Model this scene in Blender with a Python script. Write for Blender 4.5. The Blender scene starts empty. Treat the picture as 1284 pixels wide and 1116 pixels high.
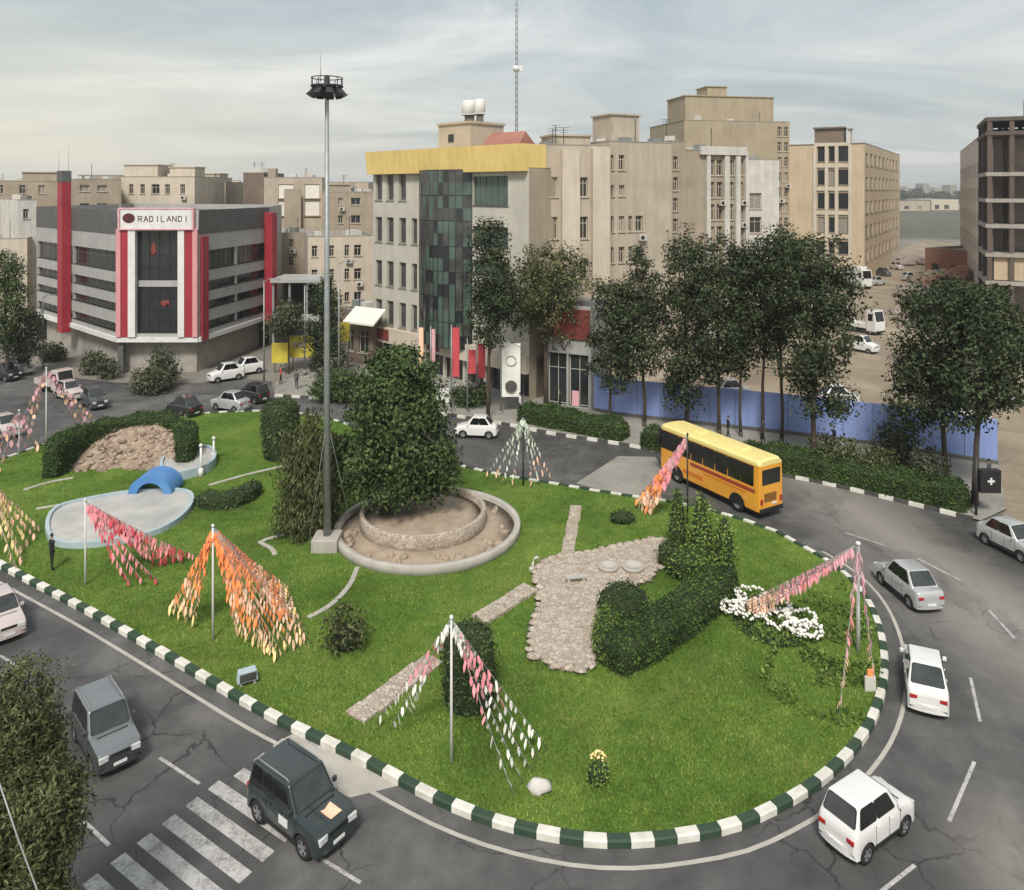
import bpy, bmesh, math, random
import numpy as np
from mathutils import Vector, Matrix, noise, geometry
R = math.radians
random.seed(11)
rng = np.random.default_rng(11)
scene = bpy.context.scene
COL = scene.collection
# camera station: eye height, focal length (in photo pixels), optical centre column, horizon row
H, F, CX, HY = 23.6, 970.0, 642.0, 238.0
def G(x, y, z=0.0):
    s = (H - z) / (y - HY)
    return Vector(((x - CX) * s, F * s, z))
def P(x, y, D):
    return Vector(((x - CX) * D / F, D, H - (y - HY) * D / F))
def ht(yb, yt):
    return (yb - yt) * H / (yb - HY)
def V2(v):
    return Vector((v[0], v[1]))

# ------------------------------------------------------------------ materials
def nodes_of(name):
    m = bpy.data.materials.new(name); m.use_nodes = True
    nt = m.node_tree
    return m, nt, nt.nodes['Principled BSDF']
def N(nt, typ, **kw):
    n = nt.nodes.new(typ)
    for k, v in kw.items():
        if k in n.inputs: n.inputs[k].default_value = v
        else: setattr(n, k, v)
    return n
def ramp(nt, stops):
    r = nt.nodes.new('ShaderNodeValToRGB')
    el = r.color_ramp.elements
    while len(el) < len(stops): el.new(0.5)
    for e, (p, c) in zip(el, stops):
        e.position = p; e.color = (c[0], c[1], c[2], 1) if not isinstance(c, (int, float)) else (c, c, c, 1)
    return r
def mixc(nt, fac, a, b):
    n = nt.nodes.new('ShaderNodeMix'); n.data_type = 'RGBA'
    for sock, val in ((n.inputs[0], fac), (n.inputs[6], a), (n.inputs[7], b)):
        if hasattr(val, 'links'): nt.links.new(val, sock)
        elif isinstance(val, (int, float)): sock.default_value = val
        else: sock.default_value = (val[0], val[1], val[2], 1)
    return n.outputs[2]
def mathn(nt, op, a, b=0.0, c=None, clamp=False):
    n = nt.nodes.new('ShaderNodeMath'); n.operation = op; n.use_clamp = clamp
    for i, val in enumerate((a, b, c)):
        if val is None: continue
        if hasattr(val, 'links'): nt.links.new(val, n.inputs[i])
        else: n.inputs[i].default_value = val
    return n.outputs[0]
def objco(nt, scale=(1, 1, 1)):
    t = nt.nodes.new('ShaderNodeTexCoord'); mp = nt.nodes.new('ShaderNodeMapping')
    mp.inputs['Scale'].default_value = scale
    nt.links.new(t.outputs['Object'], mp.inputs['Vector'])
    return mp.outputs['Vector']
def noisen(nt, vec, scale, detail=4, rough=.55, dist=0.0):
    n = N(nt, 'ShaderNodeTexNoise', Scale=scale, Detail=detail, Roughness=rough, Distortion=dist)
    nt.links.new(vec, n.inputs['Vector'])
    return n.outputs['Fac']
def bumpn(nt, b, height, strength=.3, dist=.05):
    n = N(nt, 'ShaderNodeBump', Strength=strength, Distance=dist)
    nt.links.new(height, n.inputs['Height']); nt.links.new(n.outputs['Normal'], b.inputs['Normal'])
def mat(name, c1, c2=None, scale=1.5, rough=.8, bump=0.0, bscale=20.0, metal=0.0, spec=.4, streak=False, coat=0.0):
    """base colour wandering between two tones, fine grain on top"""
    m, nt, b = nodes_of(name)
    c2 = c2 or tuple(x * .8 for x in c1)
    vec = objco(nt)
    n1 = noisen(nt, vec, scale, 5, .6)
    r = ramp(nt, [(.3, c1), (.7, c2)]); nt.links.new(n1, r.inputs[0])
    colr = r.outputs[0]
    if streak:
        v2 = objco(nt, (1.3, 1.3, .1)); n3 = noisen(nt, v2, 1.2, 4, .65)
        r3 = ramp(nt, [(.42, 1.0), (.75, .84)]); nt.links.new(n3, r3.inputs[0])
        mm = nt.nodes.new('ShaderNodeMix'); mm.data_type = 'RGBA'; mm.blend_type = 'MULTIPLY'; mm.inputs[0].default_value = 1
        nt.links.new(colr, mm.inputs[6]); nt.links.new(r3.outputs[0], mm.inputs[7]); colr = mm.outputs[2]
    nt.links.new(colr, b.inputs['Base Color'])
    b.inputs['Roughness'].default_value = rough
    b.inputs['Metallic'].default_value = metal
    b.inputs['Specular IOR Level'].default_value = spec
    if coat: b.inputs['Coat Weight'].default_value = coat; b.inputs['Coat Roughness'].default_value = .08
    if bump:
        n2 = noisen(nt, vec, bscale, 5, .6); bumpn(nt, b, n2, bump, .05)
    return m
def leafmat(name, dark, mid, light, scale=.8):
    m, nt, b = nodes_of(name)
    g = nt.nodes.new('ShaderNodeNewGeometry')
    vec = objco(nt); n1 = noisen(nt, vec, scale, 3, .6)
    s = mathn(nt, 'MULTIPLY_ADD', g.outputs['Random Per Island'], .45, mathn(nt, 'MULTIPLY', n1, .6))
    r = ramp(nt, [(.25, dark), (.52, mid), (.8, light)]); nt.links.new(s, r.inputs[0])
    nt.links.new(r.outputs[0], b.inputs['Base Color'])
    b.inputs['Roughness'].default_value = .75; b.inputs['Specular IOR Level'].default_value = .1
    b.inputs['Subsurface Weight'].default_value = 0
    return m
M = {}
def paint(name, c, rough=.32, metal=0.0):
    if name not in M:
        M[name] = mat(name, c, tuple(x * .88 for x in c), .9, rough, coat=1.0, metal=metal)
    return M[name]
def glassmat(name, c, rough=.12, c2=None, scale=.5):
    m = mat(name, c, c2 or tuple(x * .5 for x in c), scale, rough, spec=.6)
    return m
def fill_materials():
    M['glass'] = glassmat('window_glass', (.03, .035, .038), .15)
    M['curtain'] = mat('curtained_glass', (.34, .31, .26), (.2, .18, .15), 2.5, .3)
    M['glass_old'] = glassmat('dull_window_glass', (.05, .045, .038), .35, (.02, .018, .016), 1.2)
    M['glass_green'] = glassmat('green_glass', (.10, .15, .125), .14, (.045, .07, .06), .35)
    M['glass_grey'] = glassmat('grey_glass', (.09, .09, .085), .2, (.03, .03, .03), .6)
    M['car_glass'] = glassmat('car_glass', (.05, .058, .06), .04, (.025, .03, .03), 1.6); M['seal'] = mat('window_rubber', (.012, .012, .012), (.02, .02, .02), 5, .7)
    M['car_glass_dark'] = glassmat('dark_car_glass', (.012, .014, .015), .05)
    M['black'] = mat('black_plastic', (.012, .012, .013), (.02, .02, .02), 3, .6)
    M['rubber'] = mat('rubber', (.014, .014, .014), (.022, .021, .02), 6, .85)
    M['rim'] = mat('alloy', (.45, .45, .46), (.3, .3, .31), 6, .4, metal=.6)
    M['chrome'] = mat('chrome', (.6, .6, .6), (.45, .45, .45), 6, .25, metal=.9)
    M['lamp_white'] = mat('headlamp_glass', (.62, .62, .6), (.45, .45, .44), 8, .15)
    M['lamp_red'] = mat('tail_lamp', (.42, .03, .03), (.3, .015, .015), 8, .2)
    M['lamp_orange'] = mat('indicator', (.7, .22, .03), (.5, .15, .02), 8, .2)
    M['plate'] = mat('number_plate', (.75, .75, .72), (.6, .6, .58), 12, .5)
    M['seam'] = mat('panel_gap', (.03, .03, .03), (.02, .02, .02), 5, .8)
    M['white'] = mat('white_paint', (.74, .73, .7), (.6, .59, .56), 1.2, .6)
    M['offwhite'] = mat('stained_white', (.62, .6, .55), (.5, .47, .42), .6, .8, .15, 12, streak=True)
    M['steel'] = mat('galvanised_steel', (.34, .36, .35), (.25, .27, .26), 2, .5, metal=.4)
    M['dark_steel'] = mat('dark_steel', (.05, .052, .05), (.03, .03, .03), 3, .5, metal=.3)
    M['concrete'] = mat('concrete', (.40, .37, .325), (.28, .257, .222), .7, .9, .25, 14, streak=True)
    M['concrete_dark'] = mat('dark_concrete', (.17, .16, .15), (.1, .095, .09), .6, .9, .25, 12, streak=True)
    M['beige'] = mat('beige_render', (.50, .43, .335), (.40, .34, .26), .35, .9, .15, 10, streak=True)
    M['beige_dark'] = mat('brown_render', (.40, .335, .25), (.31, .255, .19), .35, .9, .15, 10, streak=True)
    M['cream'] = mat('cream_render', (.62, .54, .43), (.51, .44, .345), .4, .9, .1, 10, streak=True)
    M['tan_brick'] = mat('tan_brick', (.56, .445, .30), (.47, .37, .25), .3, .9, .3, 9, streak=True)
    M['olive_brick'] = mat('olive_brick', (.40, .335, .235), (.33, .275, .19), .25, .95, .3, 9, streak=True)
    M['brown_brick'] = mat('brown_brick', (.22, .17, .13), (.15, .115, .09), .4, .95, .3, 9, streak=True)
    M['red_brick'] = mat('red_brick', (.33, .16, .11), (.25, .12, .085), .5, .95, .3, 9)
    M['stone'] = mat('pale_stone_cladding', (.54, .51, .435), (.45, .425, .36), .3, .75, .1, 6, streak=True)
    M['stone_grey'] = mat('grey_cladding', (.42, .415, .395), (.33, .325, .31), .3, .6, streak=True)
    M['grey_panel'] = mat('dark_grey_panel', (.12, .12, .115), (.085, .085, .08), .3, .6, streak=True)
    M['yellow_panel'] = mat('yellow_cornice', (.86, .64, .24), (.74, .54, .19), .25, .55, streak=True)
    M['red_panel'] = mat('red_panel', (.37, .035, .05), (.27, .022, .035), .4, .5)
    M['pink_panel'] = mat('faded_pink_panel', (.66, .32, .32), (.56, .24, .25), .5, .5)
    M['red_sign'] = mat('dull_red_sign', (.22, .05, .04), (.14, .03, .025), .5, .6)
    M['yellow_board'] = mat('yellow_board', (.62, .52, .06), (.5, .4, .05), .7, .6)
    M['orange_cloth'] = mat('orange_cloth', (.95, .34, .11), (.90, .26, .09), 2, .85)
    M['yellow_cloth'] = mat('yellow_cloth', (.95, .74, .34), (.9, .64, .28), 2, .85)
    M['pink_cloth'] = mat('pink_cloth', (.88, .36, .38), (.78, .24, .28), 2, .85)
    M['mauve_cloth'] = mat('mauve_cloth', (.74, .42, .44), (.62, .32, .36), 2, .85)
    M['red_cloth'] = mat('red_cloth', (.62, .09, .10), (.52, .07, .08), 2, .85)
    M['white_cloth'] = mat('white_cloth', (.82, .8, .74), (.72, .7, .62), 2, .85)
    M['pale_green_cloth'] = mat('pale_green_cloth', (.62, .68, .56), (.5, .56, .45), 2, .85)
    M['peach_cloth'] = mat('peach_cloth', (.95, .64, .44), (.9, .5, .34), 2, .85)
    M['blue'] = mat('blue_hoarding', (.25, .34, .68), (.31, .40, .72), .35, .75, streak=True)
    M['pool_floor'] = mat('worn_pool_floor', (.50, .48, .44), (.33, .33, .31), .55, .7, .1, 8)
    M['pool_wall'] = mat('pale_blue_rim', (.42, .50, .52), (.33, .42, .46), .6, .6)
    M['blue_paint'] = mat('strong_blue_paint', (.07, .19, .45), (.10, .26, .5), .8, .5)
    M['bark'] = mat('bark', (.09, .07, .05), (.05, .04, .03), 3, .95, .5, 14)
    M['bark_grey'] = mat('grey_bark', (.24, .21, .17), (.13, .11, .09), 3, .95, .5, 14)
    M['soil'] = mat('soil', (.42, .335, .25), (.27, .21, .15), .9, 1, .6, 9)
    M['leaf_dark'] = leafmat('dark_leaves', (.010, .016, .007), (.034, .047, .022), (.100, .120, .058))
    M['leaf_mid'] = leafmat('mid_leaves', (.014, .026, .009), (.046, .074, .026), (.125, .165, .06))
    M['leaf_olive'] = leafmat('olive_leaves', (.025, .03, .012), (.075, .085, .034), (.17, .18, .08))
    M['leaf_bright'] = leafmat('bright_leaves', (.045, .085, .014), (.14, .22, .042), (.27, .35, .09))
    M['leaf_hedge'] = leafmat('hedge_leaves', (.012, .026, .008), (.040, .075, .018), (.11, .165, .042))
    M['leaf_shrub'] = leafmat('shrub_leaves', (.035, .065, .012), (.10, .165, .035), (.22, .29, .075))
    M['leaf_dull'] = leafmat('dusty_leaves', (.03, .036, .02), (.065, .075, .04), (.12, .13, .075))
    M['hedge_core'] = mat('hedge_twigs', (.020, .032, .011), (.030, .046, .016), 3, 1, .8, 6)
    M['skin'] = mat('skin', (.42, .26, .18), (.38, .22, .15), 5, .6)
    M['hair'] = mat('hair', (.015, .012, .01), (.01, .01, .01), 5, .6)
    M['cloth_dark'] = mat('dark_clothes', (.02, .024, .026), (.012, .014, .015), 4, .9)
    M['cloth_grey'] = mat('grey_clothes', (.10, .1, .11), (.06, .06, .07), 4, .9)
    M['cloth_blue'] = mat('navy_clothes', (.03, .045, .08), (.02, .03, .05), 4, .9)
    M['sheet_white'] = mat('white_canvas', (.78, .74, .66), (.68, .64, .56), .8, .8)
    M['rust'] = mat('rust_red_roof', (.36, .17, .13), (.28, .12, .09), .8, .8)

# ------------------------------------------------------------------ mesh building
class MB:
    def __init__(s): s.v = []; s.f = []; s.m = []; s.s = []
    def add(s, vs, fs, mi=0, smooth=False):
        o = len(s.v); s.v += [tuple(v) for v in vs]
        for f in fs: s.f.append([i + o for i in f]); s.m.append(mi); s.s.append(smooth)
        return s
    def box(s, c, size, mi=0, rz=0.0, taper=1.0):
        x, y, z = (d / 2 for d in size); vs = []
        for k, t in ((-1, 1.0), (1, taper)):
            for a, b in ((-1, -1), (1, -1), (1, 1), (-1, 1)):
                px, py = a * x * t, b * y * t
                vs.append((c[0] + px * math.cos(rz) - py * math.sin(rz), c[1] + px * math.sin(rz) + py * math.cos(rz), c[2] + k * z))
        return s.add(vs, [(3, 2, 1, 0), (4, 5, 6, 7), (0, 1, 5, 4), (1, 2, 6, 5), (2, 3, 7, 6), (3, 0, 4, 7)], mi)
    def beam(s, a, b, w, h, mi=0):
        a, b = Vector(a), Vector(b); d = (b - a); d.normalize()
        up = Vector((0, 0, 1)) if abs(d.z) < .95 else Vector((1, 0, 0))
        x = d.cross(up); x.normalize(); u = x.cross(d)
        vs = []
        for p in (a, b):
            for i, j in ((-1, -1), (1, -1), (1, 1), (-1, 1)): vs.append(p + x * (i * w / 2) + u * (j * h / 2))
        return s.add(vs, [(3, 2, 1, 0), (4, 5, 6, 7), (0, 1, 5, 4), (1, 2, 6, 5), (2, 3, 7, 6), (3, 0, 4, 7)], mi)
    def prism(s, pts, z0, z1, mi=0, top=None, bottom=True):
        pts = [V2(p) for p in pts]
        ar = sum(pts[i].x * pts[(i + 1) % len(pts)].y - pts[(i + 1) % len(pts)].x * pts[i].y for i in range(len(pts)))
        if ar < 0: pts = pts[::-1]
        n = len(pts)
        vs = [(p.x, p.y, z0) for p in pts] + [(p.x, p.y, z1) for p in pts]
        s.add(vs, [(i, (i + 1) % n, n + (i + 1) % n, n + i) for i in range(n)], mi)
        tris = geometry.tessellate_polygon([[Vector((p.x, p.y, 0)) for p in pts]])
        up = []
        for t in tris:
            a, b, c = (pts[i] for i in t)
            up.append(t if (b - a).cross(c - a) > 0 else t[::-1])
        s.add([(p.x, p.y, z1) for p in pts], up, mi if top is None else top)
        if bottom: s.add([(p.x, p.y, z0) for p in pts], [t[::-1] for t in up], mi)
        return s
    def sheet(s, pts, z, mi=0):
        pts = [V2(p) for p in pts]
        tris = geometry.tessellate_polygon([[Vector((p.x, p.y, 0)) for p in pts]])
        up = []
        for t in tris:
            a, b, c = (pts[i] for i in t)
            up.append(t if (b - a).cross(c - a) > 0 else t[::-1])
        return s.add([(p.x, p.y, z) for p in pts], up, mi)
    def tube(s, path, r0, r1=None, n=8, mi=0, smooth=True):
        r1 = r0 if r1 is None else r1
        path = [Vector(p) for p in path]; k = len(path); vs = []
        for i, p in enumerate(path):
            d = path[min(i + 1, k - 1)] - path[max(i - 1, 0)]; d.normalize()
            up = Vector((0, 0, 1)) if abs(d.z) < .9 else Vector((1, 0, 0))
            x = d.cross(up); x.normalize(); y = x.cross(d)
            r = r0 + (r1 - r0) * i / max(1, k - 1)
            for j in range(n):
                a = 2 * math.pi * j / n; vs.append(p + x * (r * math.cos(a)) + y * (r * math.sin(a)))
        fs = [(i * n + j, i * n + (j + 1) % n, (i + 1) * n + (j + 1) % n, (i + 1) * n + j) for i in range(k - 1) for j in range(n)]
        s.add(vs, fs, mi, smooth)
        o = len(s.v) - k * n
        s.f.append([o + j for j in range(n)][::-1]); s.m.append(mi); s.s.append(False)
        s.f.append([o + (k - 1) * n + j for j in range(n)]); s.m.append(mi); s.s.append(False)
        return s
    def lathe(s, prof, n=20, c=(0, 0, 0), mi=0, smooth=True, M4=None, cap=True):
        vs = []
        for r, z in prof:
            for j in range(n):
                a = 2 * math.pi * j / n
                p = Vector((r * math.cos(a), r * math.sin(a), z))
                if M4: p = M4 @ p
                vs.append((p[0] + c[0], p[1] + c[1], p[2] + c[2]))
        k = len(prof)
        fs = [(i * n + j, i * n + (j + 1) % n, (i + 1) * n + (j + 1) % n, (i + 1) * n + j) for i in range(k - 1) for j in range(n)]
        s.add(vs, fs, mi, smooth)
        o = len(s.v) - k * n
        if cap and prof[0][0] > 1e-4: s.f.append([o + j for j in range(n)][::-1]); s.m.append(mi); s.s.append(False)
        if cap and prof[-1][0] > 1e-4: s.f.append([o + (k - 1) * n + j for j in range(n)]); s.m.append(mi); s.s.append(False)
        return s
    def blob(s, c, r, seg=14, mi=0, jig=.08, seed=0, zmin=None, freq=1.5):
        rings = max(5, seg // 2); vs = []
        for i in range(rings + 1):
            t = math.pi * i / rings
            for j in range(seg):
                a = 2 * math.pi * j / seg
                d = Vector((math.sin(t) * math.cos(a), math.sin(t) * math.sin(a), math.cos(t)))
                k = 1 + jig * noise.noise(d * freq + Vector((seed * 3.1, seed, 0))) * 2
                z = c[2] + d.z * r[2] * k
                if zmin is not None: z = max(z, zmin)
                vs.append((c[0] + d.x * r[0] * k, c[1] + d.y * r[1] * k, z))
        fs = [(i * seg + j, (i + 1) * seg + j, (i + 1) * seg + (j + 1) % seg, i * seg + (j + 1) % seg) for i in range(rings) for j in range(seg)]
        return s.add(vs, fs, mi, True)
    def mesh(s, name, mats):
        me = bpy.data.meshes.new(name)
        me.from_pydata(s.v, [], s.f)
        me.polygons.foreach_set('material_index', s.m)
        me.polygons.foreach_set('use_smooth', s.s)
        for m in mats: me.materials.append(M[m] if isinstance(m, str) else m)
        me.validate(); me.update()
        return me
    def build(s, name, mats, parent=None, loc=(0, 0, 0), rz=0.0, bevel=0.0, seg=2):
        mats = mats if isinstance(mats, (list, tuple)) else [mats]
        o = bpy.data.objects.new(name, s.mesh(name, mats)); COL.objects.link(o)
        o.location = loc; o.rotation_euler = (0, 0, rz)
        if parent: o.parent = parent
        if bevel:
            b = o.modifiers.new('soft_edges', 'BEVEL'); b.width = bevel; b.segments = seg; b.limit_method = 'ANGLE'; b.angle_limit = R(35)
        return o
def link(name, me, parent=None, loc=(0, 0, 0), rz=0.0):
    o = bpy.data.objects.new(name, me); COL.objects.link(o); o.location = loc; o.rotation_euler = (0, 0, rz)
    if parent: o.parent = parent
    return o
def tag(o, label=None, cat=None, group=None, kind=None):
    if label: o['label'] = label
    if cat: o['category'] = cat
    if group: o['group'] = group
    if kind: o['kind'] = kind
    return o
def thing(name, label, cat, loc=(0, 0, 0), rz=0.0, group=None):
    o = bpy.data.objects.new(name, None); COL.objects.link(o)
    o.empty_display_size = .3
    o.location = loc; o.rotation_euler = (0, 0, rz)
    return tag(o, label, cat, group)
def struct(o, label, cat):
    return tag(o, label, cat, kind='structure')
def arr_mesh(name, co, nper, mats, mi=None):
    """faces of nper vertices each from a flat array of corners"""
    co = np.asarray(co, dtype=np.float32).reshape(-1, 3); nv = len(co); nf = nv // nper
    me = bpy.data.meshes.new(name)
    me.vertices.add(nv); me.vertices.foreach_set('co', co.ravel())
    me.loops.add(nv); me.loops.foreach_set('vertex_index', np.arange(nv, dtype=np.int32))
    me.polygons.add(nf); me.polygons.foreach_set('loop_start', np.arange(0, nv, nper, dtype=np.int32))
    if mi is not None: me.polygons.foreach_set('material_index', np.asarray(mi, dtype=np.int32))
    for m in mats: me.materials.append(M[m] if isinstance(m, str) else m)
    me.update(calc_edges=True); me.validate()
    return me
def norm(a): return a / (np.linalg.norm(a, axis=1, keepdims=True) + 1e-9)
def leaf_quads(pos, size, nrm=None, aspect=.55, droop=0.0):
    n = len(pos)
    nr = norm(rng.normal(size=(n, 3))) if nrm is None else norm(nrm + .55 * rng.normal(size=(n, 3)))
    t = norm(np.cross(nr, rng.normal(size=(n, 3)))); t[:, 2] -= droop; t = norm(t)
    b = norm(np.cross(nr, t))
    s = (size if np.ndim(size) else np.full(n, size))[:, None]
    return np.stack([pos - t * s * .5, pos + b * s * aspect * .5 - t * s * .08, pos + t * s * .5, pos - b * s * aspect * .5 - t * s * .08], 1)
def crown_mesh(name, blobs, n_clump, per, sig, leaf, m, droop=0.0, aspect=.6):
    """blobs: (centre, radii); leaves gathered in clumps spread through the blobs' outer volume"""
    vol = np.array([b[1][0] * b[1][1] * b[1][2] for b in blobs]) ** (2 / 3); vol /= vol.sum()
    ps, ns = [], []
    for (c, r), w in zip(blobs, vol):
        k = max(4, int(n_clump * w))
        d = norm(rng.normal(size=(k, 3)))
        rad = rng.uniform(.45, 1.06, size=(k, 1)) ** .7
        cc = np.array(c) + d * np.array(r) * rad
        cs = sig * rng.uniform(.6, 1.35, size=(k, 1, 1))
        off = np.clip(rng.normal(size=(k, per, 3)), -1.5, 1.5) * cs * np.array([1, 1, .75])
        pts = (cc[:, None, :] + off).reshape(-1, 3)
        nn = norm(off.reshape(-1, 3)) * .6 + np.repeat(d, per, 0) * .6 + np.array([0, 0, .45])
        ps.append(pts); ns.append(nn)
    ps = np.concatenate(ps); ns = np.concatenate(ns)
    q = leaf_quads(ps, leaf * rng.uniform(.6, 1.4, size=len(ps)), ns, aspect, droop)
    return arr_mesh(name, q, 4, [m])
def limb(mb, a, b, r0, r1, bend=.2):
    a, b = Vector(a), Vector(b); L = (b - a).length
    mid = (a + b) / 2 + Vector((random.uniform(-1, 1), random.uniform(-1, 1), random.uniform(0, 1))) * L * bend * .4
    pts = [a * (1 - t) ** 2 + mid * 2 * t * (1 - t) + b * t * t for t in (0, .25, .5, .75, 1)]
    mb.tube(pts, r0, r1, 6)
def tree(name, label, base, blobs, group=None, leafm='leaf_dark', leaf=.30, clumps=130, per=34, sig=.55, mult=1.45, aspect=.6, tr=.2, bark='bark', droop=0.0, limbs=7, cat='tree'):
    """base: world point; blobs in world coordinates"""
    base = Vector(base); t = thing(name, label, cat, base, 0, group)
    bl = [(Vector(c) - base, r) for c, r in blobs]
    mb = MB()
    low = min(c.z - r[2] for c, r in bl); top = max(c.z + r[2] * .6 for c, r in bl)
    main = bl[0][0] if len(bl) == 1 else sum((c for c, r in bl), Vector()) / len(bl)
    pts = []
    for k in range(7):
        f = k / 6
        pts.append(Vector((main.x * f ** 1.6 + random.uniform(-.1, .1) * (k > 0), main.y * f ** 1.6 + random.uniform(-.1, .1) * (k > 0), top * .86 * f)))
    mb.tube(pts, tr, tr * .25, 9)
    mb.lathe([(tr * 1.7, -.05), (tr * 1.25, .15), (tr, .6)], 9)
    for k in range(limbs):
        c, r = bl[k % len(bl)]
        f = random.uniform(.35, .8); z = top * .86 * f; i = min(5, int(f * 6)); a = pts[i].lerp(pts[i + 1], f * 6 - i)
        d = Vector((random.uniform(-1, 1), random.uniform(-1, 1), random.uniform(-.1, .8)))
        limb(mb, a, c + Vector((d.x * r[0], d.y * r[1], d.z * r[2])) * .75, tr * .42, tr * .1)
    mb.build('trunk', bark, t)
    link('crown', crown_mesh('crown', [(tuple(c), r) for c, r in bl], int(clumps * mult), int(per * mult), sig, leaf, leafm, droop, aspect), t)
    return t
def tree_px(name, label, bx, by, blobs, dscale=1.0, **kw):
    b = G(bx, by); D = b.y
    bl = []
    for cx, cy, rx, ry in blobs:
        c = P(cx, cy, D + random.uniform(-1, 1) * rx * .3 * D / F)
        bl.append((c, (rx * D / F, rx * D / F * dscale, ry * D / F)))
    return tree(name, label, b, bl, **kw)
def path_frames(path):
    out = []
    for i, p in enumerate(path):
        d = path[min(i + 1, len(path) - 1)] - path[max(i - 1, 0)]; d.normalize()
        out.append((p, Vector((-d.y, d.x))))
    return out
def resample(path, step, closed=False):
    pts = [V2(p) for p in path]
    if closed: pts = pts + [pts[0]]
    out = [pts[0]]; acc = 0.0
    for a, b in zip(pts, pts[1:]):
        L = (b - a).length; pos = step - acc
        while pos <= L:
            out.append(a.lerp(b, pos / L)); pos += step
        acc = (acc + L) % step if L + acc >= step else acc + L
        acc = L - (pos - step)
    return out
def smooth(path, it=3, closed=False):
    pts = [V2(p) for p in path]
    for _ in range(it):
        o = []
        n = len(pts)
        if not closed: o.append(pts[0])
        for i in range(n if closed else n - 1):
            a, b = pts[i], pts[(i + 1) % n]
            o += [a.lerp(b, .25), a.lerp(b, .75)]
        if not closed: o.append(pts[-1])
        pts = o
    return pts
def hedge(name, label, path, width, height, z0=.1, leafm='leaf_hedge', leaf=.16, dens=95, group=None, cat='hedge', jig=.22, origin=None, round_top=.35):
    """clipped hedge: a dense twiggy body with leaves standing off its whole surface"""
    path = resample(smooth(path, 2), .6); o = V2(path[0]); path = [p - o for p in path]
    mb = MB(); n = 10
    prof = []
    w, h = width / 2, height
    rt = min(round_top, w * .8, h * .5)
    prof = [(-w * .96, 0), (-w, h * .4), (-w, h - rt), (-w + rt * .3, h - rt * .3), (-w + rt, h), (w - rt, h), (w - rt * .3, h - rt * .3), (w, h - rt), (w, h * .4), (w * .96, 0)]
    vs = []; K = len(path)
    for i, (p, nr) in enumerate(path_frames(path)):
        e = min(i, K - 1 - i); sc = .72 if e == 0 else (.93 if e == 1 else 1)
        for (u, z) in prof:
            k = noise.noise(Vector((p.x * .7 + u, p.y * .7, z * .8))) * jig
            vs.append((p.x + nr.x * u * sc * (1 + k), p.y + nr.y * u * sc * (1 + k), z0 + z * (1 + k) * (sc if e < 1 else 1)))
    fs = [(i * n + j, i * n + j + 1, (i + 1) * n + j + 1, (i + 1) * n + j) for i in range(K - 1) for j in range(n - 1)]
    fs = [f[::-1] for f in fs]
    mb.add(vs, fs, 0, True); mb.add(vs[:n], [list(range(n))], 0); mb.add(vs[-n:], [list(range(n))[::-1]], 0)
    body = mb.mesh('tmp', ['hedge_core'])
    ps, ns = sample_surface(body, dens)
    q = leaf_quads(ps + ns * np.abs(rng.normal(0, .11, size=(len(ps), 1))), leaf * rng.uniform(.45, 1.3, size=len(ps)), ns * .8)
    return join_leaves(name, label, cat, body, q, leafm, (o.x, o.y, 0), group)
def sample_surface(me, dens):
    me.calc_loop_triangles()
    nv = len(me.vertices); co = np.empty(nv * 3, np.float32); me.vertices.foreach_get('co', co); co = co.reshape(-1, 3)
    nt_ = len(me.loop_triangles); tr = np.empty(nt_ * 3, np.int32); me.loop_triangles.foreach_get('vertices', tr); tr = tr.reshape(-1, 3)
    a, b, c = co[tr[:, 0]], co[tr[:, 1]], co[tr[:, 2]]
    nn = np.cross(b - a, c - a); ar = np.linalg.norm(nn, axis=1) / 2
    k = int(ar.sum() * dens)
    idx = rng.choice(len(ar), k, p=ar / ar.sum())
    u = rng.random((k, 1)); v = rng.random((k, 1)); f = (u + v) > 1; u[f] = 1 - u[f]; v[f] = 1 - v[f]
    ps = a[idx] + (b[idx] - a[idx]) * u + (c[idx] - a[idx]) * v
    ns = norm(nn[idx])
    return ps, ns
def join_leaves(name, label, cat, body, quads, leafm, loc, group=None, parent=None):
    """core faces + leaf faces as one mesh object"""
    nv = len(body.vertices); co = np.empty(nv * 3, np.float32); body.vertices.foreach_get('co', co); co = co.reshape(-1, 3)
    fs = [list(p.vertices) for p in body.polygons]
    q = np.asarray(quads, np.float32).reshape(-1, 3)
    nq = len(q) // 4
    allco = np.concatenate([co, q])
    me = bpy.data.meshes.new(name)
    loops = []; starts = []
    for f in fs: starts.append(len(loops)); loops += f
    base = len(loops)
    loops = np.concatenate([np.array(loops, np.int32), np.arange(nv, nv + nq * 4, dtype=np.int32)])
    starts = np.concatenate([np.array(starts, np.int32), base + np.arange(0, nq * 4, 4, dtype=np.int32)])
    me.vertices.add(len(allco)); me.vertices.foreach_set('co', allco.ravel())
    me.loops.add(len(loops)); me.loops.foreach_set('vertex_index', loops)
    me.polygons.add(len(starts)); me.polygons.foreach_set('loop_start', starts)
    mi = np.zeros(len(starts), np.int32); mi[len(fs):] = 1
    me.polygons.foreach_set('material_index', mi)
    me.materials.append(M['hedge_core']); me.materials.append(M[leafm])
    me.update(calc_edges=True); me.validate()
    o = link(name, me, parent, loc)
    bpy.data.meshes.remove(body)
    if label: tag(o, label, cat, group)
    return o
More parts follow.
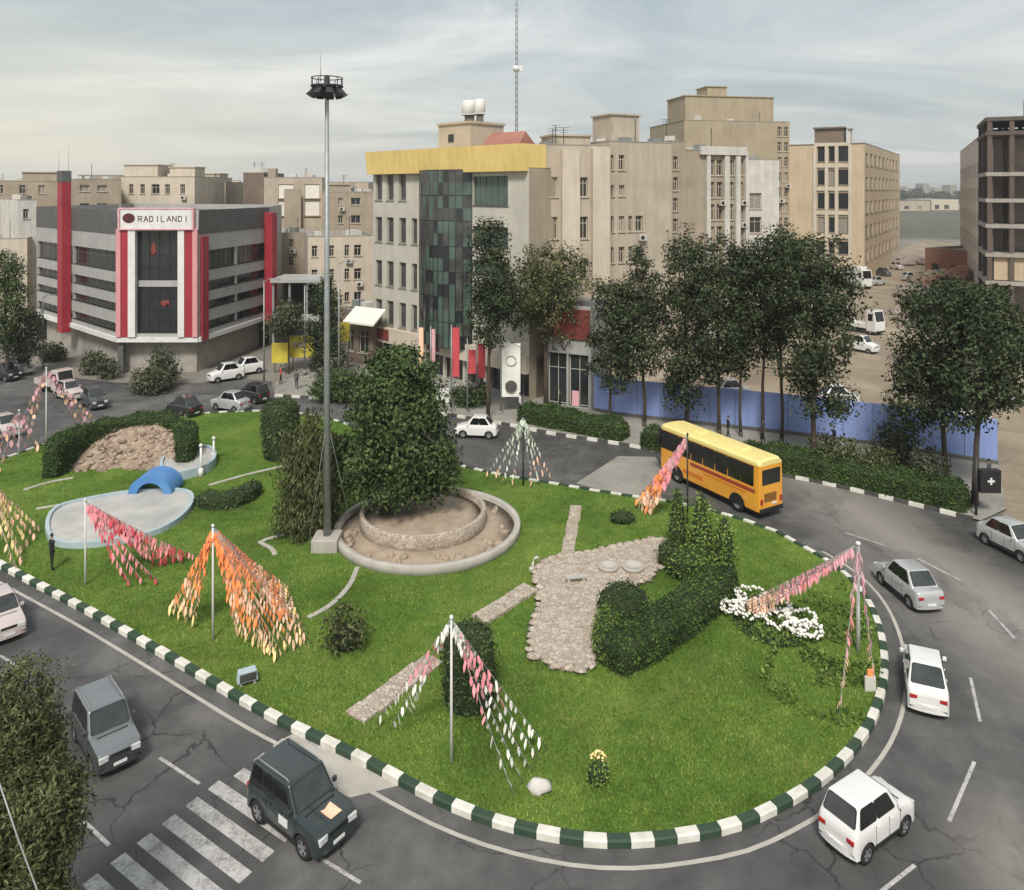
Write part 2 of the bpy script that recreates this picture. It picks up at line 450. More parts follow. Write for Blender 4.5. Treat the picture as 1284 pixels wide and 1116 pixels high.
def bush(name, label, base, r, h, leafm='leaf_shrub', leaf=.16, dens=110, group=None, cat='bush', jig=.14, shape='round', loose=.1, seed=None, core=None):
    """rounded or clipped bush: base world point, radii (rx, ry), height"""
    mb = MB(); sd = seed if seed is not None else random.random() * 50
    if shape == 'round':
        mb.blob((0, 0, h * .48), (r[0], r[1], h * .52), 16, 0, jig, sd, zmin=0, freq=2.2)
    elif shape == 'drum':
        prof = [(.80, 0), (.97, .2), (1, .5), (.98, .8), (.86, .95), (.5, 1.0), (0.001, 1.01)]
        seg = 18; vs = []
        for rr, z in prof:
            for j in range(seg):
                a = 2 * math.pi * j / seg; k = 1 + jig * .6 * noise.noise(Vector((math.cos(a) * 1.5, math.sin(a) * 1.5, z * 2 + sd)))
                vs.append((r[0] * rr * k * math.cos(a), r[1] * rr * k * math.sin(a), z * h))
        mb.add(vs, [(i * seg + j, i * seg + (j + 1) % seg, (i + 1) * seg + (j + 1) % seg, (i + 1) * seg + j) for i in range(len(prof) - 1) for j in range(seg)], 0, True)
    else:  # cone
        prof = [(.7, 0), (1, .15), (.95, .4), (.7, .7), (.35, .92), (.001, 1.0)]
        seg = 16; vs = []
        for rr, z in prof:
            for j in range(seg):
                a = 2 * math.pi * j / seg; k = 1 + jig * noise.noise(Vector((math.cos(a) * 1.8, math.sin(a) * 1.8, z * 3 + sd)))
                vs.append((r[0] * rr * k * math.cos(a), r[1] * rr * k * math.sin(a), z * h))
        mb.add(vs, [(i * seg + j, i * seg + (j + 1) % seg, (i + 1) * seg + (j + 1) % seg, (i + 1) * seg + j) for i in range(len(prof) - 1) for j in range(seg)], 0, True)
    body = mb.mesh('tmp', ['hedge_core'])
    ps, ns = sample_surface(body, dens)
    core = (.62 if loose >= .28 else 1.0) if core is None else core
    if core < 1:
        for v in body.vertices: v.co *= core
        ps = np.concatenate([ps, ps * rng.uniform(.55, 1, (len(ps), 1))]); ns = np.concatenate([ns, ns])
    q = leaf_quads(ps + ns * rng.normal(.03, loose, size=(len(ps), 1)), leaf * rng.uniform(.6, 1.4, size=len(ps)), ns * .8 + np.array([0, 0, .2]))
    return join_leaves(name, label, cat, body, q, leafm, base, group)
# ------------------------------------------------------------------ vehicles
def interp(pts, x):
    if x <= pts[0][0]: return pts[0][1]
    for (a, b), (c, d) in zip(pts, pts[1:]):
        if x <= c: return b + (d - b) * (x - a) / max(1e-6, c - a)
    return pts[-1][1]
STY = {
    'sedan': dict(deck=[(0, .50), (.012, .60), (.03, .635), (.16, .655), (.3, .655), (.72, .64), (.93, .545), (.985, .47), (1, .40)], base=(.10, .755), roof=(.27, .59)),
    'fastback': dict(deck=[(0, .50), (.012, .60), (.03, .635), (.1, .655), (.3, .655), (.72, .64), (.93, .545), (.985, .47), (1, .40)], base=(.035, .755), roof=(.24, .58)),
    'hatch': dict(deck=[(0, .48), (.012, .58), (.03, .63), (.1, .645), (.3, .645), (.74, .63), (.94, .55), (.985, .49), (1, .40)], base=(.025, .765), roof=(.115, .59)),
    'suv': dict(deck=[(0, .46), (.01, .54), (.03, .585), (.1, .60), (.3, .60), (.70, .595), (.95, .55), (.985, .51), (1, .44)], base=(.02, .725), roof=(.07, .575)),
}
def car(name, label, loc, head, L=4.2, W=1.7, Ht=1.95, style='sedan', col='white_car', wr=.37, cat='car', group=None,
        glass='car_glass_dark', bump_col=None, top_col=None, detail=True, rails=False, mark=None):
    S = STY[style]
    t = thing(name, label, cat, (loc[0], loc[1], .004), math.atan2(head[1], head[0]), group)
    deck = lambda f: interp(S['deck'], f) * Ht
    zb = .17 * Ht; ax = (.185, .805); ra = wr * 1.16
    # lower body: a loft of half-sections along the length, cut by the wheel arches
    st = sorted(set([0, .006, .015, .03, .05] + [i / 46 for i in range(3, 44)] + [.95, .97, .985, .994, 1.0] + [a + s * ra / L * k for a in ax for s in (-1, 1) for k in (1.0, .97, .85, .6)]))
    n = 16; vs = []; mis = []
    for f in st:
        x = (f - .5) * L
        e = abs(2 * f - 1); w = W / 2 * (1 - .02 * e ** 2 - .12 * max(0, (e - .86) / .14) ** 2.2)
        lo = zb + .10 * Ht * max(0, (e - .9) / .1) ** 2
        za = lo
        for a in ax:
            dx = abs((f - a) * L)
            if dx < ra: za = max(za, wr + math.sqrt(ra * ra - dx * dx) * .98)
        zt = deck(f); za = min(za, zt - .12)
        zm = max(za + .02, .42 * Ht); zm = min(zm, zt - .08)
        half = [(0.0, lo), (w * .72, lo), (w * .73, za), (w * .985, za), (w, zm), (w * .985, zt - .07 * Ht), (w * .93, zt - .018 * Ht), (w * .80, zt), (0.0, zt + .012 * Ht)]
        ring = half + [(-y, z) for y, z in half[-2:0:-1]]
        vs += [(x, y, z) for y, z in ring]
    n = 16
    mb = MB(); K = len(st)
    for i in range(K - 1):
        for j in range(n):
            dark = j in (0, 1, 2, 13, 14, 15)
            mb.f.append([i * n + j, i * n + (j + 1) % n, (i + 1) * n + (j + 1) % n, (i + 1) * n + j][::-1]); mb.m.append(1 if dark else (2 if j in (6, 7, 8, 9) else 0)); mb.s.append(not dark)
    mb.v = [tuple(v) for v in vs]
    mb.f.append(list(range(n))); mb.m.append(0); mb.s.append(False)
    mb.f.append(list(range((K - 1) * n, K * n))[::-1]); mb.m.append(0); mb.s.append(False)
    body = mb.build('body', [col, 'black', top_col or col], t)
    md = body.modifiers.new('crisp', 'EDGE_SPLIT'); md.split_angle = R(38)
    # cabin: tapering shell in body colour, with glass set on its faces
    b0, b1 = (S['base'][0] - .5) * L, (S['base'][1] - .5) * L; r0, r1 = (S['roof'][0] - .5) * L, (S['roof'][1] - .5) * L
    zl = min(deck(S['base'][0]), deck(.5)) - .05 * Ht; zr = Ht * .985
    wb, wt = W * .478, W * (.405 if style == 'suv' else .375)
    k = (deck(.5) - zl) / (zr - zl)
    C = [(b0, -wb, zl), (b1, -wb, zl), (b1, wb, zl), (b0, wb, zl), (r0, -wt, zr), (r1, -wt, zr), (r1, wt, zr), (r0, wt, zr)]
    cb = MB(); cb.add(C, [(4, 5, 6, 7), (0, 1, 5, 4), (1, 2, 6, 5), (2, 3, 7, 6), (3, 0, 4, 7)], 0, True)
    cabin = cb.build('cabin', [col], t, bevel=.085, seg=4)
    cv = [Vector(c) for c in C]
    def pane(a, b, c, d, u0, u1, v0, v1, nm, slant=0.0, par=None, gl=None):
        """pane on the quad a b (bottom) c d (top, d over a); thin glass just proud of the shell"""
        def q(u, v): return a.lerp(b, u).lerp(d.lerp(c, u), v)
        nr = (b - a).cross(d - a); nr.normalize()
        m = .14; pts = []
        for u, v in ((u0, v0), (u1, v0), (u1, v1), (u0, v1)): pts.append(q(u, v))
        pts2 = []
        for i in range(4):      # clipped corners
            p, pr, nx = pts[i], pts[i - 1], pts[(i + 1) % 4]
            pts2 += [p + (pr - p).normalized() * min(.06, (pr - p).length * .2), p + (nx - p).normalized() * min(.06, (nx - p).length * .2)]
        g = MB(); kk = len(pts2)
        g.add([p + nr * .016 for p in pts2] + [p - nr * .012 for p in pts2], [list(range(kk)), list(range(kk, 2 * kk))[::-1]] + [(i, kk + i, kk + (i + 1) % kk, (i + 1) % kk) for i in range(kk)], 0)
        cen = sum(pts2, Vector()) / kk; sl = [p + (p - cen).normalized() * .045 for p in pts2]
        g.add([p + nr * .009 for p in sl] + [p - nr * .012 for p in sl], [list(range(kk)), list(range(kk, 2 * kk))[::-1]] + [(i, kk + i, kk + (i + 1) % kk, (i + 1) % kk) for i in range(kk)], 1)
        return g.build(nm, [gl or glass, 'seal'], t)
    vb = k + .06
    pane(cv[1], cv[2], cv[6], cv[5], .07, .93, vb - .03, .93, 'windscreen', gl='car_glass')
    pane(cv[3], cv[0], cv[4], cv[7], .08, .92, vb + .02, .92, 'rear_window', gl='car_glass')
    for (a, b, c, d, fl) in ((cv[0], cv[1], cv[5], cv[4], 0), (cv[2], cv[3], cv[7], cv[6], 1)):
        spl = (.06, .30, .34, .56, .60, .90) if style == 'suv' else (.10, .47, .51, .87)
        if style == 'hatch': spl = (.07, .44, .48, .88)
        sp = [1 - s for s in spl][::-1] if fl else list(spl)
        for i in range(0, len(sp), 2): pane(a, b, c, d, sp[i], sp[i + 1], vb, .90, 'side_window')
    # wheels
    for a in ax:
        for sd in (-1, 1):
            w = MB(); Mx = Matrix.Rotation(R(90), 4, 'X')
            w.lathe([(wr * .62, -.10), (wr * .93, -.10), (wr, -.06), (wr, .06), (wr * .93, .10), (wr * .62, .10)], 22, (0, 0, 0), 0, True, Mx, cap=False)
            wo = w.build('wheel', 'rubber', t, ((a - .5) * L, sd * (W / 2 - .12), wr))
            rm = MB()
            for q_ in range(5): rm.box((wr * .42 * math.cos(q_ * 1.257), -.0735 * (1 if sd < 0 else -1), wr * .42 * math.sin(q_ * 1.257)), (wr * .2, .03, wr * .2), 1)
            rm.lathe([(.02, .075), (wr * .2, .085), (wr * .55, .07), (wr * .64, .1), (wr * .64, -.1)], 14, (0, 0, 0), 0, True, Matrix.Rotation(R(90 if sd < 0 else -90), 4, 'X'))
            rm.build('rim', ['rim', 'black'], wo)
    fx, rx = .5 * L, -.5 * L
    for sd in (-1, 1):
        m = MB(); m.box((0, 0, 0), (.14, W * .2, .115 * Ht)); m.build('headlight', 'lamp_white', t, (fx - .045, sd * W * .335, .425 * Ht), sd * -.12, .03)
        m = MB(); m.box((0, 0, 0), (.10, W * (.18 if style != 'suv' else .1), .085 * Ht if style != 'suv' else .17 * Ht)); m.build('tail_light', 'lamp_red', t, (rx + .028, sd * W * (.345 if style != 'suv' else .39), .47 * Ht), sd * .10, .025)
        m = MB(); m.box((0, 0, 0), (.12, .17, .09 * Ht)); m.build('wing_mirror', col, t, (b1 - .26, sd * (W / 2 + .05), .675 * Ht), 0, .035)
    bc = bump_col or col
    for s, x in ((1, fx), (-1, rx)):
        m = MB(); pts = []
        for q in range(9):
            u = -1 + q / 4; pts.append((x + s * (.035 - .13 * abs(u) ** 3), u * W * .475))
        back = [(x - s * .16, W * .475), (x - s * .16, -W * .475)]
        m.prism(pts + back, .175 * Ht, .335 * Ht); m.build('bumper', bc, t, bevel=.03)
        m = MB(); m.box((0, 0, 0), (.025, .5, .12)); m.build('number_plate', 'plate', t, (x + s * .045, 0, (.27 if s > 0 else .30) * Ht), 0, .004)
    m = MB(); m.box((0, 0, 0), (.06, W * .42, .07 * Ht)); m.build('grille', 'black', t, (fx - .03, 0, .435 * Ht), 0, .01)
    if detail:
        for sd in (-1, 1):
            s = MB(); y = sd * (W / 2 - .004)
            for f in (.315, .53, .715):
                s.box(((f - .5) * L, y - sd * .004, .42 * Ht), (.014, .02, .33 * Ht))
            s.box(((.515 - .5) * L, y - sd * .004, .25 * Ht), (.40 * L, .02, .014))
            s.build('door_gap', 'seam', t)
            s = MB(); s.box((0, sd * (W / 2 - .012), .215 * Ht), (.50 * L, .05, .07 * Ht)); s.build('sill_trim', 'black', t, bevel=.01)
            for f in (.37, .575):
                h = MB(); h.box((0, 0, 0), (.15, .04, .035)); h.build('door_handle', 'black' if bump_col else col, t, ((f - .5) * L, sd * (W / 2 + .004), .545 * Ht), 0, .01)
        s = MB(); y = W * .40
        s.box(((S['base'][1] + .035 - .5) * L, 0, deck(S['base'][1] + .035) + .006 + .008 * Ht), (.05, W * .66, .012)); s.build('wiper_cowl', 'black', t)
    if rails:
        for sd in (-1, 1):
            s = MB(); s.tube([(r0 + .1, sd * (wt - .1), Ht * .985), (r0 + .2, sd * (wt - .1), Ht * 1.03), (r1 - .2, sd * (wt - .1), Ht * 1.03), (r1 - .1, sd * (wt - .1), Ht * .985)], .025, n=6); s.build('roof_rail', 'steel', t)
    if mark: mark(t, L, W, Ht, deck)
    return t
def bus(name, label, loc, head, L=10.6, W=2.45, Ht=4.3):
    t = thing(name, label, 'bus', (loc[0], loc[1], .004), math.atan2(head[1], head[0]))
    z0, zr = .62, Ht
    m = MB(); pr = [(-W / 2, z0), (-W / 2, 1.6), (-W / 2 * .985, 2.3), (-W / 2 * .95, Ht - .42), (W / 2 * .95, Ht - .42), (W / 2 * .985, 2.3), (W / 2, 1.6), (W / 2, z0)]
    stx = [-L / 2, -L / 2 + .08, -L / 2 + .3, L / 2 - .4, L / 2 - .12, L / 2]; sc = [.93, .98, 1, 1, .97, .9]
    vs = [(x, y * s, z) for x, s in zip(stx, sc) for y, z in pr]; n = 8
    fs = [(i * n + j, i * n + (j + 1) % n, (i + 1) * n + (j + 1) % n, (i + 1) * n + j)[::-1] for i in range(5) for j in range(n)]
    m.add(vs, fs); m.add(vs[:n], [list(range(n))]); m.add(vs[-n:], [list(range(n))[::-1]])
    m.build('body', 'bus_yellow', t, bevel=.05, seg=3)
    m = MB(); vs = []
    prr = [(-W / 2 * .965, Ht - .42), (-W / 2 * .95, Ht - .2), (-W / 2 * .8, Ht - .04), (0, Ht), (W / 2 * .8, Ht - .04), (W / 2 * .95, Ht - .2), (W / 2 * .965, Ht - .42)]
    vs = [(x, y * s, z if abs(x) < L / 2 - .2 else z - .1 * (z > Ht - .4)) for x, s in zip(stx, sc) for y, z in prr]; n = 7
    m.add(vs, [(i * n + j, i * n + (j + 1) % n, (i + 1) * n + (j + 1) % n, (i + 1) * n + j)[::-1] for i in range(5) for j in range(n)]); m.add(vs[:n], [list(range(n))]); m.add(vs[-n:], [list(range(n))[::-1]])
    rf = m.build('roof', 'bus_roof', t)
    for x in (-2.6, 1.8):
        m = MB(); m.box((0, 0, 0), (.9, .9, .16), taper=.85); m.build('roof_hatch', 'bus_roof', rf, (x, 0, Ht + .05), 0, .03)
    for sd in (-1, 1):
        xs = [-4.75, -3.5, -2.2, -.9, .4, 1.7, 3.0] + ([4.2] if sd > 0 else [])
        for a in xs:
            g = MB(); g.add([(a, 0, 0), (a + 1.2, 0, 0), (a + 1.2, -.06 * 0, 1.42), (a, 0, 1.42)], [(0, 1, 2, 3)]); 
            g = MB(); g.box((0, 0, 0), (1.22, .05, 1.45)); w = g.build('side_window', 'bus_glass', t, (a + .6, sd * (W / 2 * .97 - .012), 3.07)); w.rotation_euler = (sd * -.028 * -1, 0, 0)
        g = MB(); g.box((0, 0, 0), (9.1 if sd > 0 else 8.0, .04, 1.3)); g.build('window_band', 'black', t, (-.15 if sd > 0 else -.7, sd * (W / 2 * .97 - .016), 3.07))
        # coloured stripes along the flank
        s = MB(); s.box((0, 0, 0), (6.6, .02, .26)); s.build('maroon_stripe', 'bus_red', t, (-1.6, sd * (W / 2 * .992 + .004), 2.02))
        s = MB(); s.box((0, 0, 0), (4.4, .02, .12)); s.build('orange_stripe', 'lamp_orange', t, (-1.9, sd * (W / 2 * .997 + .004), 1.72))
        s = MB(); s.box((0, 0, 0), (2.2, .02, .32)); s.build('orange_patch', 'lamp_orange', t, (1.4, sd * (W / 2 + .004), 1.25))
        for a in (-3.2, 3.25):
            w = MB(); Mx = Matrix.Rotation(R(90), 4, 'X')
            w.lathe([(.3, -.15), (.52, -.15), (.56, -.1), (.56, .1), (.52, .15), (.3, .15)], 22, (0, 0, 0), 0, True, Mx, cap=False)
            wo = w.build('wheel', 'rubber', t, (a, sd * (W / 2 - .14), .56))
            r = MB(); r.lathe([(.02, .08), (.12, .1), (.28, .06), (.33, .15), (.33, -.1)], 14, (0, 0, 0), 0, True, Matrix.Rotation(R(90 if sd < 0 else -90), 4, 'X')); r.build('rim', 'rim', wo)
            ar = MB()
            pts = [(.78 * math.cos(q), .78 * math.sin(q)) for q in np.linspace(0, math.pi, 17)]
            vs = [(x, 0, z) for x, z in pts] + [(x, sd * .02, z) for x, z in pts]; kk = len(pts)
            ar.add(vs, [list(range(kk)), list(range(kk, 2 * kk))[::-1]] + [(i, i + 1, kk + i + 1, kk + i) for i in range(kk - 1)])
            ar.build('wheel_arch', 'black', t, (a, sd * (W / 2 + .006) - sd * .01, .60))
        m = MB(); m.box((0, 0, 0), (.12, .22, .42)); m.build('tail_light', 'lamp_red', t, (-L / 2 + .01, sd * .98, 1.35), 0, .03)
        m = MB(); m.box((0, 0, 0), (.12, .36, .22)); m.build('headlight', 'lamp_white', t, (L / 2 - .01, sd * .8, 1.1), 0, .03)
        m = MB(); m.tube([(L / 2 - .1, sd * 1.2, 3.4), (L / 2 + .15, sd * 1.42, 3.3), (L / 2 + .15, sd * 1.42, 3.0)], .03, n=6); m.box((L / 2 + .15, sd * 1.42, 2.8), (.1, .22, .45)); m.build('wing_mirror', 'black', t)
    g = MB(); g.box((0, 0, 0), (.05, 1.85, 1.1)); g.build('rear_window', 'bus_glass', t, (-L / 2 + .005, 0, 3.05), 0, .02)
    g = MB(); g.box((0, 0, 0), (.05, 2.0, 1.6)); g.build('windscreen', 'bus_glass', t, (L / 2 - .005, 0, 2.75), 0, .02)
    g = MB(); g.box((0, 0, 0), (.14, W * .96, .3)); g.build('bumper', 'black', t, (-L / 2 - .02, 0, .72), 0, .04)
    g = MB(); g.box((0, 0, 0), (.14, W * .92, .3)); g.build('bumper', 'black', t, (L / 2 + .0, 0, .72), 0, .04)
    g = MB(); g.box((0, 0, 0), (.05, 1.2, .6)); 
    for q in range(5): g.box((-.03, 0, -.22 + q * .11), (.03, 1.1, .05))
    g.build('engine_grille', 'bus_dark', t, (-L / 2 - .01, .1, 1.6))
    g = MB(); g.box((0, 0, 0), (.03, .5, .14)); g.build('number_plate', 'plate', t, (-L / 2 - .02, -.3, 1.12))
    g = MB(); g.box((0, 0, 0), (L - .8, W * .8, .4)); g.build('underbody', 'black', t, (0, 0, .52))
    return t
def truck(name, label, loc, head, L=6.4, W=2.1, Ht=3.3, cargo='flat', col='white_car', group=None):
    t = thing(name, label, 'truck', (loc[0], loc[1], .004), math.atan2(head[1], head[0]), group)
    cl = L * .30
    m = MB(); pr = [(-cl / 2, .6), (cl / 2, .6), (cl / 2 + .02, Ht * .52), (cl / 2 - .42, Ht), (-cl / 2, Ht)]
    vs = [(x, y, z) for y in (-W / 2, W / 2) for x, z in pr]; n = 5
    m.add(vs, [list(range(n)), list(range(n, 2 * n))[::-1]] + [(i, n + i, n + (i + 1) % n, (i + 1) % n) for i in range(n)])
    m.build('cab', col, t, (L / 2 - cl / 2, 0, 0), 0, .07, 3)
    g = MB(); a = Vector((cl / 2 + .02, 0, Ht * .52)); b = Vector((cl / 2 - .42, 0, Ht)); d = b - a; nr = Vector((d.z, 0, -d.x)).normalized() * .012
    vs = []
    for k in (.08, .9):
        p = a + d * k + nr; vs += [(p.x, -W * .42, p.z), (p.x, W * .42, p.z)]
    vs2 = [(v[0] - .02, v[1], v[2]) for v in vs]
    g.add(vs + vs2, [(0, 1, 3, 2), (5, 4, 6, 7), (0, 4, 5, 1), (2, 3, 7, 6)]); g.build('windscreen', 'car_glass_dark', t, (L / 2 - cl / 2, 0, 0))
    for sd in (-1, 1):
        g = MB(); g.box((0, 0, 0), (cl * .5, .03, Ht * .28)); g.build('side_window', 'car_glass_dark', t, (L / 2 - cl * .55, sd * (W / 2 + .006), Ht * .72), 0, .01)
        g = MB(); g.box((0, 0, 0), (.08, .3, .2)); g.build('headlight', 'lamp_white', t, (L / 2 + .02, sd * W * .36, 1.0), 0, .02)
        for a in (-L * .30, L * .33):
            w = MB(); w.lathe([(.2, -.14), (.44, -.14), (.48, -.09), (.48, .09), (.44, .14), (.2, .14)], 18, (0, 0, 0), 0, True, Matrix.Rotation(R(90), 4, 'X'), cap=False)
            wo = w.build('wheel', 'rubber', t, (a, sd * (W / 2 - .17), .48)); r = MB(); r.lathe([(.02, .12), (.24, .1), (.25, .14), (.25, -.1)], 12, (0, 0, 0), 0, True, Matrix.Rotation(R(90 if sd < 0 else -90), 4, 'X')); r.build('rim', 'rim', wo)
    m = MB(); m.box((0, 0, 0), (L - .3, W * .5, .3)); m.build('chassis', 'black', t, (-.05, 0, .62))
    bl = L - cl - .12; bx = -L / 2 + bl / 2
    if cargo == 'flat':
        m = MB(); m.box((0, 0, 1.0), (bl, W, .12)); 
        for sd in (-1, 1): m.box((0, sd * (W / 2 - .03), 1.33), (bl, .06, .54))
        m.box((-bl / 2 + .03, 0, 1.33), (.06, W - .12, .54)); m.box((bl / 2 - .03, 0, 1.6), (.06, W - .12, 1.08)); m.build('load_bed', col, t, (bx, 0, 0))
    else:
        m = MB(); m.box((0, 0, 0), (bl, W * 1.04, Ht * .95)); m.build('cargo_box', col, t, (bx, 0, .85 + Ht * .475), 0, .04)
    m = MB(); m.box((0, 0, 0), (.14, W * .95, .24)); m.build('bumper', 'black', t, (L / 2 + .03, 0, .62), 0, .03)
    return t

# ------------------------------------------------------------------ people
def person(name, label, loc, heading, h=1.75, vs=1.3, top='cloth_dark', legs='cloth_dark', stride=.15, group=None, arm=0.1):
    me = bpy.data.meshes.new('tmp'); s = h / 1.75
    J = [((0, 0, .95), .13), ((0, 0, 1.12), .135), ((0, 0, 1.32), .15), ((0, 0, 1.45), .085), ((0.01, 0, 1.53), .055), ((.02, 0, 1.61), .085), ((.015, 0, 1.70), .07),
         ((0, .10, .90), .095), ((stride * .6, .10, .5), .065), ((stride * .9, .10, .1), .045), ((stride * .9 + .16, .11, .04), .035),
         ((0, -.10, .90), .095), ((-stride * .4, -.10, .5), .065), ((-stride * 1.2, -.10, .1), .045), ((-stride * 1.2 + .16, -.11, .04), .035),
         ((0, .19, 1.41), .065), ((-.02, .235, 1.12), .048), ((arm, .24, .88), .035), ((arm + .04, .235, .78), .03),
         ((0, -.19, 1.41), .065), ((-.02, -.235, 1.12), .048), ((arm * .5, -.24, .88), .035), ((arm * .5 + .04, -.235, .78), .03)]
    E = [(0, 1), (1, 2), (2, 3), (3, 4), (4, 5), (5, 6), (0, 7), (7, 8), (8, 9), (9, 10), (0, 11), (11, 12), (12, 13), (13, 14), (2, 15), (15, 16), (16, 17), (17, 18), (2, 19), (19, 20), (20, 21), (21, 22)]
    me.from_pydata([Vector(p) * s for p, r in J], E, [])
    o = bpy.data.objects.new('tmp', me); COL.objects.link(o)
    sk = o.modifiers.new('skin', 'SKIN'); sk.use_smooth_shade = True
    for v, (p, r) in zip(me.skin_vertices[0].data, J): v.radius = (r * s, r * s); v.use_root = False
    me.skin_vertices[0].data[0].use_root = True
    sub = o.modifiers.new('sub', 'SUBSURF'); sub.levels = 1
    dg = bpy.context.evaluated_depsgraph_get(); dg.update()
    fin = bpy.data.meshes.new_from_object(o.evaluated_get(dg)); fin.name = 'person'
    bpy.data.objects.remove(o)
    fin.materials.clear()
    for m in (top, legs, 'skin', 'black'): fin.materials.append(M[m])
    for p in fin.polygons:
        z = p.center.z / s; y = abs(p.center.y) / s
        p.material_index = 3 if z < .09 else (1 if z < .96 and y < .2 else (2 if z > 1.475 or (z < .90 and y > .2) else 0)); p.use_smooth = True
    for v in fin.vertices: v.co.z *= vs
    ob = link('person', fin, None, (loc[0], loc[1], loc[2]), heading); ob.name = name
    tag(ob, label, 'person', group)
    hm = MB(); hm.blob((0, 0, 0), (.098 * s, .09 * s, .085 * s * vs), 12, 0, .03, 3); hm.build('hair', 'hair', ob, (-.005 * s, 0, 1.68 * s * vs))
    return ob

# ------------------------------------------------------------------ strings of pennants on poles
def pennant_pole(label, base, h, anchors, cols, tilt=(0, 0), pr=.07, polem='white', step=.42, size=(.26, .5), sag=.06, apexcap=None, group='poles with strings of pennants on the island', start=.05, weights=None, jit=.25):
    """base: world ground point; anchors: world points the strings run to; cols: list of cloth materials from the apex downwards"""
    base = Vector(base); t = thing('pennant_pole', label, 'pennant pole', base, 0, group)
    apex = Vector((tilt[0], tilt[1], h))
    m = MB(); m.tube([(0, 0, -.05), apex * .5, apex], pr, pr * .6, 10); m.lathe([(pr * 2.2, -.02), (pr * 2.0, .12), (pr, .2)], 12)
    m.build('pole', polem, t)
    m = MB(); m.lathe([(pr * .6, -.06), (pr * 1.3, 0), (pr * .9, .1), (.001, .14)], 10); m.build('finial', polem, t, apex)
    for an in anchors:
        a = Vector(an) - base
        s = MB(); L = (a - apex).length
        pt = lambda f: apex.lerp(a, f) - Vector((0, 0, 1)) * (4 * sag * L * .25 * f * (1 - f))
        s.tube([pt(f / 8) for f in range(9)], .016, .016, 4, len(cols))
        k = int(L / step)
        d = a - apex; hd = Vector((d.x, d.y, 0)).normalized()
        for i in range(k):
            f = start + (1 - start - .04) * ((i + random.random() * .6) / k) ** 1.4
            p = pt(f); w = size[0] * random.uniform(.75, 1.15); ln = size[1] * random.uniform(.7, 1.25)
            aa = math.atan2(hd.y, hd.x) + random.uniform(-.9, .9); u = Vector((math.cos(aa), math.sin(aa), 0)); nr = Vector((-u.y, u.x, 0)) * random.uniform(-.12, .12)
            ci = min(len(cols) - 1, max(0, int(f * len(cols) + random.uniform(-jit * 3, jit * 3))))
            if p.z - ln < .2: ln = max(.12, p.z - .2)
            q = [p - u * w * .32, p + u * w * .32, p + u * w * .5 + nr - Vector((0, 0, ln * .55)), p + nr * 1.6 - Vector((0, 0, ln)), p - u * w * .5 + nr - Vector((0, 0, ln * .55))]
            th = Vector((-u.y, u.x, 0)) * .008
            s.add([v + th for v in q] + [v - th for v in q], [(0, 1, 2, 3, 4), (9, 8, 7, 6, 5)] + [(j, 5 + j, 5 + (j + 1) % 5, (j + 1) % 5) for j in range(5)], ci)
        s.build('pennant_string', list(cols) + ['steel'], t)
    return t
def fan(p0, p1, n, edge=0.0):
    """n ground points between two ground points"""
    return [Vector(p0).lerp(Vector(p1), i / max(1, n - 1)) for i in range(n)]

# ------------------------------------------------------------------ buildings
def onface(A, B, x, y):
    """metres along the facade A-B and height, of what the photo shows at x, y on that facade"""
    k = (x - CX) / F; d = B - A
    t = (k * A.y - A.x) / (d.x - k * d.y)
    D = A.y + t * d.y
    return t * d.length, H - (y - HY) * D / F
WCACHE = {}
rv = random.Random(5)
def window_mesh(w, h, glass, frame, bars):
    key = (round(w, 1), round(h, 1), glass, frame, bars)
    if key not in WCACHE:
        m = MB(); fw = min(.09, w * .12)
        m.box((0, .06, h / 2), (w, .03, h), 0)
        for x in (-w / 2 + fw / 2, w / 2 - fw / 2): m.box((x, .03, h / 2), (fw, .07, h), 1)
        for z in (fw / 2, h - fw / 2): m.box((0, .03, z), (w - 2 * fw, .066, fw), 1)
        m.box((0, -.16, -.05), (w + .3, .5, .1), 1)
        for b in range(1, bars): m.box((-w / 2 + w * b / bars, .032, h / 2), (fw * .7, .06, h - 2 * fw), 1)
        if h > 1.6 and bars > 1: m.box((0, .034, h * .7), (w - 2 * fw, .05, fw * .7), 1)
        WCACHE[key] = m.mesh('window', [glass, frame])
    return WCACHE[key]
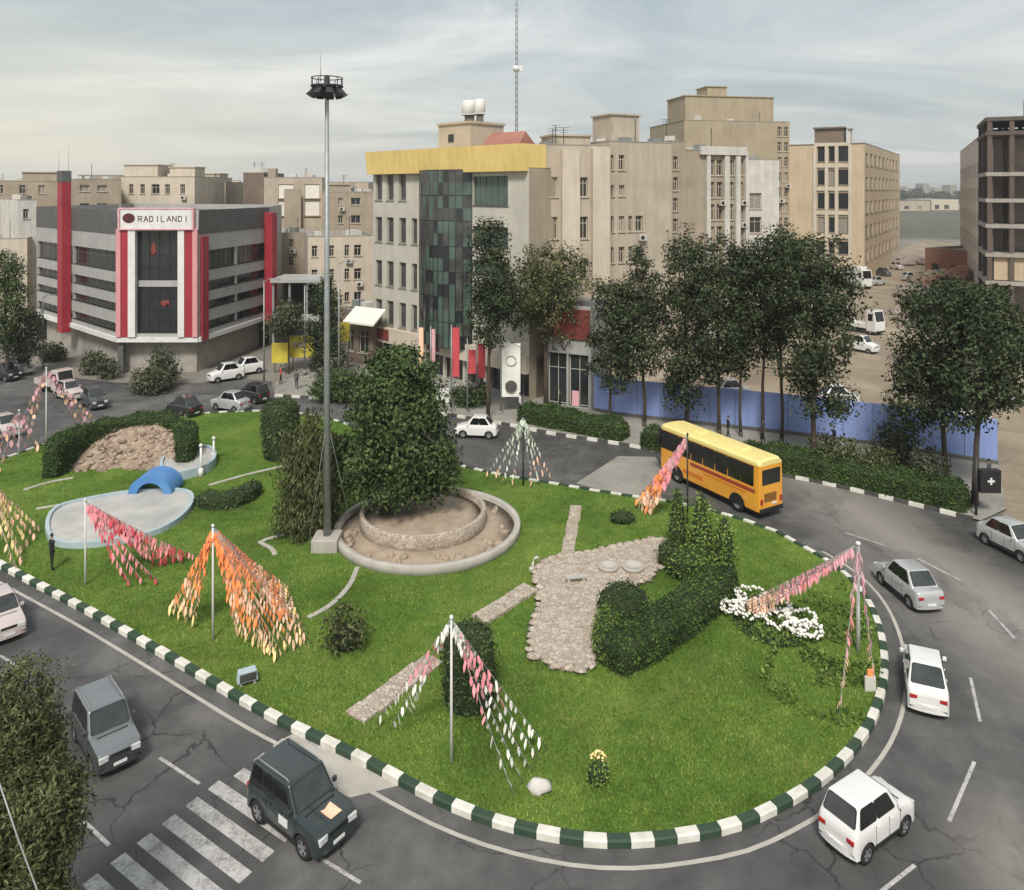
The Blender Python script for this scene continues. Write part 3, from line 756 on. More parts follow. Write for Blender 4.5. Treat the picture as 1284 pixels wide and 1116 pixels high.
def facade(root, mb, A, B, z0, z1, cols=(), rows=(), depth=.3, mi=0, glass='glass', frame='steel', bars=2, skip=(), name='window', base=Vector((0, 0)), maxwin=100, wmi=None):
    """wall from A to B (as seen from outside, left to right) with real recessed openings; every window its own object"""
    A, B = V2(A) - base, V2(B) - base; d = B - A; L = d.length; d = d / L; inn = Vector((-d.y, d.x))
    cols = [c for c in cols if c[0] > .05 and c[1] < L - .05]; rows = [r for r in rows if r[0] > z0 + .02 and r[1] < z1 - .02]
    xs = sorted({0.0, L} | {c for p in cols for c in p}); zs = sorted({z0, z1} | {c for p in rows for c in p})
    pt = lambda u, z, k=0.0: (A.x + d.x * u + inn.x * k, A.y + d.y * u + inn.y * k, z)
    ang = math.atan2(d.y, d.x)
    for i in range(len(xs) - 1):
        for j in range(len(zs) - 1):
            u0, u1, w0, w1 = xs[i], xs[i + 1], zs[j], zs[j + 1]
            ci = next((q for q, c in enumerate(cols) if c[0] <= u0 + 1e-6 and c[1] >= u1 - 1e-6), None)
            rj = next((q for q, c in enumerate(rows) if c[0] <= w0 + 1e-6 and c[1] >= w1 - 1e-6), None)
            if ci is None or rj is None or (ci, rj) in skip:
                mb.add([pt(u0, w0), pt(u1, w0), pt(u1, w1), pt(u0, w1)], [(0, 1, 2, 3)], mi)
            else:
                o = [pt(u0, w0), pt(u1, w0), pt(u1, w1), pt(u0, w1)]; q = [pt(u0, w0, depth), pt(u1, w0, depth), pt(u1, w1, depth), pt(u0, w1, depth)]
                mb.add(o + q, [(1, 0, 4, 5), (2, 1, 5, 6), (3, 2, 6, 7), (0, 3, 7, 4)], mi if wmi is None else wmi)
                if glass:
                    c = pt((u0 + u1) / 2, w0, depth - .08)
                    gl_ = glass if glass not in ('glass_old', 'glass') or name != 'window' or rv.random() < .68 else ('curtain' if rv.random() < .5 else 'glass_old')
                    link(name, window_mesh(u1 - u0, w1 - w0, gl_, frame, bars), root, c, ang)
                    if name == 'window' and frame in ('cream', 'beige_dark') and u1 - u0 < 3 and w0 > 6 and rv.random() < .14:
                        ac = pt((u0 + u1) / 2 + .3, w0 - .75, -.3); m_ = MB(); m_.box((0, 0, 0), (1.0, .5, .75)); m_.lathe([(.001, 0), (.26, 0), (.26, .02)], 12, (-.15, -.26, 0), 1, False, Matrix.Rotation(R(90), 4, 'X')); m_.build('air_conditioner', ['offwhite', 'black'], root, ac, ang)
                else:
                    mb.add(q, [(0, 1, 2, 3)], mi if wmi is None else wmi)
def building(name, label, A, B, ztop, depth, wall, front=None, right=None, left=None, roofm='concrete', parapet=.7, glass='glass_old', frame='cream', cat='building', group=None, z0=0.0, boxes=(), bars=2, wdepth=.3, rside=None):
    """a block: front wall A-B, going back by depth (or to the point rside behind B)"""
    A, B = V2(A), V2(B); d = (B - A).normalized(); inn = Vector((-d.y, d.x))
    Cc, Dd = (B + inn * depth, A + inn * depth) if rside is None else (V2(rside), V2(rside) + (A - B))
    t = thing(name, label, cat, (A.x, A.y, 0), 0, group); o = A
    mb = MB()
    for (p, q, sp) in ((A, B, front), (B, Cc, right), (Cc, Dd, None), (Dd, A, left)):
        sp = sp or {}
        facade(t, mb, p, q, z0, ztop, sp.get('cols', ()), sp.get('rows', ()), wdepth, 0, sp.get('glass', glass), frame, sp.get('bars', bars), sp.get('skip', ()), base=o)
    mb.build('wall', [wall], t)
    r = MB(); pts = [p - o for p in (A, B, Cc, Dd)]
    c = sum(pts, Vector((0, 0))) / 4; ins = [p + (c - p) * .012 for p in pts]
    r.sheet(ins, ztop - parapet)
    n = 4
    oo = [(p.x, p.y, ztop + .004) for p in [p + (p - c) * .006 for p in pts]]; ii = [(p.x, p.y, ztop + .004) for p in [p + (c - p) * .03 for p in pts]]
    r.add(oo + ii, [(i, (i + 1) % n, n + (i + 1) % n, n + i) for i in range(n)])
    lo = [(v[0], v[1], ztop - parapet) for v in ii]; r.add(ii + lo, [(i, (i + 1) % n, n + (i + 1) % n, n + i) for i in range(n)])
    ob = [(v[0], v[1], ztop - .12) for v in oo]; r.add(oo + ob, [((i + 1) % n, i, n + i, n + (i + 1) % n) for i in range(n)])
    rf = r.build('roof', [roofm], t)
    if A.y < 175:
        for k in range(rv.randint(2, 4)):
            u, kk_ = rv.uniform(.1, .9) * (B - A).length, rv.uniform(2, max(3, depth * .5)); p = (A - o) + d * u + inn * kk_; m = MB(); hh = rv.uniform(.9, 1.5)
            m.box((0, 0, hh / 2 + .3), (rv.uniform(1, 1.6), rv.uniform(1, 1.5), hh), 0); m.box((0, 0, .15), (.8, .8, .3), 1); m.build('roof_cooler', ['offwhite' if rv.random() < .6 else 'steel', 'concrete_dark'], rf, (p.x, p.y, ztop - parapet), rv.uniform(0, 1.5))
        for k in range(rv.randint(1, 3)):
            u, kk_ = rv.uniform(.1, .9) * (B - A).length, rv.uniform(1, 5); p = (A - o) + d * u + inn * kk_; m = MB(); hh = rv.uniform(2, 4); m.tube([(0, 0, 0), (0, 0, hh)], .05, n=5)
            for q in range(3): m.tube([(-.7 + .1 * q, 0, hh - .3 * q), (.7 - .1 * q, 0, hh - .3 * q)], .025, n=4)
            m.build('aerial', 'dark_steel', rf, (p.x, p.y, ztop - parapet), rv.uniform(0, 3))
    for bxx in boxes:
        u, w, dd, hh, ww = bxx[:5]
        m = MB(); p = (A - o) + d * u + inn * w; m.box((p.x, p.y, ztop - parapet + hh / 2), (ww, dd, hh), 0, math.atan2(d.y, d.x)); m.box((p.x, p.y, ztop - parapet + hh + .1), (ww + .4, dd + .4, .2), 0, math.atan2(d.y, d.x))
        m.build(bxx[6] if len(bxx) > 6 else 'roof_room', [bxx[5] if len(bxx) > 5 else wall], rf)
    return t
def grid(L, n, w, off=0.0):
    """n openings of width w spread along L"""
    g = (L - n * w) / n
    return [(off + g / 2 + i * (w + g), off + g / 2 + i * (w + g) + w) for i in range(n)]
def floors(z0, fh, n, s0=.9, h=1.7):
    return [(z0 + i * fh + s0, z0 + i * fh + s0 + h) for i in range(n)]
fill_materials()
M['sign_dark'] = mat('sign_dark', (.10, .02, .025), (.07, .015, .02), 2, .6); M['rust_frame'] = mat('brown_concrete', (.13, .10, .085), (.085, .068, .06), .5, .9, .2, 9); M['offwhite_pink'] = mat('pale_pink_render', (.66, .57, .49), (.55, .46, .39), .3, .9, streak=True); M['rubble'] = mat('rubble_grey', (.30, .25, .21), (.2, .17, .15), .6, 1, .5, 5); M['emblem'] = mat('dark_print', (.06, .06, .055), (.1, .1, .09), 3, .8); M['cross_light'] = mat('pale_lens', (.7, .7, .68), (.6, .6, .58), 5, .4)
M['bus_yellow'] = paint('bus_yellow', (.80, .36, .035), .38); M['bus_roof'] = mat('bus_roof', (.80, .68, .26), (.72, .6, .24), .6, .5)
M['bus_red'] = mat('bus_red', (.36, .06, .03), (.3, .045, .025), 1.5, .4); M['bus_glass'] = glassmat('bus_glass', (.02, .02, .018), .12); M['bus_dark'] = mat('bus_dark', (.25, .12, .02), (.2, .09, .02), 3, .6)
paint('white_car', (.76, .75, .72)); paint('silver_car', (.50, .51, .50), .3, .25); paint('dark_green_car', (.022, .036, .035), .28); paint('black_car', (.018, .019, .02), .28)
paint('greygreen_car', (.026, .034, .033), .25); paint('lit_grey_car', (.17, .185, .19), .28, .15); paint('pink_car', (.56, .48, .455), .35); paint('grey_car', (.05, .052, .055), .3, .1)

# ---------------------------------------------------------------- asphalt, lawn and other surfaces
def asphalt():
    m, nt, b = nodes_of('asphalt'); vec = objco(nt)
    big = noisen(nt, vec, .07, 5, .6, .6); mid = noisen(nt, vec, .5, 5, .65); fine = noisen(nt, vec, 22, 3, .7)
    r = ramp(nt, [(.33, (.038, .037, .036)), (.50, (.082, .080, .077)), (.64, (.150, .145, .138))]); nt.links.new(mathn(nt, 'ADD', mathn(nt, 'MULTIPLY', big, .6), mathn(nt, 'MULTIPLY', mid, .4)), r.inputs[0])
    c = r.outputs[0]
    # repair patches
    v2 = N(nt, 'ShaderNodeTexVoronoi', Scale=.16); v2.distance = 'CHEBYCHEV'; nt.links.new(vec, v2.inputs['Vector'])
    rp = ramp(nt, [(.0, (1, 1, 1)), (.55, (1, 1, 1)), (.6, (.72, .72, .72)), (1, (.66, .66, .67))]); rp.color_ramp.interpolation = 'LINEAR'
    sepv = nt.nodes.new('ShaderNodeSeparateColor'); nt.links.new(v2.outputs['Color'], sepv.inputs[0]); nt.links.new(sepv.outputs[0], rp.inputs[0])
    mm = nt.nodes.new('ShaderNodeMix'); mm.data_type = 'RGBA'; mm.blend_type = 'MULTIPLY'; mm.inputs[0].default_value = .55
    nt.links.new(c, mm.inputs[6]); nt.links.new(rp.outputs[0], mm.inputs[7]); c = mm.outputs[2]
    # cracks
    wob = nt.nodes.new('ShaderNodeTexNoise'); wob.inputs['Scale'].default_value = .9; wob.inputs['Detail'].default_value = 4; nt.links.new(vec, wob.inputs['Vector'])
    va = nt.nodes.new('ShaderNodeVectorMath'); va.operation = 'MULTIPLY_ADD'; nt.links.new(wob.outputs['Color'], va.inputs[0]); va.inputs[1].default_value = (1.6, 1.6, 0); nt.links.new(vec, va.inputs[2])
    vo = N(nt, 'ShaderNodeTexVoronoi', Scale=.30); vo.feature = 'DISTANCE_TO_EDGE'; nt.links.new(va.outputs[0], vo.inputs['Vector'])
    cr = ramp(nt, [(0, 1.0), (.008, .8), (.02, 0.0)]); nt.links.new(vo.outputs['Distance'], cr.inputs[0])
    msk = ramp(nt, [(.50, 0.0), (.60, 1.0)]); nt.links.new(noisen(nt, vec, .11, 3, .6, .4), msk.inputs[0])
    cf = mathn(nt, 'MULTIPLY', mathn(nt, 'MULTIPLY', cr.outputs[0], msk.outputs[0]), .85)
    c = mixc(nt, cf, c, (.018, .017, .016))
    # pale dust blown on to the right-hand side of the ring and along the edges
    sx = nt.nodes.new('ShaderNodeSeparateXYZ'); nt.links.new(vec, sx.inputs[0])
    lane = mathn(nt, 'ADD', mathn(nt, 'MULTIPLY', sx.outputs[0], 1.0), mathn(nt, 'MULTIPLY', sx.outputs[1], .12))
    d = mathn(nt, 'ABSOLUTE', mathn(nt, 'SUBTRACT', lane, 32.3)); band = mathn(nt, 'SUBTRACT', 1.0, mathn(nt, 'MULTIPLY', d, .17), None, True)
    dn = ramp(nt, [(.28, 0.0), (.50, .9)]); nt.links.new(noisen(nt, objco(nt, (.5, .22, 1)), .55, 5, .62, .5), dn.inputs[0])
    dx2 = mathn(nt, 'SUBTRACT', sx.outputs[0], 19.5); dy2 = mathn(nt, 'SUBTRACT', sx.outputs[1], 26.0)
    bl = mathn(nt, 'SUBTRACT', 1.25, mathn(nt, 'DIVIDE', mathn(nt, 'SQRT', mathn(nt, 'ADD', mathn(nt, 'MULTIPLY', dx2, dx2), mathn(nt, 'MULTIPLY', dy2, dy2))), 4.2), None, True)
    band = mathn(nt, 'MAXIMUM', band, bl)
    df = mathn(nt, 'MULTIPLY', mathn(nt, 'MULTIPLY', band, dn.outputs[0]), 1.15, None, True)
    c = mixc(nt, mathn(nt, 'MULTIPLY', df, .8), c, (.30, .272, .235))
    d2 = ramp(nt, [(.60, 0.0), (.78, .5)]); nt.links.new(noisen(nt, vec, .16, 5, .65, .3), d2.inputs[0])
    c = mixc(nt, d2.outputs[0], c, (.20, .185, .165))
    gr = ramp(nt, [(.35, .8), (.65, 1.18)]); nt.links.new(fine, gr.inputs[0])
    m2 = nt.nodes.new('ShaderNodeMix'); m2.data_type = 'RGBA'; m2.blend_type = 'MULTIPLY'; m2.inputs[0].default_value = 1; nt.links.new(c, m2.inputs[6]); nt.links.new(gr.outputs[0], m2.inputs[7])
    nt.links.new(m2.outputs[2], b.inputs['Base Color'])
    rr = ramp(nt, [(.3, .55), (.7, .85)]); nt.links.new(big, rr.inputs[0]); nt.links.new(rr.outputs[0], b.inputs['Roughness'])
    bumpn(nt, b, mathn(nt, 'SUBTRACT', fine, mathn(nt, 'MULTIPLY', cf, 2.0)), .35, .03)
    return m
def lawnmat():
    m, nt, b = nodes_of('lawn'); vec = objco(nt)
    n1 = noisen(nt, vec, .16, 4, .6, .5); n2 = noisen(nt, vec, 1.3, 5, .65); n3 = noisen(nt, vec, 9, 4, .7)
    s = mathn(nt, 'ADD', mathn(nt, 'MULTIPLY', n1, .5), mathn(nt, 'ADD', mathn(nt, 'MULTIPLY', n2, .3), mathn(nt, 'MULTIPLY', n3, .22)))
    r = ramp(nt, [(.34, (.046, .084, .014)), (.50, (.088, .160, .025)), (.66, (.165, .235, .045))]); nt.links.new(s, r.inputs[0])
    e = ramp(nt, [(.66, 0.0), (.80, .55)]); nt.links.new(noisen(nt, vec, .45, 5, .65, .4), e.inputs[0])
    nt.links.new(mixc(nt, e.outputs[0], r.outputs[0], (.20, .18, .08)), b.inputs['Base Color'])
    b.inputs['Roughness'].default_value = .95; b.inputs['Specular IOR Level'].default_value = .15
    bumpn(nt, b, n3, .6, .12)
    return m
def bladesmat():
    m, nt, b = nodes_of('grass_blades'); vec = objco(nt); g = nt.nodes.new('ShaderNodeNewGeometry')
    n1 = noisen(nt, vec, .16, 4, .6, .5)
    s = mathn(nt, 'ADD', mathn(nt, 'MULTIPLY', n1, .65), mathn(nt, 'MULTIPLY', g.outputs['Random Per Island'], .35))
    r = ramp(nt, [(.30, (.070, .118, .016)), (.5, (.150, .235, .034)), (.70, (.27, .34, .07))]); nt.links.new(s, r.inputs[0])
    e = ramp(nt, [(.50, 0.0), (.70, .8)]); nt.links.new(noisen(nt, vec, .34, 5, .65, .4), e.inputs[0])
    d3 = ramp(nt, [(.36, .62), (.54, 1.0)]); nt.links.new(noisen(nt, vec, .28, 4, .6, .3), d3.inputs[0])
    mm = nt.nodes.new('ShaderNodeMix'); mm.data_type = 'RGBA'; mm.blend_type = 'MULTIPLY'; mm.inputs[0].default_value = 1
    nt.links.new(mixc(nt, e.outputs[0], r.outputs[0], (.30, .29, .085)), mm.inputs[6]); nt.links.new(d3.outputs[0], mm.inputs[7])
    nt.links.new(mm.outputs[2], b.inputs['Base Color']); b.inputs['Roughness'].default_value = .8; b.inputs['Specular IOR Level'].default_value = .15
    return m
def dirtmat(name, a, c2, c3, sc=.12):
    m, nt, b = nodes_of(name); vec = objco(nt)
    n1 = noisen(nt, vec, sc, 6, .62, .6); n2 = noisen(nt, vec, 2.2, 5, .65)
    r = ramp(nt, [(.33, a), (.52, c2), (.70, c3)]); nt.links.new(mathn(nt, 'ADD', mathn(nt, 'MULTIPLY', n1, .7), mathn(nt, 'MULTIPLY', n2, .3)), r.inputs[0])
    nt.links.new(r.outputs[0], b.inputs['Base Color']); b.inputs['Roughness'].default_value = .95; bumpn(nt, b, n2, .5, .15)
    return m
def markmat():
    m, nt, b = nodes_of('worn_road_paint'); vec = objco(nt)
    n1 = noisen(nt, vec, 1.6, 6, .72); n2 = noisen(nt, vec, 9, 4, .7)
    w = ramp(nt, [(.40, 0.0), (.56, 1.0)]); nt.links.new(mathn(nt, 'ADD', mathn(nt, 'MULTIPLY', n1, .6), mathn(nt, 'MULTIPLY', n2, .42)), w.inputs[0])
    nt.links.new(mixc(nt, w.outputs[0], (.20, .19, .18), (.47, .455, .43)), b.inputs['Base Color']); b.inputs['Roughness'].default_value = .8
    return m
def flagmat():
    m, nt, b = nodes_of('flagstones'); vec = objco(nt)
    v = N(nt, 'ShaderNodeTexVoronoi', Scale=4.2); v.feature = 'DISTANCE_TO_EDGE'; nt.links.new(vec, v.inputs['Vector'])
    v1 = N(nt, 'ShaderNodeTexVoronoi', Scale=4.2); nt.links.new(vec, v1.inputs['Vector']); sp = nt.nodes.new('ShaderNodeSeparateColor'); nt.links.new(v1.outputs['Color'], sp.inputs[0])
    r = ramp(nt, [(.15, (.33, .265, .205)), (.5, (.46, .385, .31)), (.85, (.56, .49, .41))]); nt.links.new(mathn(nt, 'ADD', mathn(nt, 'MULTIPLY', sp.outputs[0], .5), mathn(nt, 'MULTIPLY', noisen(nt, vec, 1.0, 5, .65), .5)), r.inputs[0])
    j = ramp(nt, [(.02, .38), (.10, 0.0)]); nt.links.new(v.outputs['Distance'], j.inputs[0])
    nt.links.new(mixc(nt, j.outputs[0], r.outputs[0], (.10, .10, .06)), b.inputs['Base Color']); b.inputs['Roughness'].default_value = .9
    hh = ramp(nt, [(0, 0.0), (.1, 1.0)]); nt.links.new(v.outputs['Distance'], hh.inputs[0]); bumpn(nt, b, hh.outputs[0], .5, .06)
    return m
def cobblemat():
    m, nt, b = nodes_of('bank_stones'); vec = objco(nt)
    v = N(nt, 'ShaderNodeTexVoronoi', Scale=2.4); nt.links.new(vec, v.inputs['Vector']); sp = nt.nodes.new('ShaderNodeSeparateColor'); nt.links.new(v.outputs['Color'], sp.inputs[0])
    r = ramp(nt, [(.1, (.16, .115, .085)), (.4, (.28, .205, .15)), (.7, (.37, .29, .215)), (.95, (.47, .40, .30))]); nt.links.new(mathn(nt, 'ADD', mathn(nt, 'MULTIPLY', sp.outputs[0], .55), mathn(nt, 'MULTIPLY', noisen(nt, vec, .5, 5, .7), .45)), r.inputs[0])
    nt.links.new(r.outputs[0], b.inputs['Base Color']); b.inputs['Roughness'].default_value = .95
    bumpn(nt, b, mathn(nt, 'SUBTRACT', 1.0, v.outputs['Distance']), .9, .2)
    return m
M['asphalt'] = asphalt(); M['lawn'] = lawnmat(); M['blades'] = bladesmat(); M['mark'] = markmat(); M['flag'] = flagmat(); M['bank'] = cobblemat()
M['earth'] = dirtmat('bare_earth', (.15, .115, .08), (.27, .215, .15), (.40, .335, .245), .10)
M['town'] = dirtmat('town_ground', (.13, .12, .10), (.20, .18, .15), (.27, .245, .2), .03)
M['paving'] = dirtmat('grey_paving', (.20, .19, .165), (.28, .265, .23), (.35, .33, .29), .2)
M['kerb_white'] = mat('kerb_white_paint', (.74, .72, .65), (.52, .50, .43), 1.3, .75, .2, 9)
M['kerb_green'] = mat('kerb_green_paint', (.022, .055, .032), (.04, .065, .04), 1.3, .7, .2, 9)
M['kerb_black'] = mat('kerb_dark_paint', (.05, .05, .046), (.09, .085, .078), 1.3, .8, .2, 9)
M['kerb_stone'] = mat('kerb_pale_concrete', (.47, .44, .39), (.35, .325, .285), .8, .9, .2, 10)
M['field'] = dirtmat('far_field', (.06, .065, .04), (.10, .10, .065), (.17, .15, .105), .02)

o = MB().sheet([(-2600, -60), (2600, -60), (2600, 5200), (-2600, 5200)], -.03).build('ground', 'town'); struct(o, 'grey brown town ground reaching to the horizon', 'ground')
# carriageway: the ring, the street on the left and the near roads, one sheet
far_kerb_px = [(1230, 655), (1130, 630), (1060, 613), (1000, 600), (930, 590), (860, 575), (820, 565), (790, 560), (740, 552), (690, 545), (640, 534), (590, 526), (545, 518), (500, 510), (440, 503), (395, 500), (345, 497)]
far_kerb = [G(*p) for p in far_kerb_px]
road = [(-95, 6), (95, 6), (95, 50), G(1420, 720)] + far_kerb + [G(340, 478), G(300, 474), G(250, 480), G(150, 480), G(60, 470), G(-60, 455), G(-500, 455), (-140, 40)]
o = MB().sheet(road, 0.0).build('road', 'asphalt'); struct(o, 'cracked grey asphalt ring road running round the green island', 'road')

# ---------------------------------------------------------------- island
near_px = [(-120, 648), (0, 712), (60, 744), (120, 775), (240, 845), (340, 905), (440, 950), (540, 1005), (600, 1030), (650, 1045), (700, 1056), (750, 1062), (800, 1062), (850, 1056), (900, 1048), (940, 1036), (1010, 1000), (1050, 968), (1080, 935), (1100, 900), (1111, 860), (1112, 825), (1105, 790), (1092, 758), (1072, 732), (1045, 710), (1010, 690)]
far_px = [(975, 670), (919, 650), (850, 633), (770, 622), (700, 610), (620, 597), (560, 582), (500, 560), (440, 535), (400, 523), (335, 516), (225, 522), (130, 537), (60, 557), (0, 580), (-120, 612)]
near_line = smooth([G(*p) for p in near_px], 2); far_line = smooth([G(*p) for p in far_px], 2)
island = resample(near_line + far_line, .85, True)
ctr = sum(island, Vector((0, 0))) / len(island)
def offs(poly, k):
    out = []; n = len(poly)
    for i, p in enumerate(poly):
        d = poly[(i + 1) % n] - poly[i - 1]; d.normalize(); out.append(p + Vector((d.y, -d.x)) * k)
    return out
ar = sum(island[i].x * island[(i + 1) % len(island)].y - island[(i + 1) % len(island)].x * island[i].y for i in range(len(island)))
sgn = 1 if ar > 0 else -1
LZ = .2
inner = offs(island, -sgn * .26)
o = MB().sheet(inner, LZ).build('lawn', 'lawn'); struct(o, 'bright green lawn filling the traffic island', 'lawn')
def kerbline(name, line, closed, mats, w0, w1, h, label, per=1, lift=0.0):
    """painted kerb, one block per step, alternating paint; w0..w1 outward offset range"""
    a = offs(line, w0) if closed else None
    mb = MB(); n = len(line)
    def off(i, k):
        d = line[(i + 1) % n] - line[i - 1] if closed else line[min(i + 1, n - 1)] - line[max(i - 1, 0)]
        d = d.normalized(); return line[i] + Vector((d.y, -d.x)) * k
    rngi = range(n) if closed else range(n - 1)
    for i in rngi:
        j = (i + 1) % n; mi = (i // per) % 2
        p = [off(i, w0), off(j, w0), off(j, w1), off(i, w1)]
        g = .012; c = sum(p, Vector((0, 0))) / 4
        p = [q + (c - q) * g for q in p]
        hb = h + random.uniform(-.012, .012) + lift
        mid = [p[3].lerp(p[0], .16), p[2].lerp(p[1], .16)]
        vs = [(p[0].x, p[0].y, -.02), (p[1].x, p[1].y, -.02), (p[2].x, p[2].y, -.02), (p[3].x, p[3].y, -.02), (p[0].x, p[0].y, hb), (p[1].x, p[1].y, hb), (mid[1].x, mid[1].y, hb), (mid[0].x, mid[0].y, hb), (p[2].x, p[2].y, hb - .06), (p[3].x, p[3].y, hb - .06)]
        mb.add(vs, [(4, 5, 6, 7), (7, 6, 8, 9), (9, 8, 2, 3), (1, 0, 3, 2), (0, 1, 5, 4), (1, 2, 8, 6, 5), (3, 0, 4, 7, 9)], mi)
    o = mb.build(name, mats); struct(o, label, 'kerb'); return o
kerbline('kerb', island, True, ['kerb_white', 'kerb_green'], -.26 * sgn, .10 * sgn, .30, 'island kerb of blocks painted white and dark green in turn')
# narrow pale concrete channel edge standing off the painted kerb
nl = [p for p in resample(near_line, 1.0)]
def ribbon(line, k0, k1, z, name, m, label, cat='road edge', z1=None):
    mb = MB(); n = len(line); vs = []
    for i in range(n):
        d = (line[min(i + 1, n - 1)] - line[max(i - 1, 0)]).normalized(); nr = Vector((d.y, -d.x))
        a, b = line[i] + nr * k0, line[i] + nr * k1; vs += [(a.x, a.y, z), (b.x, b.y, z if z1 is None else z1)]
    mb.add(vs, [(2 * i, 2 * i + 1, 2 * i + 3, 2 * i + 2) for i in range(n - 1)]); o = mb.build(name, m); struct(o, label, cat); return o
ns = sgn
ribbon(nl, .80 * ns, .98 * ns, .012, 'gutter_edge', 'kerb_stone', 'thin pale concrete gutter edge beside the painted kerb')
# patch of pale concrete by the kerb behind the dark patrol car, ramp by the bus
o = MB().sheet([G(352, 928), G(372, 918), G(470, 962), G(500, 985), G(440, 1000), G(400, 985)], .005).build('concrete_patch', 'kerb_stone'); struct(o, 'pale worn concrete patch at the island end of the crossing', 'road surface')
o = MB().sheet([G(722, 606), G(775, 572), G(822, 573), G(832, 590), G(800, 622), G(770, 619)], .006).build('speed_table', 'paving'); struct(o, 'pale grey raised crossing strip in front of the bus', 'road surface')
# ---------------------------------------------------------------- markings
mb = MB()
a = G(245, 1003); b = G(342, 1072); du = V2(b - a).normalized(); row = V2(G(146, 1080) - G(270, 985)).normalized()
org = V2(G(240, 1005))
for k in range(-7, 9):
    p = org + row * (k * .99)
    ln = 4.5 if k > -2 else (3.4 if k == -2 else 2.4)
    L0 = 0.0 if k > -2 else .3
    q = [p + du * L0 - row * .27, p + du * ln - row * .27, p + du * ln + row * .27, p + du * L0 + row * .27]
    mb.sheet(q, .007)
def dash(p, q, w=.16):
    p, q = V2(p), V2(q); d = (q - p).normalized(); nr = Vector((-d.y, d.x)) * w / 2
    mb.sheet([p - nr, q - nr, q + nr, p + nr], .006)
for p, q in (((200, 950), (250, 983)), ((105, 1030), (137, 1060)), ((395, 1072), (452, 1107)), ((1190, 1030), (1222, 955)), ((1105, 1118), (1147, 1085)), ((1217, 850), (1229, 905)), ((1240, 765), (1272, 800)), ((0, 822), (32, 842)), ((560, 1150), (660, 1190)), ((1150, 700), (1205, 728)), ((1060, 668), (1110, 684)), ((-100, 770), (-50, 795))):
    dash(G(*p), G(*q), .14)
o = mb.build('road_markings', 'mark'); struct(o, 'worn white crossing bars and lane dashes on the asphalt', 'road marking')

# ---------------------------------------------------------------- far side: kerb, verge, pavement, dirt lot
fk = resample(smooth(far_kerb[::-1], 1), 1.05)
kerbline('far_kerb', fk, False, ['kerb_white', 'kerb_black'], .16, -.16, .26, 'far kerb of blocks painted white and black in turn', per=1)
pave = [p for p in far_kerb] + [G(345, 480), G(470, 455), G(690, 490), G(745, 516), G(1000, 547), G(1086, 558), G(1252, 584), G(1262, 640)]
o = MB().sheet(pave, .14).build('pavement', 'paving'); struct(o, 'grey pavement between the far kerb and the blue hoarding', 'pavement')
o = MB().sheet([G(1240, 662), G(1262, 640), G(1252, 584), G(1290, 560), (70, 62), (70, 47), G(1420, 722)], .02).build('side_road', 'earth'); struct(o, 'dusty tan side road leaving the ring beside the hoarding', 'road')
o = MB().sheet([G(748, 512), G(1000, 543), G(1086, 554), G(1250, 580), G(1420, 560), (170, 150), (190, 330), G(1160, 300), G(1110, 320), G(1040, 350), (70, 200), G(830, 420), G(740, 470)], .006).build('dirt_lot', 'earth'); struct(o, 'bare tan earth lot and dirt street behind the blue hoarding', 'dirt lot')
o = MB().sheet([G(1125, 300), G(1245, 300), G(1290, 262), G(1120, 262)], .012).build('field', 'field'); struct(o, 'dull green field far away at the end of the dirt street', 'field')
# ---------------------------------------------------------------- island furniture
# raised stone terrace with low edging
plat = smooth([G(668, 722), G(700, 704), G(740, 699), G(780, 689), G(838, 680), G(846, 700), G(800, 742), G(748, 762), G(744, 848), G(712, 849), G(680, 838), G(661, 815), G(674, 782), G(680, 758)], 1, True)
c0 = Vector((0, 0)); c0 = sum(plat, c0) / len(plat)
t = thing('stone_terrace', 'flagstone terrace with pale stones beside the clipped hedge', 'terrace', (c0.x, c0.y, 0))
MB().prism([p - c0 for p in plat], .1, .42).build('paving', 'flag', t)
m = MB()
pl = resample(plat, .62, True)
for i, p in enumerate(pl):
    q = p - c0; rr = random.uniform(.2, .34); m.blob((q.x + random.uniform(-.1, .1), q.y + random.uniform(-.1, .1), .36), (rr * 1.15, rr * random.uniform(.6, 1.2), random.uniform(.10, .17)), 9, 0, .32, i, freq=2.5)
m.build('edging', 'flag', t)
for x, y, r, lab in ((763, 721, .62, 'left one of two low stone rings on the flagstone terrace'), (794, 721, .68, 'right one of two low stone rings on the flagstone terrace, with a white top')):
    b = G(x, y); s = MB(); s.lathe([(r, 0), (r, .2), (r - .12, .22), (r - .14, .06), (.001, .06)], 22); o = s.build('ring_planter', 'kerb_stone', None, (b.x, b.y, .421)); tag(o, lab, 'planter', 'stone rings on the terrace')
b = G(722, 738); m = MB(); m.box((0, 0, .30), (1.25, .4, .08)); m.box((-.45, 0, .13), (.14, .34, .26)); m.box((.45, 0, .13), (.14, .34, .26)); o = m.build('stone_bench', 'kerb_stone', None, (b.x, b.y, .421), .15); tag(o, 'low pale stone bench on the flagstone terrace', 'bench')
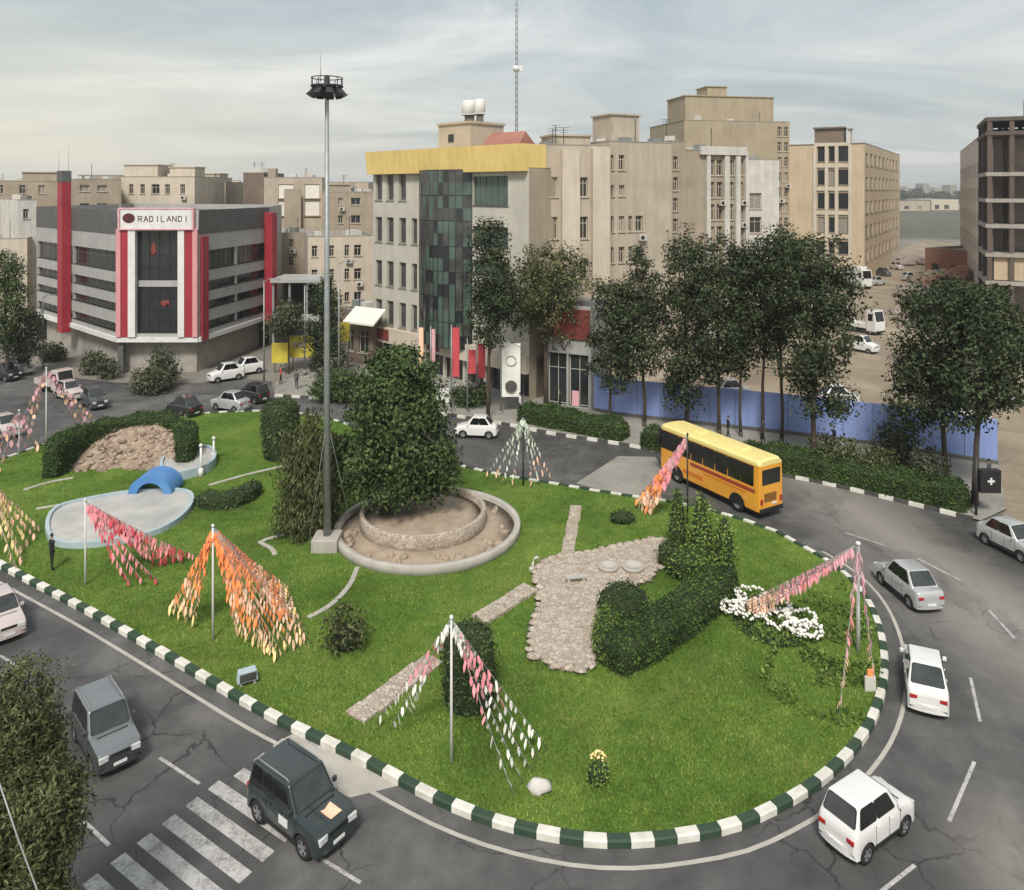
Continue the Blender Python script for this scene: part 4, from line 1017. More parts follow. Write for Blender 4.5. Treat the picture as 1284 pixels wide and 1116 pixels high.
# paved paths
def slabpath(label, p0, p1, w, h, step=.9, m='flag'):
    p0, p1 = V2(p0), V2(p1); d = (p1 - p0); L = d.length; d.normalize(); nr = Vector((-d.y, d.x)); mb = MB(); n = int(L / step)
    for i in range(n):
        c = d * (i * step + step / 2) + nr * random.uniform(-.04, .04); hh = h + random.uniform(-.02, .02)
        mb.box((c.x, c.y, hh / 2 + .1), (step * .95, w * random.uniform(.93, 1.05), hh), 0, math.atan2(d.y, d.x) + random.uniform(-.04, .04))
    o = mb.build('path', m, None, (p0.x, p0.y, 0), bevel=.03); struct(o, label, 'path'); return o
slabpath('straight path of stone slabs from the kerb up to the pole', G(445, 908), G(556, 822), 1.15, .22)
slabpath('short path of stone slabs joining the terrace', G(600, 784), G(668, 742), 1.1, .3)
slabpath('narrow path of stepping slabs running back from the terrace', G(711, 702), G(723, 634), .85, .16)
# thin pale edging lines in the lawn
def edging(label, pts, w=.3, h=.06):
    line = resample(smooth([G(*p) for p in pts], 2), .6); mb = MB(); n = len(line); o0 = line[0]; vs = []
    for i in range(n):
        d = (line[min(i + 1, n - 1)] - line[max(i - 1, 0)]).normalized(); nr = Vector((d.y, -d.x)) * w / 2; p = line[i] - o0
        for s, z in ((-1, .1), (-1, LZ + h), (1, LZ + h), (1, .1)): vs.append((p.x + nr.x * s, p.y + nr.y * s, z))
    fs = [(4 * i + j, 4 * i + j + 1, 4 * i + 5 + j, 4 * i + 4 + j) for i in range(n - 1) for j in range(3)]
    mb.add(vs, fs + [(0, 1, 2, 3), (4 * n - 4, 4 * n - 3, 4 * n - 2, 4 * n - 1)]); o = mb.build('path_edging', 'kerb_stone', None, (o0.x, o0.y, 0)); tag(o, label, 'edging', 'pale edging strips in the lawn'); return o
edging('pale edging strip curving from the round planter wall down to the lawn', [(448, 716), (440, 738), (415, 765), (385, 780)])
edging('straight pale edging strip from the low rounded hedge towards the trimmed drum bush', [(262, 612), (310, 598), (362, 586)])
edging('pale edging strip from the left rim of the stone bank to the lawn edge', [(30, 618), (60, 608), (95, 602)])
edging('pale edging strip between the lawn edge and the pool', [(45, 642), (80, 636), (112, 630)])
edging('pale edging strip below the weeping tree, bending towards the orange pennants', [(345, 700), (340, 690), (320, 684), (350, 676), (385, 664)])
# round planter: outer ring, taller inner ring with soil
pc = G(537, 668)
t = thing('round_planter', 'round stone planter of two rings holding the big tree', 'planter', (pc.x, pc.y, 0))
def ring(r, w, z1, n=64, z0=.05): return [(r, z0), (r, z1 - .04), (r - .04, z1), (r - w + .04, z1), (r - w, z1 - .04), (r - w, z0)]
MB().lathe(ring(6.35, .42, .75), 64).build('outer_wall', 'kerb_stone', t)
ic = V2(G(531, 664)) - V2(pc)
MB().lathe(ring(4.35, .3, 1.5), 56).build('inner_wall', 'flag', t, (ic.x, ic.y, 0))
m = MB(); m.lathe([(4.1, 1.0), (3, 1.15), (1.5, 1.3), (.001, 1.35)], 40); m.build('soil', 'soil', t, (ic.x, ic.y, 0))
m = MB(); m.lathe([(5.98, .42), (4.2, .5)], 50)
for i in range(46):
    a = random.uniform(0, 6.28); r = random.uniform(4.7, 5.7); m.blob((r * math.cos(a), r * math.sin(a), .48), (random.uniform(.15, .4), random.uniform(.15, .35), random.uniform(.1, .3)), 8, 0, .25, i)
m.build('rubble_bed', ['soil'], t)
# stone bank with its clipped hedge behind
bc = G(152, 592)
t = thing('stone_bank', 'brownish stone paved bank sloping down in front of the curved hedge', 'rock bank', (bc.x, bc.y, 0))
m = MB(); seg = 40; rings = 14; vs = []
for i in range(rings + 1):
    f = i / rings
    for j in range(seg + 1):
        a = R(-14) + (R(208)) * j / seg
        r = 1 - f; h = 2.9 * (1 - r) ** .0 * (r ** 1.0)
        # dish: rim high at the back, falling to the front
        rad = r; x = 4.7 * rad * math.cos(a); y = 6.0 * rad * math.sin(a) * .9
        z = .15 + 2.7 * max(0, math.sin(a)) ** .8 * rad ** 1.4 + .18 * noise.noise(Vector((x * .9, y * .9, 0)))
        vs.append((x, y, max(z, .1)))
m.add(vs, [(i * (seg + 1) + j, i * (seg + 1) + j + 1, (i + 1) * (seg + 1) + j + 1, (i + 1) * (seg + 1) + j) for i in range(rings) for j in range(seg)], 0, True)
for i in range(120):
    a = R(random.uniform(-5, 190)); r = random.uniform(.25, 1); x = 4.7 * r * math.cos(a); y = 5.4 * r * math.sin(a); z = .15 + 2.7 * max(0, math.sin(a)) ** .8 * r ** 1.4
    m.blob((x, y, z), (random.uniform(.15, .42), random.uniform(.15, .4), random.uniform(.1, .24)), 8, 0, .25, i)
m.build('stone_slope', 'bank', t)
hp = [(bc.x + 5.05 * math.cos(R(a)), bc.y + 6.3 * math.sin(R(a)) * .9) for a in range(200, -14, -12)]
hedge('hedge', 'tall dark hedge curving round the back of the stone bank', hp, 1.4, 3.0, leafm='leaf_hedge', leaf=.2, dens=80)
# fountain pool: two shallow basins joined under a blue arch
def basin(px, h, t, c, nm):
    pl = smooth([V2(G(*p)) - c for p in px], 2, True); cc = sum(pl, Vector((0, 0))) / len(pl)
    MB().prism(pl, .05, h).build(nm + '_floor', 'pool_floor', t)
    m = MB(); n = len(pl); inn = [p + (cc - p).normalized() * .2 for p in pl]; vs = []
    for p, q in zip(pl, inn): 
        e = p + (p - q) * .25
        vs += [(e.x, e.y, .05), (e.x, e.y, h + .16), (q.x, q.y, h + .16), (q.x, q.y, h - .02)]
    m.add(vs, [(4 * i + j, 4 * ((i + 1) % n) + j, 4 * ((i + 1) % n) + j + 1, 4 * i + j + 1) for i in range(n) for j in range(3)]); m.build(nm + '_rim', 'pool_wall', t)
fc = V2(G(165, 650))
t = thing('fountain_pool', 'empty grey and pale blue fountain pool of two linked basins', 'pool', (fc.x, fc.y, 0))
basin([(55, 668), (66, 643), (112, 632), (170, 622), (235, 620), (246, 634), (226, 660), (185, 680), (115, 692), (66, 691)], .42, t, fc, 'lower_basin')
basin([(198, 594), (212, 574), (258, 568), (273, 578), (266, 594), (236, 604), (208, 608)], .75, t, fc, 'upper_basin')
ac = V2(G(193, 622)) - fc
m = MB(); pr = []; no, ni = 1.65, 1.0; vs = []; K = 20
for i in range(K + 1):
    a = math.pi * i / K
    for r, y in ((no, -.7), (no, 1.5), (ni, 1.5), (ni, -.7)): vs.append((r * math.cos(a) * 1.0, y, r * math.sin(a) * .85))
m.add(vs, [(4 * i + j, 4 * i + (j + 1) % 4, 4 * i + 4 + (j + 1) % 4, 4 * i + 4 + j) for i in range(K) for j in range(4)] + [(0, 1, 2, 3), tuple(4 * K + j for j in (3, 2, 1, 0))])
m.build('blue_arch', 'blue_paint', t, (ac.x, ac.y, .4))
for x, y, lab in ((252, 600, 'thin white post standing in the upper pool basin'), (268, 580, 'thin white post at the far rim of the upper pool basin')):
    b = G(x, y); m = MB(); m.tube([(0, 0, .1), (0, 0, 2.6 if x < 260 else 2.0)], .09, n=10); m.lathe([(.14, 2.6 if x < 260 else 2.0), (.16, 2.75 if x < 260 else 2.15), (.001, 2.9 if x < 260 else 2.3)], 12); m.lathe([(.2, .1), (.2, .8), (.1, .85)], 12)
    o = m.build('bollard_light', 'white', None, (b.x, b.y, 0)); tag(o, lab, 'post', 'white posts at the pool')
# floodlight mast
b = G(410, 690)
t = thing('floodlight_mast', 'very tall grey floodlight mast with dark lamp crown beside the weeping tree', 'light mast', (b.x, b.y, 0))
hm = ht(690, 112)
MB().tube([(0, 0, .5), (0, 0, hm * .5), (0, 0, hm)], .24, .13, 16).build('mast', 'steel', t)
m = MB(); m.box((0, 0, .55), (1.7, 1.7, .9)); m.build('footing', 'kerb_stone', t, bevel=.06)
m = MB(); m.lathe([(.2, -.6), (.34, -.45), (.5, .0), (.62, .1), (.62, .22), (.2, .26), (.18, .9), (.001, .95)], 18); 
for k in range(10):
    a = 2 * math.pi * k / 10; m.tube([(.4 * math.cos(a), .4 * math.sin(a), .1), (.98 * math.cos(a), .98 * math.sin(a), .2)], .045, n=6)
tor = [(1.0 * math.cos(2 * math.pi * k / 24), 1.0 * math.sin(2 * math.pi * k / 24), .2) for k in range(25)]; m.tube(tor, .07, n=6); m.tube([(x, y, .75) for x, y, z in tor], .035, n=6)
for k in range(10):
    a = 2 * math.pi * k / 10; m.tube([(math.cos(a), math.sin(a), .2), (math.cos(a), math.sin(a), .75)], .03, n=5)
m.build('lamp_carrier', 'dark_steel', t, (0, 0, hm))
for k in range(9):
    a = 2 * math.pi * k / 9 + .2; m = MB(); m.box((0, 0, 0), (.42, .5, .55), taper=.72); m.box((.12, 0, -.29), (.3, .4, .04), 1)
    o = m.build('floodlight', ['dark_steel', 'glass_grey'], t, (.95 * math.cos(a), .95 * math.sin(a), hm - .22)); o.rotation_euler = (0, R(-35), a)
m = MB(); m.tube([(-.45, .1, hm + .5), (-.45, .1, hm + 1.9)], .025, n=6); m.tube([(-.45, .1, hm + 1.9), (-.45, .1, hm + 2.5)], .012, n=5); m.build('lightning_rod', 'steel', t)
m = MB(); 
for a in (0, 2.1, 4.2): m.tube([(0, 0, 4.6 + 4), (1.9 * math.cos(a), 1.9 * math.sin(a), .15)], .012, n=5)
m.build('stay_wire', 'steel', t)
# clipped hedge bar and topiary by the terrace
hedge('hedge', 'long clipped hedge bar running back from the terrace corner', [G(768, 846), G(820, 815), G(870, 778), G(914, 738)], 1.9, 1.6, leafm='leaf_hedge', leaf=.17, dens=130)
hedge('hedge', 'short clipped hedge along the terrace side of the long hedge', [G(757, 838), G(760, 805), G(764, 785)], 1.0, 1.25, leafm='leaf_shrub', leaf=.16, dens=140)
bush('bush', 'dark rounded bush between the terrace and the clipped hedge', G(783, 778, .15), (1.35, 1.2), 1.9, 'leaf_mid', .18, 90)
bush('bush', 'pale olive spreading bush at the end of the terrace', G(862, 722, .15), (1.2, 1.0), 1.5, 'leaf_shrub', .17, 170, loose=.2)
bush('bush', 'dark upright shrub beside the olive bush on the terrace', G(838, 712, .15), (.6, .55), 1.6, 'leaf_mid', .18, 90)
bush('conifer', 'slim darker conifer left of the bright green one at the terrace', G(850, 698, .15), (.55, .55), 4.4, 'leaf_shrub', .16, 170, shape='cone', loose=.15, cat='conifer')
bush('conifer', 'bright green slim conifer in the middle of three at the terrace', G(880, 708, .15), (.72, .72), 4.5, 'leaf_bright', .17, 180, shape='cone', loose=.22, cat='conifer')
bush('conifer', 'shortest bright conifer, right of the other two at the terrace', G(908, 712, .15), (.62, .62), 3.2, 'leaf_bright', .17, 170, shape='cone', loose=.2, cat='conifer')
bush('bush', 'dark egg shaped clipped bush behind the pink and white pennants', G(588, 884, .15), (1.12, 1.05), 3.5, 'leaf_mid', .17, 110, shape='drum')
bush('bush', 'low dark round bush alone on the lawn near the concrete strip', G(781, 655, .15), (.85, .7), .7, 'leaf_mid', .16, 100)
bush('bush', 'loose light green shrub on the lawn below the round planter', G(432, 815, .15), (1.0, .9), 2.1, 'leaf_olive', .24, 34, loose=.3)
bush('bush', 'tall clipped drum bush at the back of the lawn near the mast', G(352, 574, .15), (1.55, 1.5), 5.0, 'leaf_mid', .24, 46, shape='drum')
hedge('hedge', 'low rounded hedge curving beside the upper pool basin', [G(252, 634), G(270, 640), G(300, 636), G(322, 618)], 1.5, 1.1, leafm='leaf_mid', leaf=.22, dens=46)
bush('bush', 'small yellow flowering bush alone on the front lawn', G(750, 984, .15), (.38, .34), .95, 'leaf_bright', .11, 260)
yb = G(750, 980); m = MB()
for i in range(26): 
    a = random.uniform(0, 6.28); q = random.uniform(.25, 1.2); m.blob((.37 * math.sin(q) * math.cos(a), .33 * math.sin(q) * math.sin(a), .13 + .46 + .48 * math.cos(q)), (.06, .06, .045), 6, 0, .1, i)
o = m.build('flower_cluster', 'yellow_cloth', None, (yb.x, yb.y, .1)); tag(o, 'cluster of pale yellow blooms on the small lone bush', 'flowers')
b = G(676, 997); m = MB(); m.blob((0, 0, .25), (.48, .38, .32), 12, 0, .22, 4, freq=1.2); o = m.build('rock', 'offwhite', None, (b.x, b.y, .1)); tag(o, 'pale rock lying on the lawn at the foot of the pennants', 'rock')
b = G(310, 862); t = thing('floodlight_box', 'pale blue ground floodlight box by the island kerb', 'floodlight', (b.x, b.y, LZ), .5)
m = MB(); m.box((0, 0, .42), (.95, .5, .5), taper=.85); m.build('housing', 'pool_wall', t, bevel=.04); m = MB(); m.box((-.3, 0, .1), (.12, .4, .2)); m.box((.3, 0, .1), (.12, .4, .2)); m.build('foot', 'concrete', t); m = MB(); m.box((0, -.255, .42), (.75, .02, .36)); m.build('lens', 'glass_grey', t)
b = G(668, 718); m = MB(); sp = [(0, 0, -.1), (0, 0, .4), (.12, 0, .7), (.3, 0, .78), (.36, 0, .6), (.24, 0, .5)]; m.tube(sp, .1, .05, 8); m.lathe([(.24, -.1), (.22, .1), (.1, .16)], 12); o = m.build('sculpture', 'offwhite', None, (b.x, b.y, LZ)); tag(o, 'small white curled ornament standing on the lawn by the terrace', 'ornament')
b = G(1091, 872); t = thing('garden_sign', 'small white and orange sign near the right kerb of the lawn', 'sign', (b.x, b.y, LZ)); m = MB(); m.box((0, 0, .35), (.5, .12, .7)); m.build('board', 'offwhite', t, bevel=.02); m = MB(); m.box((0, 0, .86), (.26, .1, .3)); m.build('orange_top', 'orange_cloth', t)
# white flower bed made of rings of white blooms
fb = G(965, 782); t = thing('flower_bed', 'bed of white flowers planted in loops on the right lawn', 'flower bed', (fb.x, fb.y, LZ))
m = MB(); m2 = MB(); m2.lathe([(2.6, -.02), (2.4, .12), (1, .2), (.001, .22)], 26, M4=Matrix.Scale(.8, 4, (1, 0, 0))); bd = m2.mesh('tmp', ['hedge_core']); ps_, ns_ = sample_surface(bd, 110); join_leaves('greenery', None, None, bd, leaf_quads(ps_ + ns_ * rng.uniform(0, .25, (len(ps_), 1)), .2 * rng.uniform(.6, 1.4, len(ps_))), 'leaf_shrub', (0, 0, 0), None, t)
loops = [(-1.7, 1.4, .75), (-.5, 1.55, .8), (.4, .55, .8), (-1.0, .2, .75), (.2, -.7, .75), (1.5, -.6, .7), (1.45, -1.75, .62), (.9, -1.5, .5), (-1.9, .5, .55)]
for (x, y, r) in loops:
    for k in range(26):
        a = 2 * math.pi * k / 26; rr = r * random.uniform(.92, 1.1); m.blob((x + rr * math.cos(a), y + rr * math.sin(a), .38 + random.uniform(0, .3)), (.095, .095, .08), 6, 0, .2, k); m.blob((x + rr * 1.12 * math.cos(a + .12), y + rr * 1.12 * math.sin(a + .12), .34 + random.uniform(0, .3)), (.08, .08, .07), 6, 0, .2, k)
m.build('white_blooms', 'white_cloth', t)
# trees of the island
b = G(487, 664)
def pxb(D, lst): return [(P(x, y, D + dz), (rx * D / F, rx * D / F * .95, ry * D / F)) for x, y, rx, ry, dz in lst]
tree('broad_tree', 'big dark dome shaped tree growing in the round planter', (b.x, b.y, 1.3), pxb(b.y, [(502, 468, 40, 32, 0), (500, 512, 58, 44, 0), (502, 560, 67, 44, 0), (452, 588, 26, 34, -1), (498, 600, 50, 26, 0), (548, 586, 26, 34, 0)]), leafm='leaf_mid', leaf=.28, clumps=330, per=60, sig=.5, tr=.42, droop=.35, limbs=12)
b = G(386, 672)
tree('weeping_tree', 'olive weeping tree with trailing branches beside the mast', (b.x, b.y, .15), pxb(b.y, [(388, 560, 32, 38, .5), (392, 608, 38, 48, .5), (385, 648, 34, 34, 0), (412, 590, 28, 50, 1)]), leafm='leaf_olive', leaf=.36, clumps=190, per=44, sig=.42, tr=.2, bark='bark_grey', droop=1.6, limbs=10, aspect=.26)

# strings of pennants
O, Y, PK, MV, RD, WH, PE = 'orange_cloth', 'yellow_cloth', 'pink_cloth', 'mauve_cloth', 'red_cloth', 'white_cloth', 'peach_cloth'
z1 = Vector((0, 0, .35))
pennant_pole('pole with pink and white pennants by the slab path near the front kerb', G(566, 962), ht(962, 775), [p + z1 for p in fan(G(645, 1010), G(688, 950), 5)] + [G(470, 916) + z1, G(488, 925) + z1, G(508, 905) + z1], [WH, PK, PK, WH, WH, WH], step=.34, size=(.14, .38))
pennant_pole('pole with orange and yellow pennants spread in a wide tent', G(267, 808), ht(808, 660), [p + z1 for p in fan(G(208, 776), G(240, 792), 6)] + [p + z1 for p in fan(G(300, 805), G(352, 838), 8)] + [p + z1 for p in fan(G(366, 745), G(390, 812), 9)] + [p + z1 for p in fan(G(356, 832), G(386, 818), 4)], [O, O, O, O, PE, O, PE, Y], step=.23, size=(.14, .46))
pennant_pole('pole with red and pink pennants trailing across the pool', G(107, 738), ht(738, 628), [p + z1 for p in fan(G(205, 716), G(252, 706), 5)] + [p + z1 for p in fan(G(165, 742), G(200, 738), 3)], [PK, PK, RD, PK, PK, RD], step=.22, size=(.16, .48), sag=.1)
pennant_pole('pole with yellow and peach pennants at the left edge of the lawn', G(-22, 700), ht(700, 590), [p + z1 for p in fan(G(30, 700), G(55, 672), 4)] + [p + z1 for p in fan(G(20, 720), G(30, 715), 2)], [PE, Y, PE], step=.3, size=(.2, .5))
pennant_pole('dark pole with pale greenish pennants on the far lawn edge', G(656, 612), ht(612, 522), [p + z1 for p in fan(G(606, 604), G(640, 618), 4)] + [p + z1 for p in fan(G(668, 616), G(692, 604), 4)], ['pale_green_cloth', 'pale_green_cloth', PE], polem='dark_steel', step=.42, size=(.16, .42))
pennant_pole('thick white pole with faded pink pennants near the right kerb', G(1076, 822), ht(822, 682), [p + z1 for p in fan(G(918, 768), G(938, 782), 6)] + [G(1052, 905) + z1, G(1098, 870) + z1], [MV, MV, PK, MV, PE, PE], pr=.11, step=.22, size=(.15, .5), tilt=(0, 0))
pennant_pole('pole with orange red pennants in front of the bus', G(862, 668), ht(668, 545), [p + z1 for p in fan(G(792, 640), G(812, 650), 5)], [MV, PK, O, PE], polem='dark_steel', step=.3, size=(.34, .65))
pennant_pole('pole with dusty pink pennants by the street at the left', G(58, 562), ht(562, 462), [p + z1 for p in fan(G(110, 545), G(130, 540), 3)] + [p + z1 for p in fan(G(5, 575), G(30, 570), 3)], [MV, PE, MV], step=.5, size=(.3, .5))
pennant_pole('shorter pole with dusty pink pennants at the left picture edge', G(24, 576), ht(576, 515), [p + z1 for p in fan(G(-30, 590), G(-5, 600), 3)] + [G(52, 570) + z1], [MV, PE], step=.5, size=(.3, .5))
person('person', 'person in dark clothes standing at the pool corner', G(65, 716, .18), R(60), vs=1.32, top='cloth_dark', legs='cloth_dark', stride=.05)

# rank weeds on the right of the lawn
wp = [V2(G(*p)) for p in [(985, 770), (1060, 745), (1092, 800), (1100, 850), (1080, 905), (1020, 925), (960, 860), (975, 815)]]
wc = sum(wp, Vector((0, 0))) / len(wp)
k_ = 5200; r_ = rng.random((k_, 1)) ** .6; ti = rng.integers(0, len(wp), k_); fr_ = rng.random((k_, 1))
e0 = np.array([tuple(p) for p in wp])[ti]; e1 = np.array([tuple(wp[(i + 1) % len(wp)]) for i in range(len(wp))])[ti]
q2 = np.array(tuple(wc)) + (e0 + (e1 - e0) * fr_ - np.array(tuple(wc))) * r_ * 1.1
pz = np.column_stack([q2, .22 + .5 * rng.random(k_) ** 2]); cl_ = np.array([noise.noise(Vector((a_ * .55, b_ * .55, 0))) for a_, b_ in q2]); pz = pz[cl_ > -.02]
me = arr_mesh('weeds', leaf_quads(pz, rng.uniform(.12, .34, len(pz)), None, .4), 4, ['leaf_shrub'])
o = link('weeds', me); tag(o, 'rank weeds and seedlings scattered over the right of the lawn', 'weeds', kind='stuff')
# grass blades over the island, clear of everything laid on it
def inside(pts, poly):
    x, y = pts[:, 0], pts[:, 1]; c = np.zeros(len(pts), bool); n = len(poly)
    for i in range(n):
        x1, y1 = poly[i][0], poly[i][1]; x2, y2 = poly[i - 1][0], poly[i - 1][1]
        if y1 == y2: continue
        k = ((y1 > y) != (y2 > y)) & (x < (x2 - x1) * (y - y1) / (y2 - y1) + x1); c ^= k
    return c
ip = np.array([(p.x, p.y) for p in inner]); lo, hi = ip.min(0), ip.max(0)
# denser towards the street corner nearest the camera station
pts = lo + (hi - lo) * rng.random((760000, 2))
keep = rng.random(len(pts)) < np.clip((34.0 / pts[:, 1]) ** 2, .12, 1)
pts = pts[keep]; pts = pts[inside(pts, ip)]
for poly in ([tuple(p) for p in plat],): pts = pts[~inside(pts, poly)]
pts = pts[((pts[:, 0] - pc.x) ** 2 + (pts[:, 1] - pc.y) ** 2) > 6.4 ** 2]
bpx = [V2(G(*p)) for p in [(55, 668), (66, 643), (112, 632), (170, 622), (235, 620), (246, 634), (226, 660), (185, 680), (115, 692), (66, 691)]]; pts = pts[~inside(pts, bpx)]
n = len(pts); hgt = rng.uniform(.05, .13, n) * (1 + .5 * (rng.random(n) < .06)); a = rng.uniform(0, 6.283, n); w = rng.uniform(.014, .03, n); lean = rng.normal(0, .06, (n, 2))
b3 = np.column_stack([pts, np.full(n, LZ)])
u = np.column_stack([np.cos(a) * w, np.sin(a) * w, np.zeros(n)])
tip = b3 + np.column_stack([lean, hgt])
me = arr_mesh('grass', np.stack([b3 - u, b3 + u, tip], 1), 3, ['blades'])
o = link('grass', me); tag(o, 'short bright green grass covering the island', 'grass', kind='stuff')
# ---------------------------------------------------------------- corner shop building with red stripes
def pt2(x, D): return Vector(((x - CX) * D / F, D))
def zat(y, D): return H - (y - HY) * D / F
Lf, C1, C2, Rt = pt2(46, 120), pt2(147, 99), pt2(249, 99), pt2(337, 117)
t = thing('corner_store', 'grey corner store with red stripes, dark glass front and white sign band', 'building', (C1.x, C1.y, 0)); o = C1
zb, ztop = 4.15, 21.0
mb = MB()
bands = [(5.45, 6.5), (8.1, 9.1), (10.5, 11.7), (13.2, 15.7)]
def wing(A, B, mbx):
    L = (B - A).length
    facade(t, mbx, A, B, zb, 17.9, [(.4, L * .5 - .15), (L * .5 + .15, L - .4)], bands, .45, 0, 'glass', 'grey_panel', 7, name='window_band', base=o)
    d = (B - A).normalized(); inn = Vector((-d.y, d.x))
    a, b = A - o - inn * .06, B - o - inn * .06
    facade(t, mbx, A - inn * .06, B - inn * .06, 17.9, ztop, base=o, mi=1)
wing(Lf, C1, mb); wing(C2, Rt, mb)
# chamfered front: opening for the tall glass wall
Lc = (C2 - C1).length
facade(t, mb, C1, C2, zb, ztop, [(2.55, 7.85)], [(5.2, 18.3)], .8, 0, None, base=o, wmi=1)
bk1, bk2 = Lf + (C1 - Lf).normalized().orthogonal() * 0 + Vector((2, 26)), Rt + Vector((-4, 20))
facade(t, mb, Rt, bk2, 0, ztop, base=o); facade(t, mb, bk2, bk1, 0, ztop, base=o); facade(t, mb, bk1, Lf, 0, ztop, base=o)
mb.build('wall', ['stone_grey', 'grey_panel'], t)
m = MB(); poly = [p - o for p in (Lf, C1, C2, Rt, bk2, bk1)]; m.sheet(poly, ztop - .9); m.sheet(poly[::-1], zb); m.build('roof', 'concrete_dark', t)
# recessed ground floor and ledge
m = MB(); cc = sum(poly, Vector((0, 0))) / 6; ins = [p + (cc - p).normalized() * 1.6 for p in poly]; m.prism(ins, -.05, zb - .004); m.build('ground_floor', 'concrete', t)
for A, B in ((Lf, C1), (C1, C2), (C2, Rt)):
    d = (B - A).normalized(); inn = Vector((-d.y, d.x)); a, b = A - o - inn * .12, B - o - inn * .12
    m = MB(); m.beam((a.x, a.y, zb + .28), (b.x, b.y, zb + .28), .3, .6); m.build('ledge', 'white', t)
m = MB(); m.box((.35, .5, 2.05), (.7, .7, 4.2)); m.build('column', 'grey_panel', t)
for (A, B, u, w) in ((C2, Rt, 3.0, 3.2), (C2, Rt, 9.0, 3.0), (Lf, C1, 8, 3.5), (Lf, C1, 20, 3.0)):
    d = (B - A).normalized(); inn = Vector((-d.y, d.x)); p = A - o + d * u + inn * 1.58
    m = MB(); m.box((0, 0, 1.6), (w, .12, 2.7)); m.build('shutter', 'stone_grey', t, (p.x, p.y, 0), math.atan2(d.y, d.x))
# chamfer: stripes, glass, sign
def onC(u, dy): return (u, -dy)
ch = math.atan2((C2 - C1).y, (C2 - C1).x)
for u0, u1, mt, nm, pr in ((0, .62, 'pink_panel', 'pink_stripe', .42), (.62, 1.55, 'red_panel', 'red_stripe', .34), (1.55, 2.5, 'white', 'white_stripe', .46), (7.9, 8.75, 'white', 'white_stripe', .46), (8.75, 9.75, 'red_panel', 'red_stripe', .34), (9.75, Lc, 'pink_panel', 'pink_stripe', .42)):
    m = MB(); m.box(((u0 + u1) / 2, -pr / 2 - .005, (zb + .65 + 18.6) / 2), (u1 - u0 - .02, pr, 18.6 - zb - .65)); m.build(nm, mt, t, bevel=.03)
for z0, z1 in ((5.25, 11.1), (12.0, 18.2)):
    m = MB(); m.box((5.2, .55, (z0 + z1) / 2), (5.2, .06, z1 - z0))
    for u in (3.9, 5.2, 6.5): m.box((u, .50, (z0 + z1) / 2), (.07, .08, z1 - z0), 1)
    for k in range(1, 4): m.box((5.2, .502, z0 + (z1 - z0) * k / 4), (5.2, .08, .07), 1)
    m.build('glass_wall', ['glass', 'black'], t)
m = MB(); m.box((5.2, .48, 11.55), (5.3, .3, .8)); m.build('spandrel', 'stone_grey', t)
for u, z, w, h in ((4.4, 15.9, .8, 1.6), (5.9, 9.0, 1.3, .8)):
    m = MB(); m.blob((u, .49, z), (w / 2, .03, h / 2), 12, 0, .3, z); m.build('red_reflection', 'red_sign', t)  # reddish reflections in the glass, put in as coloured blobs
sg = MB(); sg.box((Lc / 2, -.3, 19.9), (9.1, .5, 2.55)); s = sg.build('sign', 'white', t, bevel=.03)
fr = MB()
for z in (18.58, 21.22): fr.box((Lc / 2, -.32, z), (9.6, .62, .18))
for u in (.5, Lc - .5): fr.box((u, -.32, 19.9), (.2, .62, 2.46))
fr.build('sign_frame', 'mauve_cloth', s)
lt = MB()
lt.lathe([(.001, 0), (.78, .0), (.78, .06), (.001, .07)], 22, (0, 0, 0), 0, False, Matrix.Translation((1.75, -.55, 20.0)) @ Matrix.Rotation(R(90), 4, 'X') @ Matrix.Scale(.78, 4, (0, 1, 0)))
lt.build('logo', 'sign_dark', s)
lt = MB()
def strokes(x, z, w, h, segs, th=.13):
    for (a, b, c, d) in segs: lt.beam((x + a * w, -.565, z + b * h), (x + c * w, -.565, z + d * h), .05, th)
GL = {'A': [(0, 0, .5, 1), (.5, 1, 1, 0), (.25, .4, .75, .4)], 'R': [(0, 0, 0, 1), (0, 1, .9, .9), (.9, .9, .9, .55), (.9, .55, 0, .5), (.3, .5, 1, 0)], 'D': [(0, 0, 0, 1), (0, 1, .8, .85), (.8, .85, .8, .15), (.8, .15, 0, 0)], 'I': [(.5, 0, .5, 1)], 'L': [(0, 0, 0, 1), (0, 0, .8, 0)], 'N': [(0, 0, 0, 1), (0, 1, .9, 0), (.9, 0, .9, 1)]}
for k, c in enumerate('RADILANDI'): strokes(2.95 + k * .73, 19.55, .52, .72, GL[c], .09)
lt.build('lettering', 'sign_dark', s)
# red fins
def fin(A, B, u, w, z0, z1, pr, mt='red_panel', cap=None):
    d = (B - A).normalized(); inn = Vector((-d.y, d.x)); p = A - o + d * u - inn * (pr / 2 + .07)
    m = MB(); m.box((0, 0, (z0 + z1) / 2), (w, pr, z1 - z0)); f = m.build('red_fin', mt, t, (p.x, p.y, 0), math.atan2(d.y, d.x), bevel=.04)
    if cap: m = MB(); m.box((0, 0, z1 + cap / 2), (w + .06, pr + .06, cap)); m.build('fin_cap', 'grey_panel', f)
u77 = onface(Lf, C1, 86, 300)[0]
fin(Lf, C1, u77 + .3, 1.9, 3.4, 24.7, 1.2, cap=1.6)
fin(C2, Rt, (Rt - C2).length - .75, 1.5, 3.5, 20.2, 1.3); fin(C2, Rt, 1.1, 1.5, zb, 17.6, .25)
m = MB()
for dx, hh in ((0, 6.0), (-1.4, 5.2)): m.tube([(dx, 0, 0), (dx, 0, hh)], .05, .02, 5)
m.build('aerial', 'steel', t, ((Lf - o + (C1 - Lf).normalized() * u77).x, (Lf - o + (C1 - Lf).normalized() * u77).y, 24))

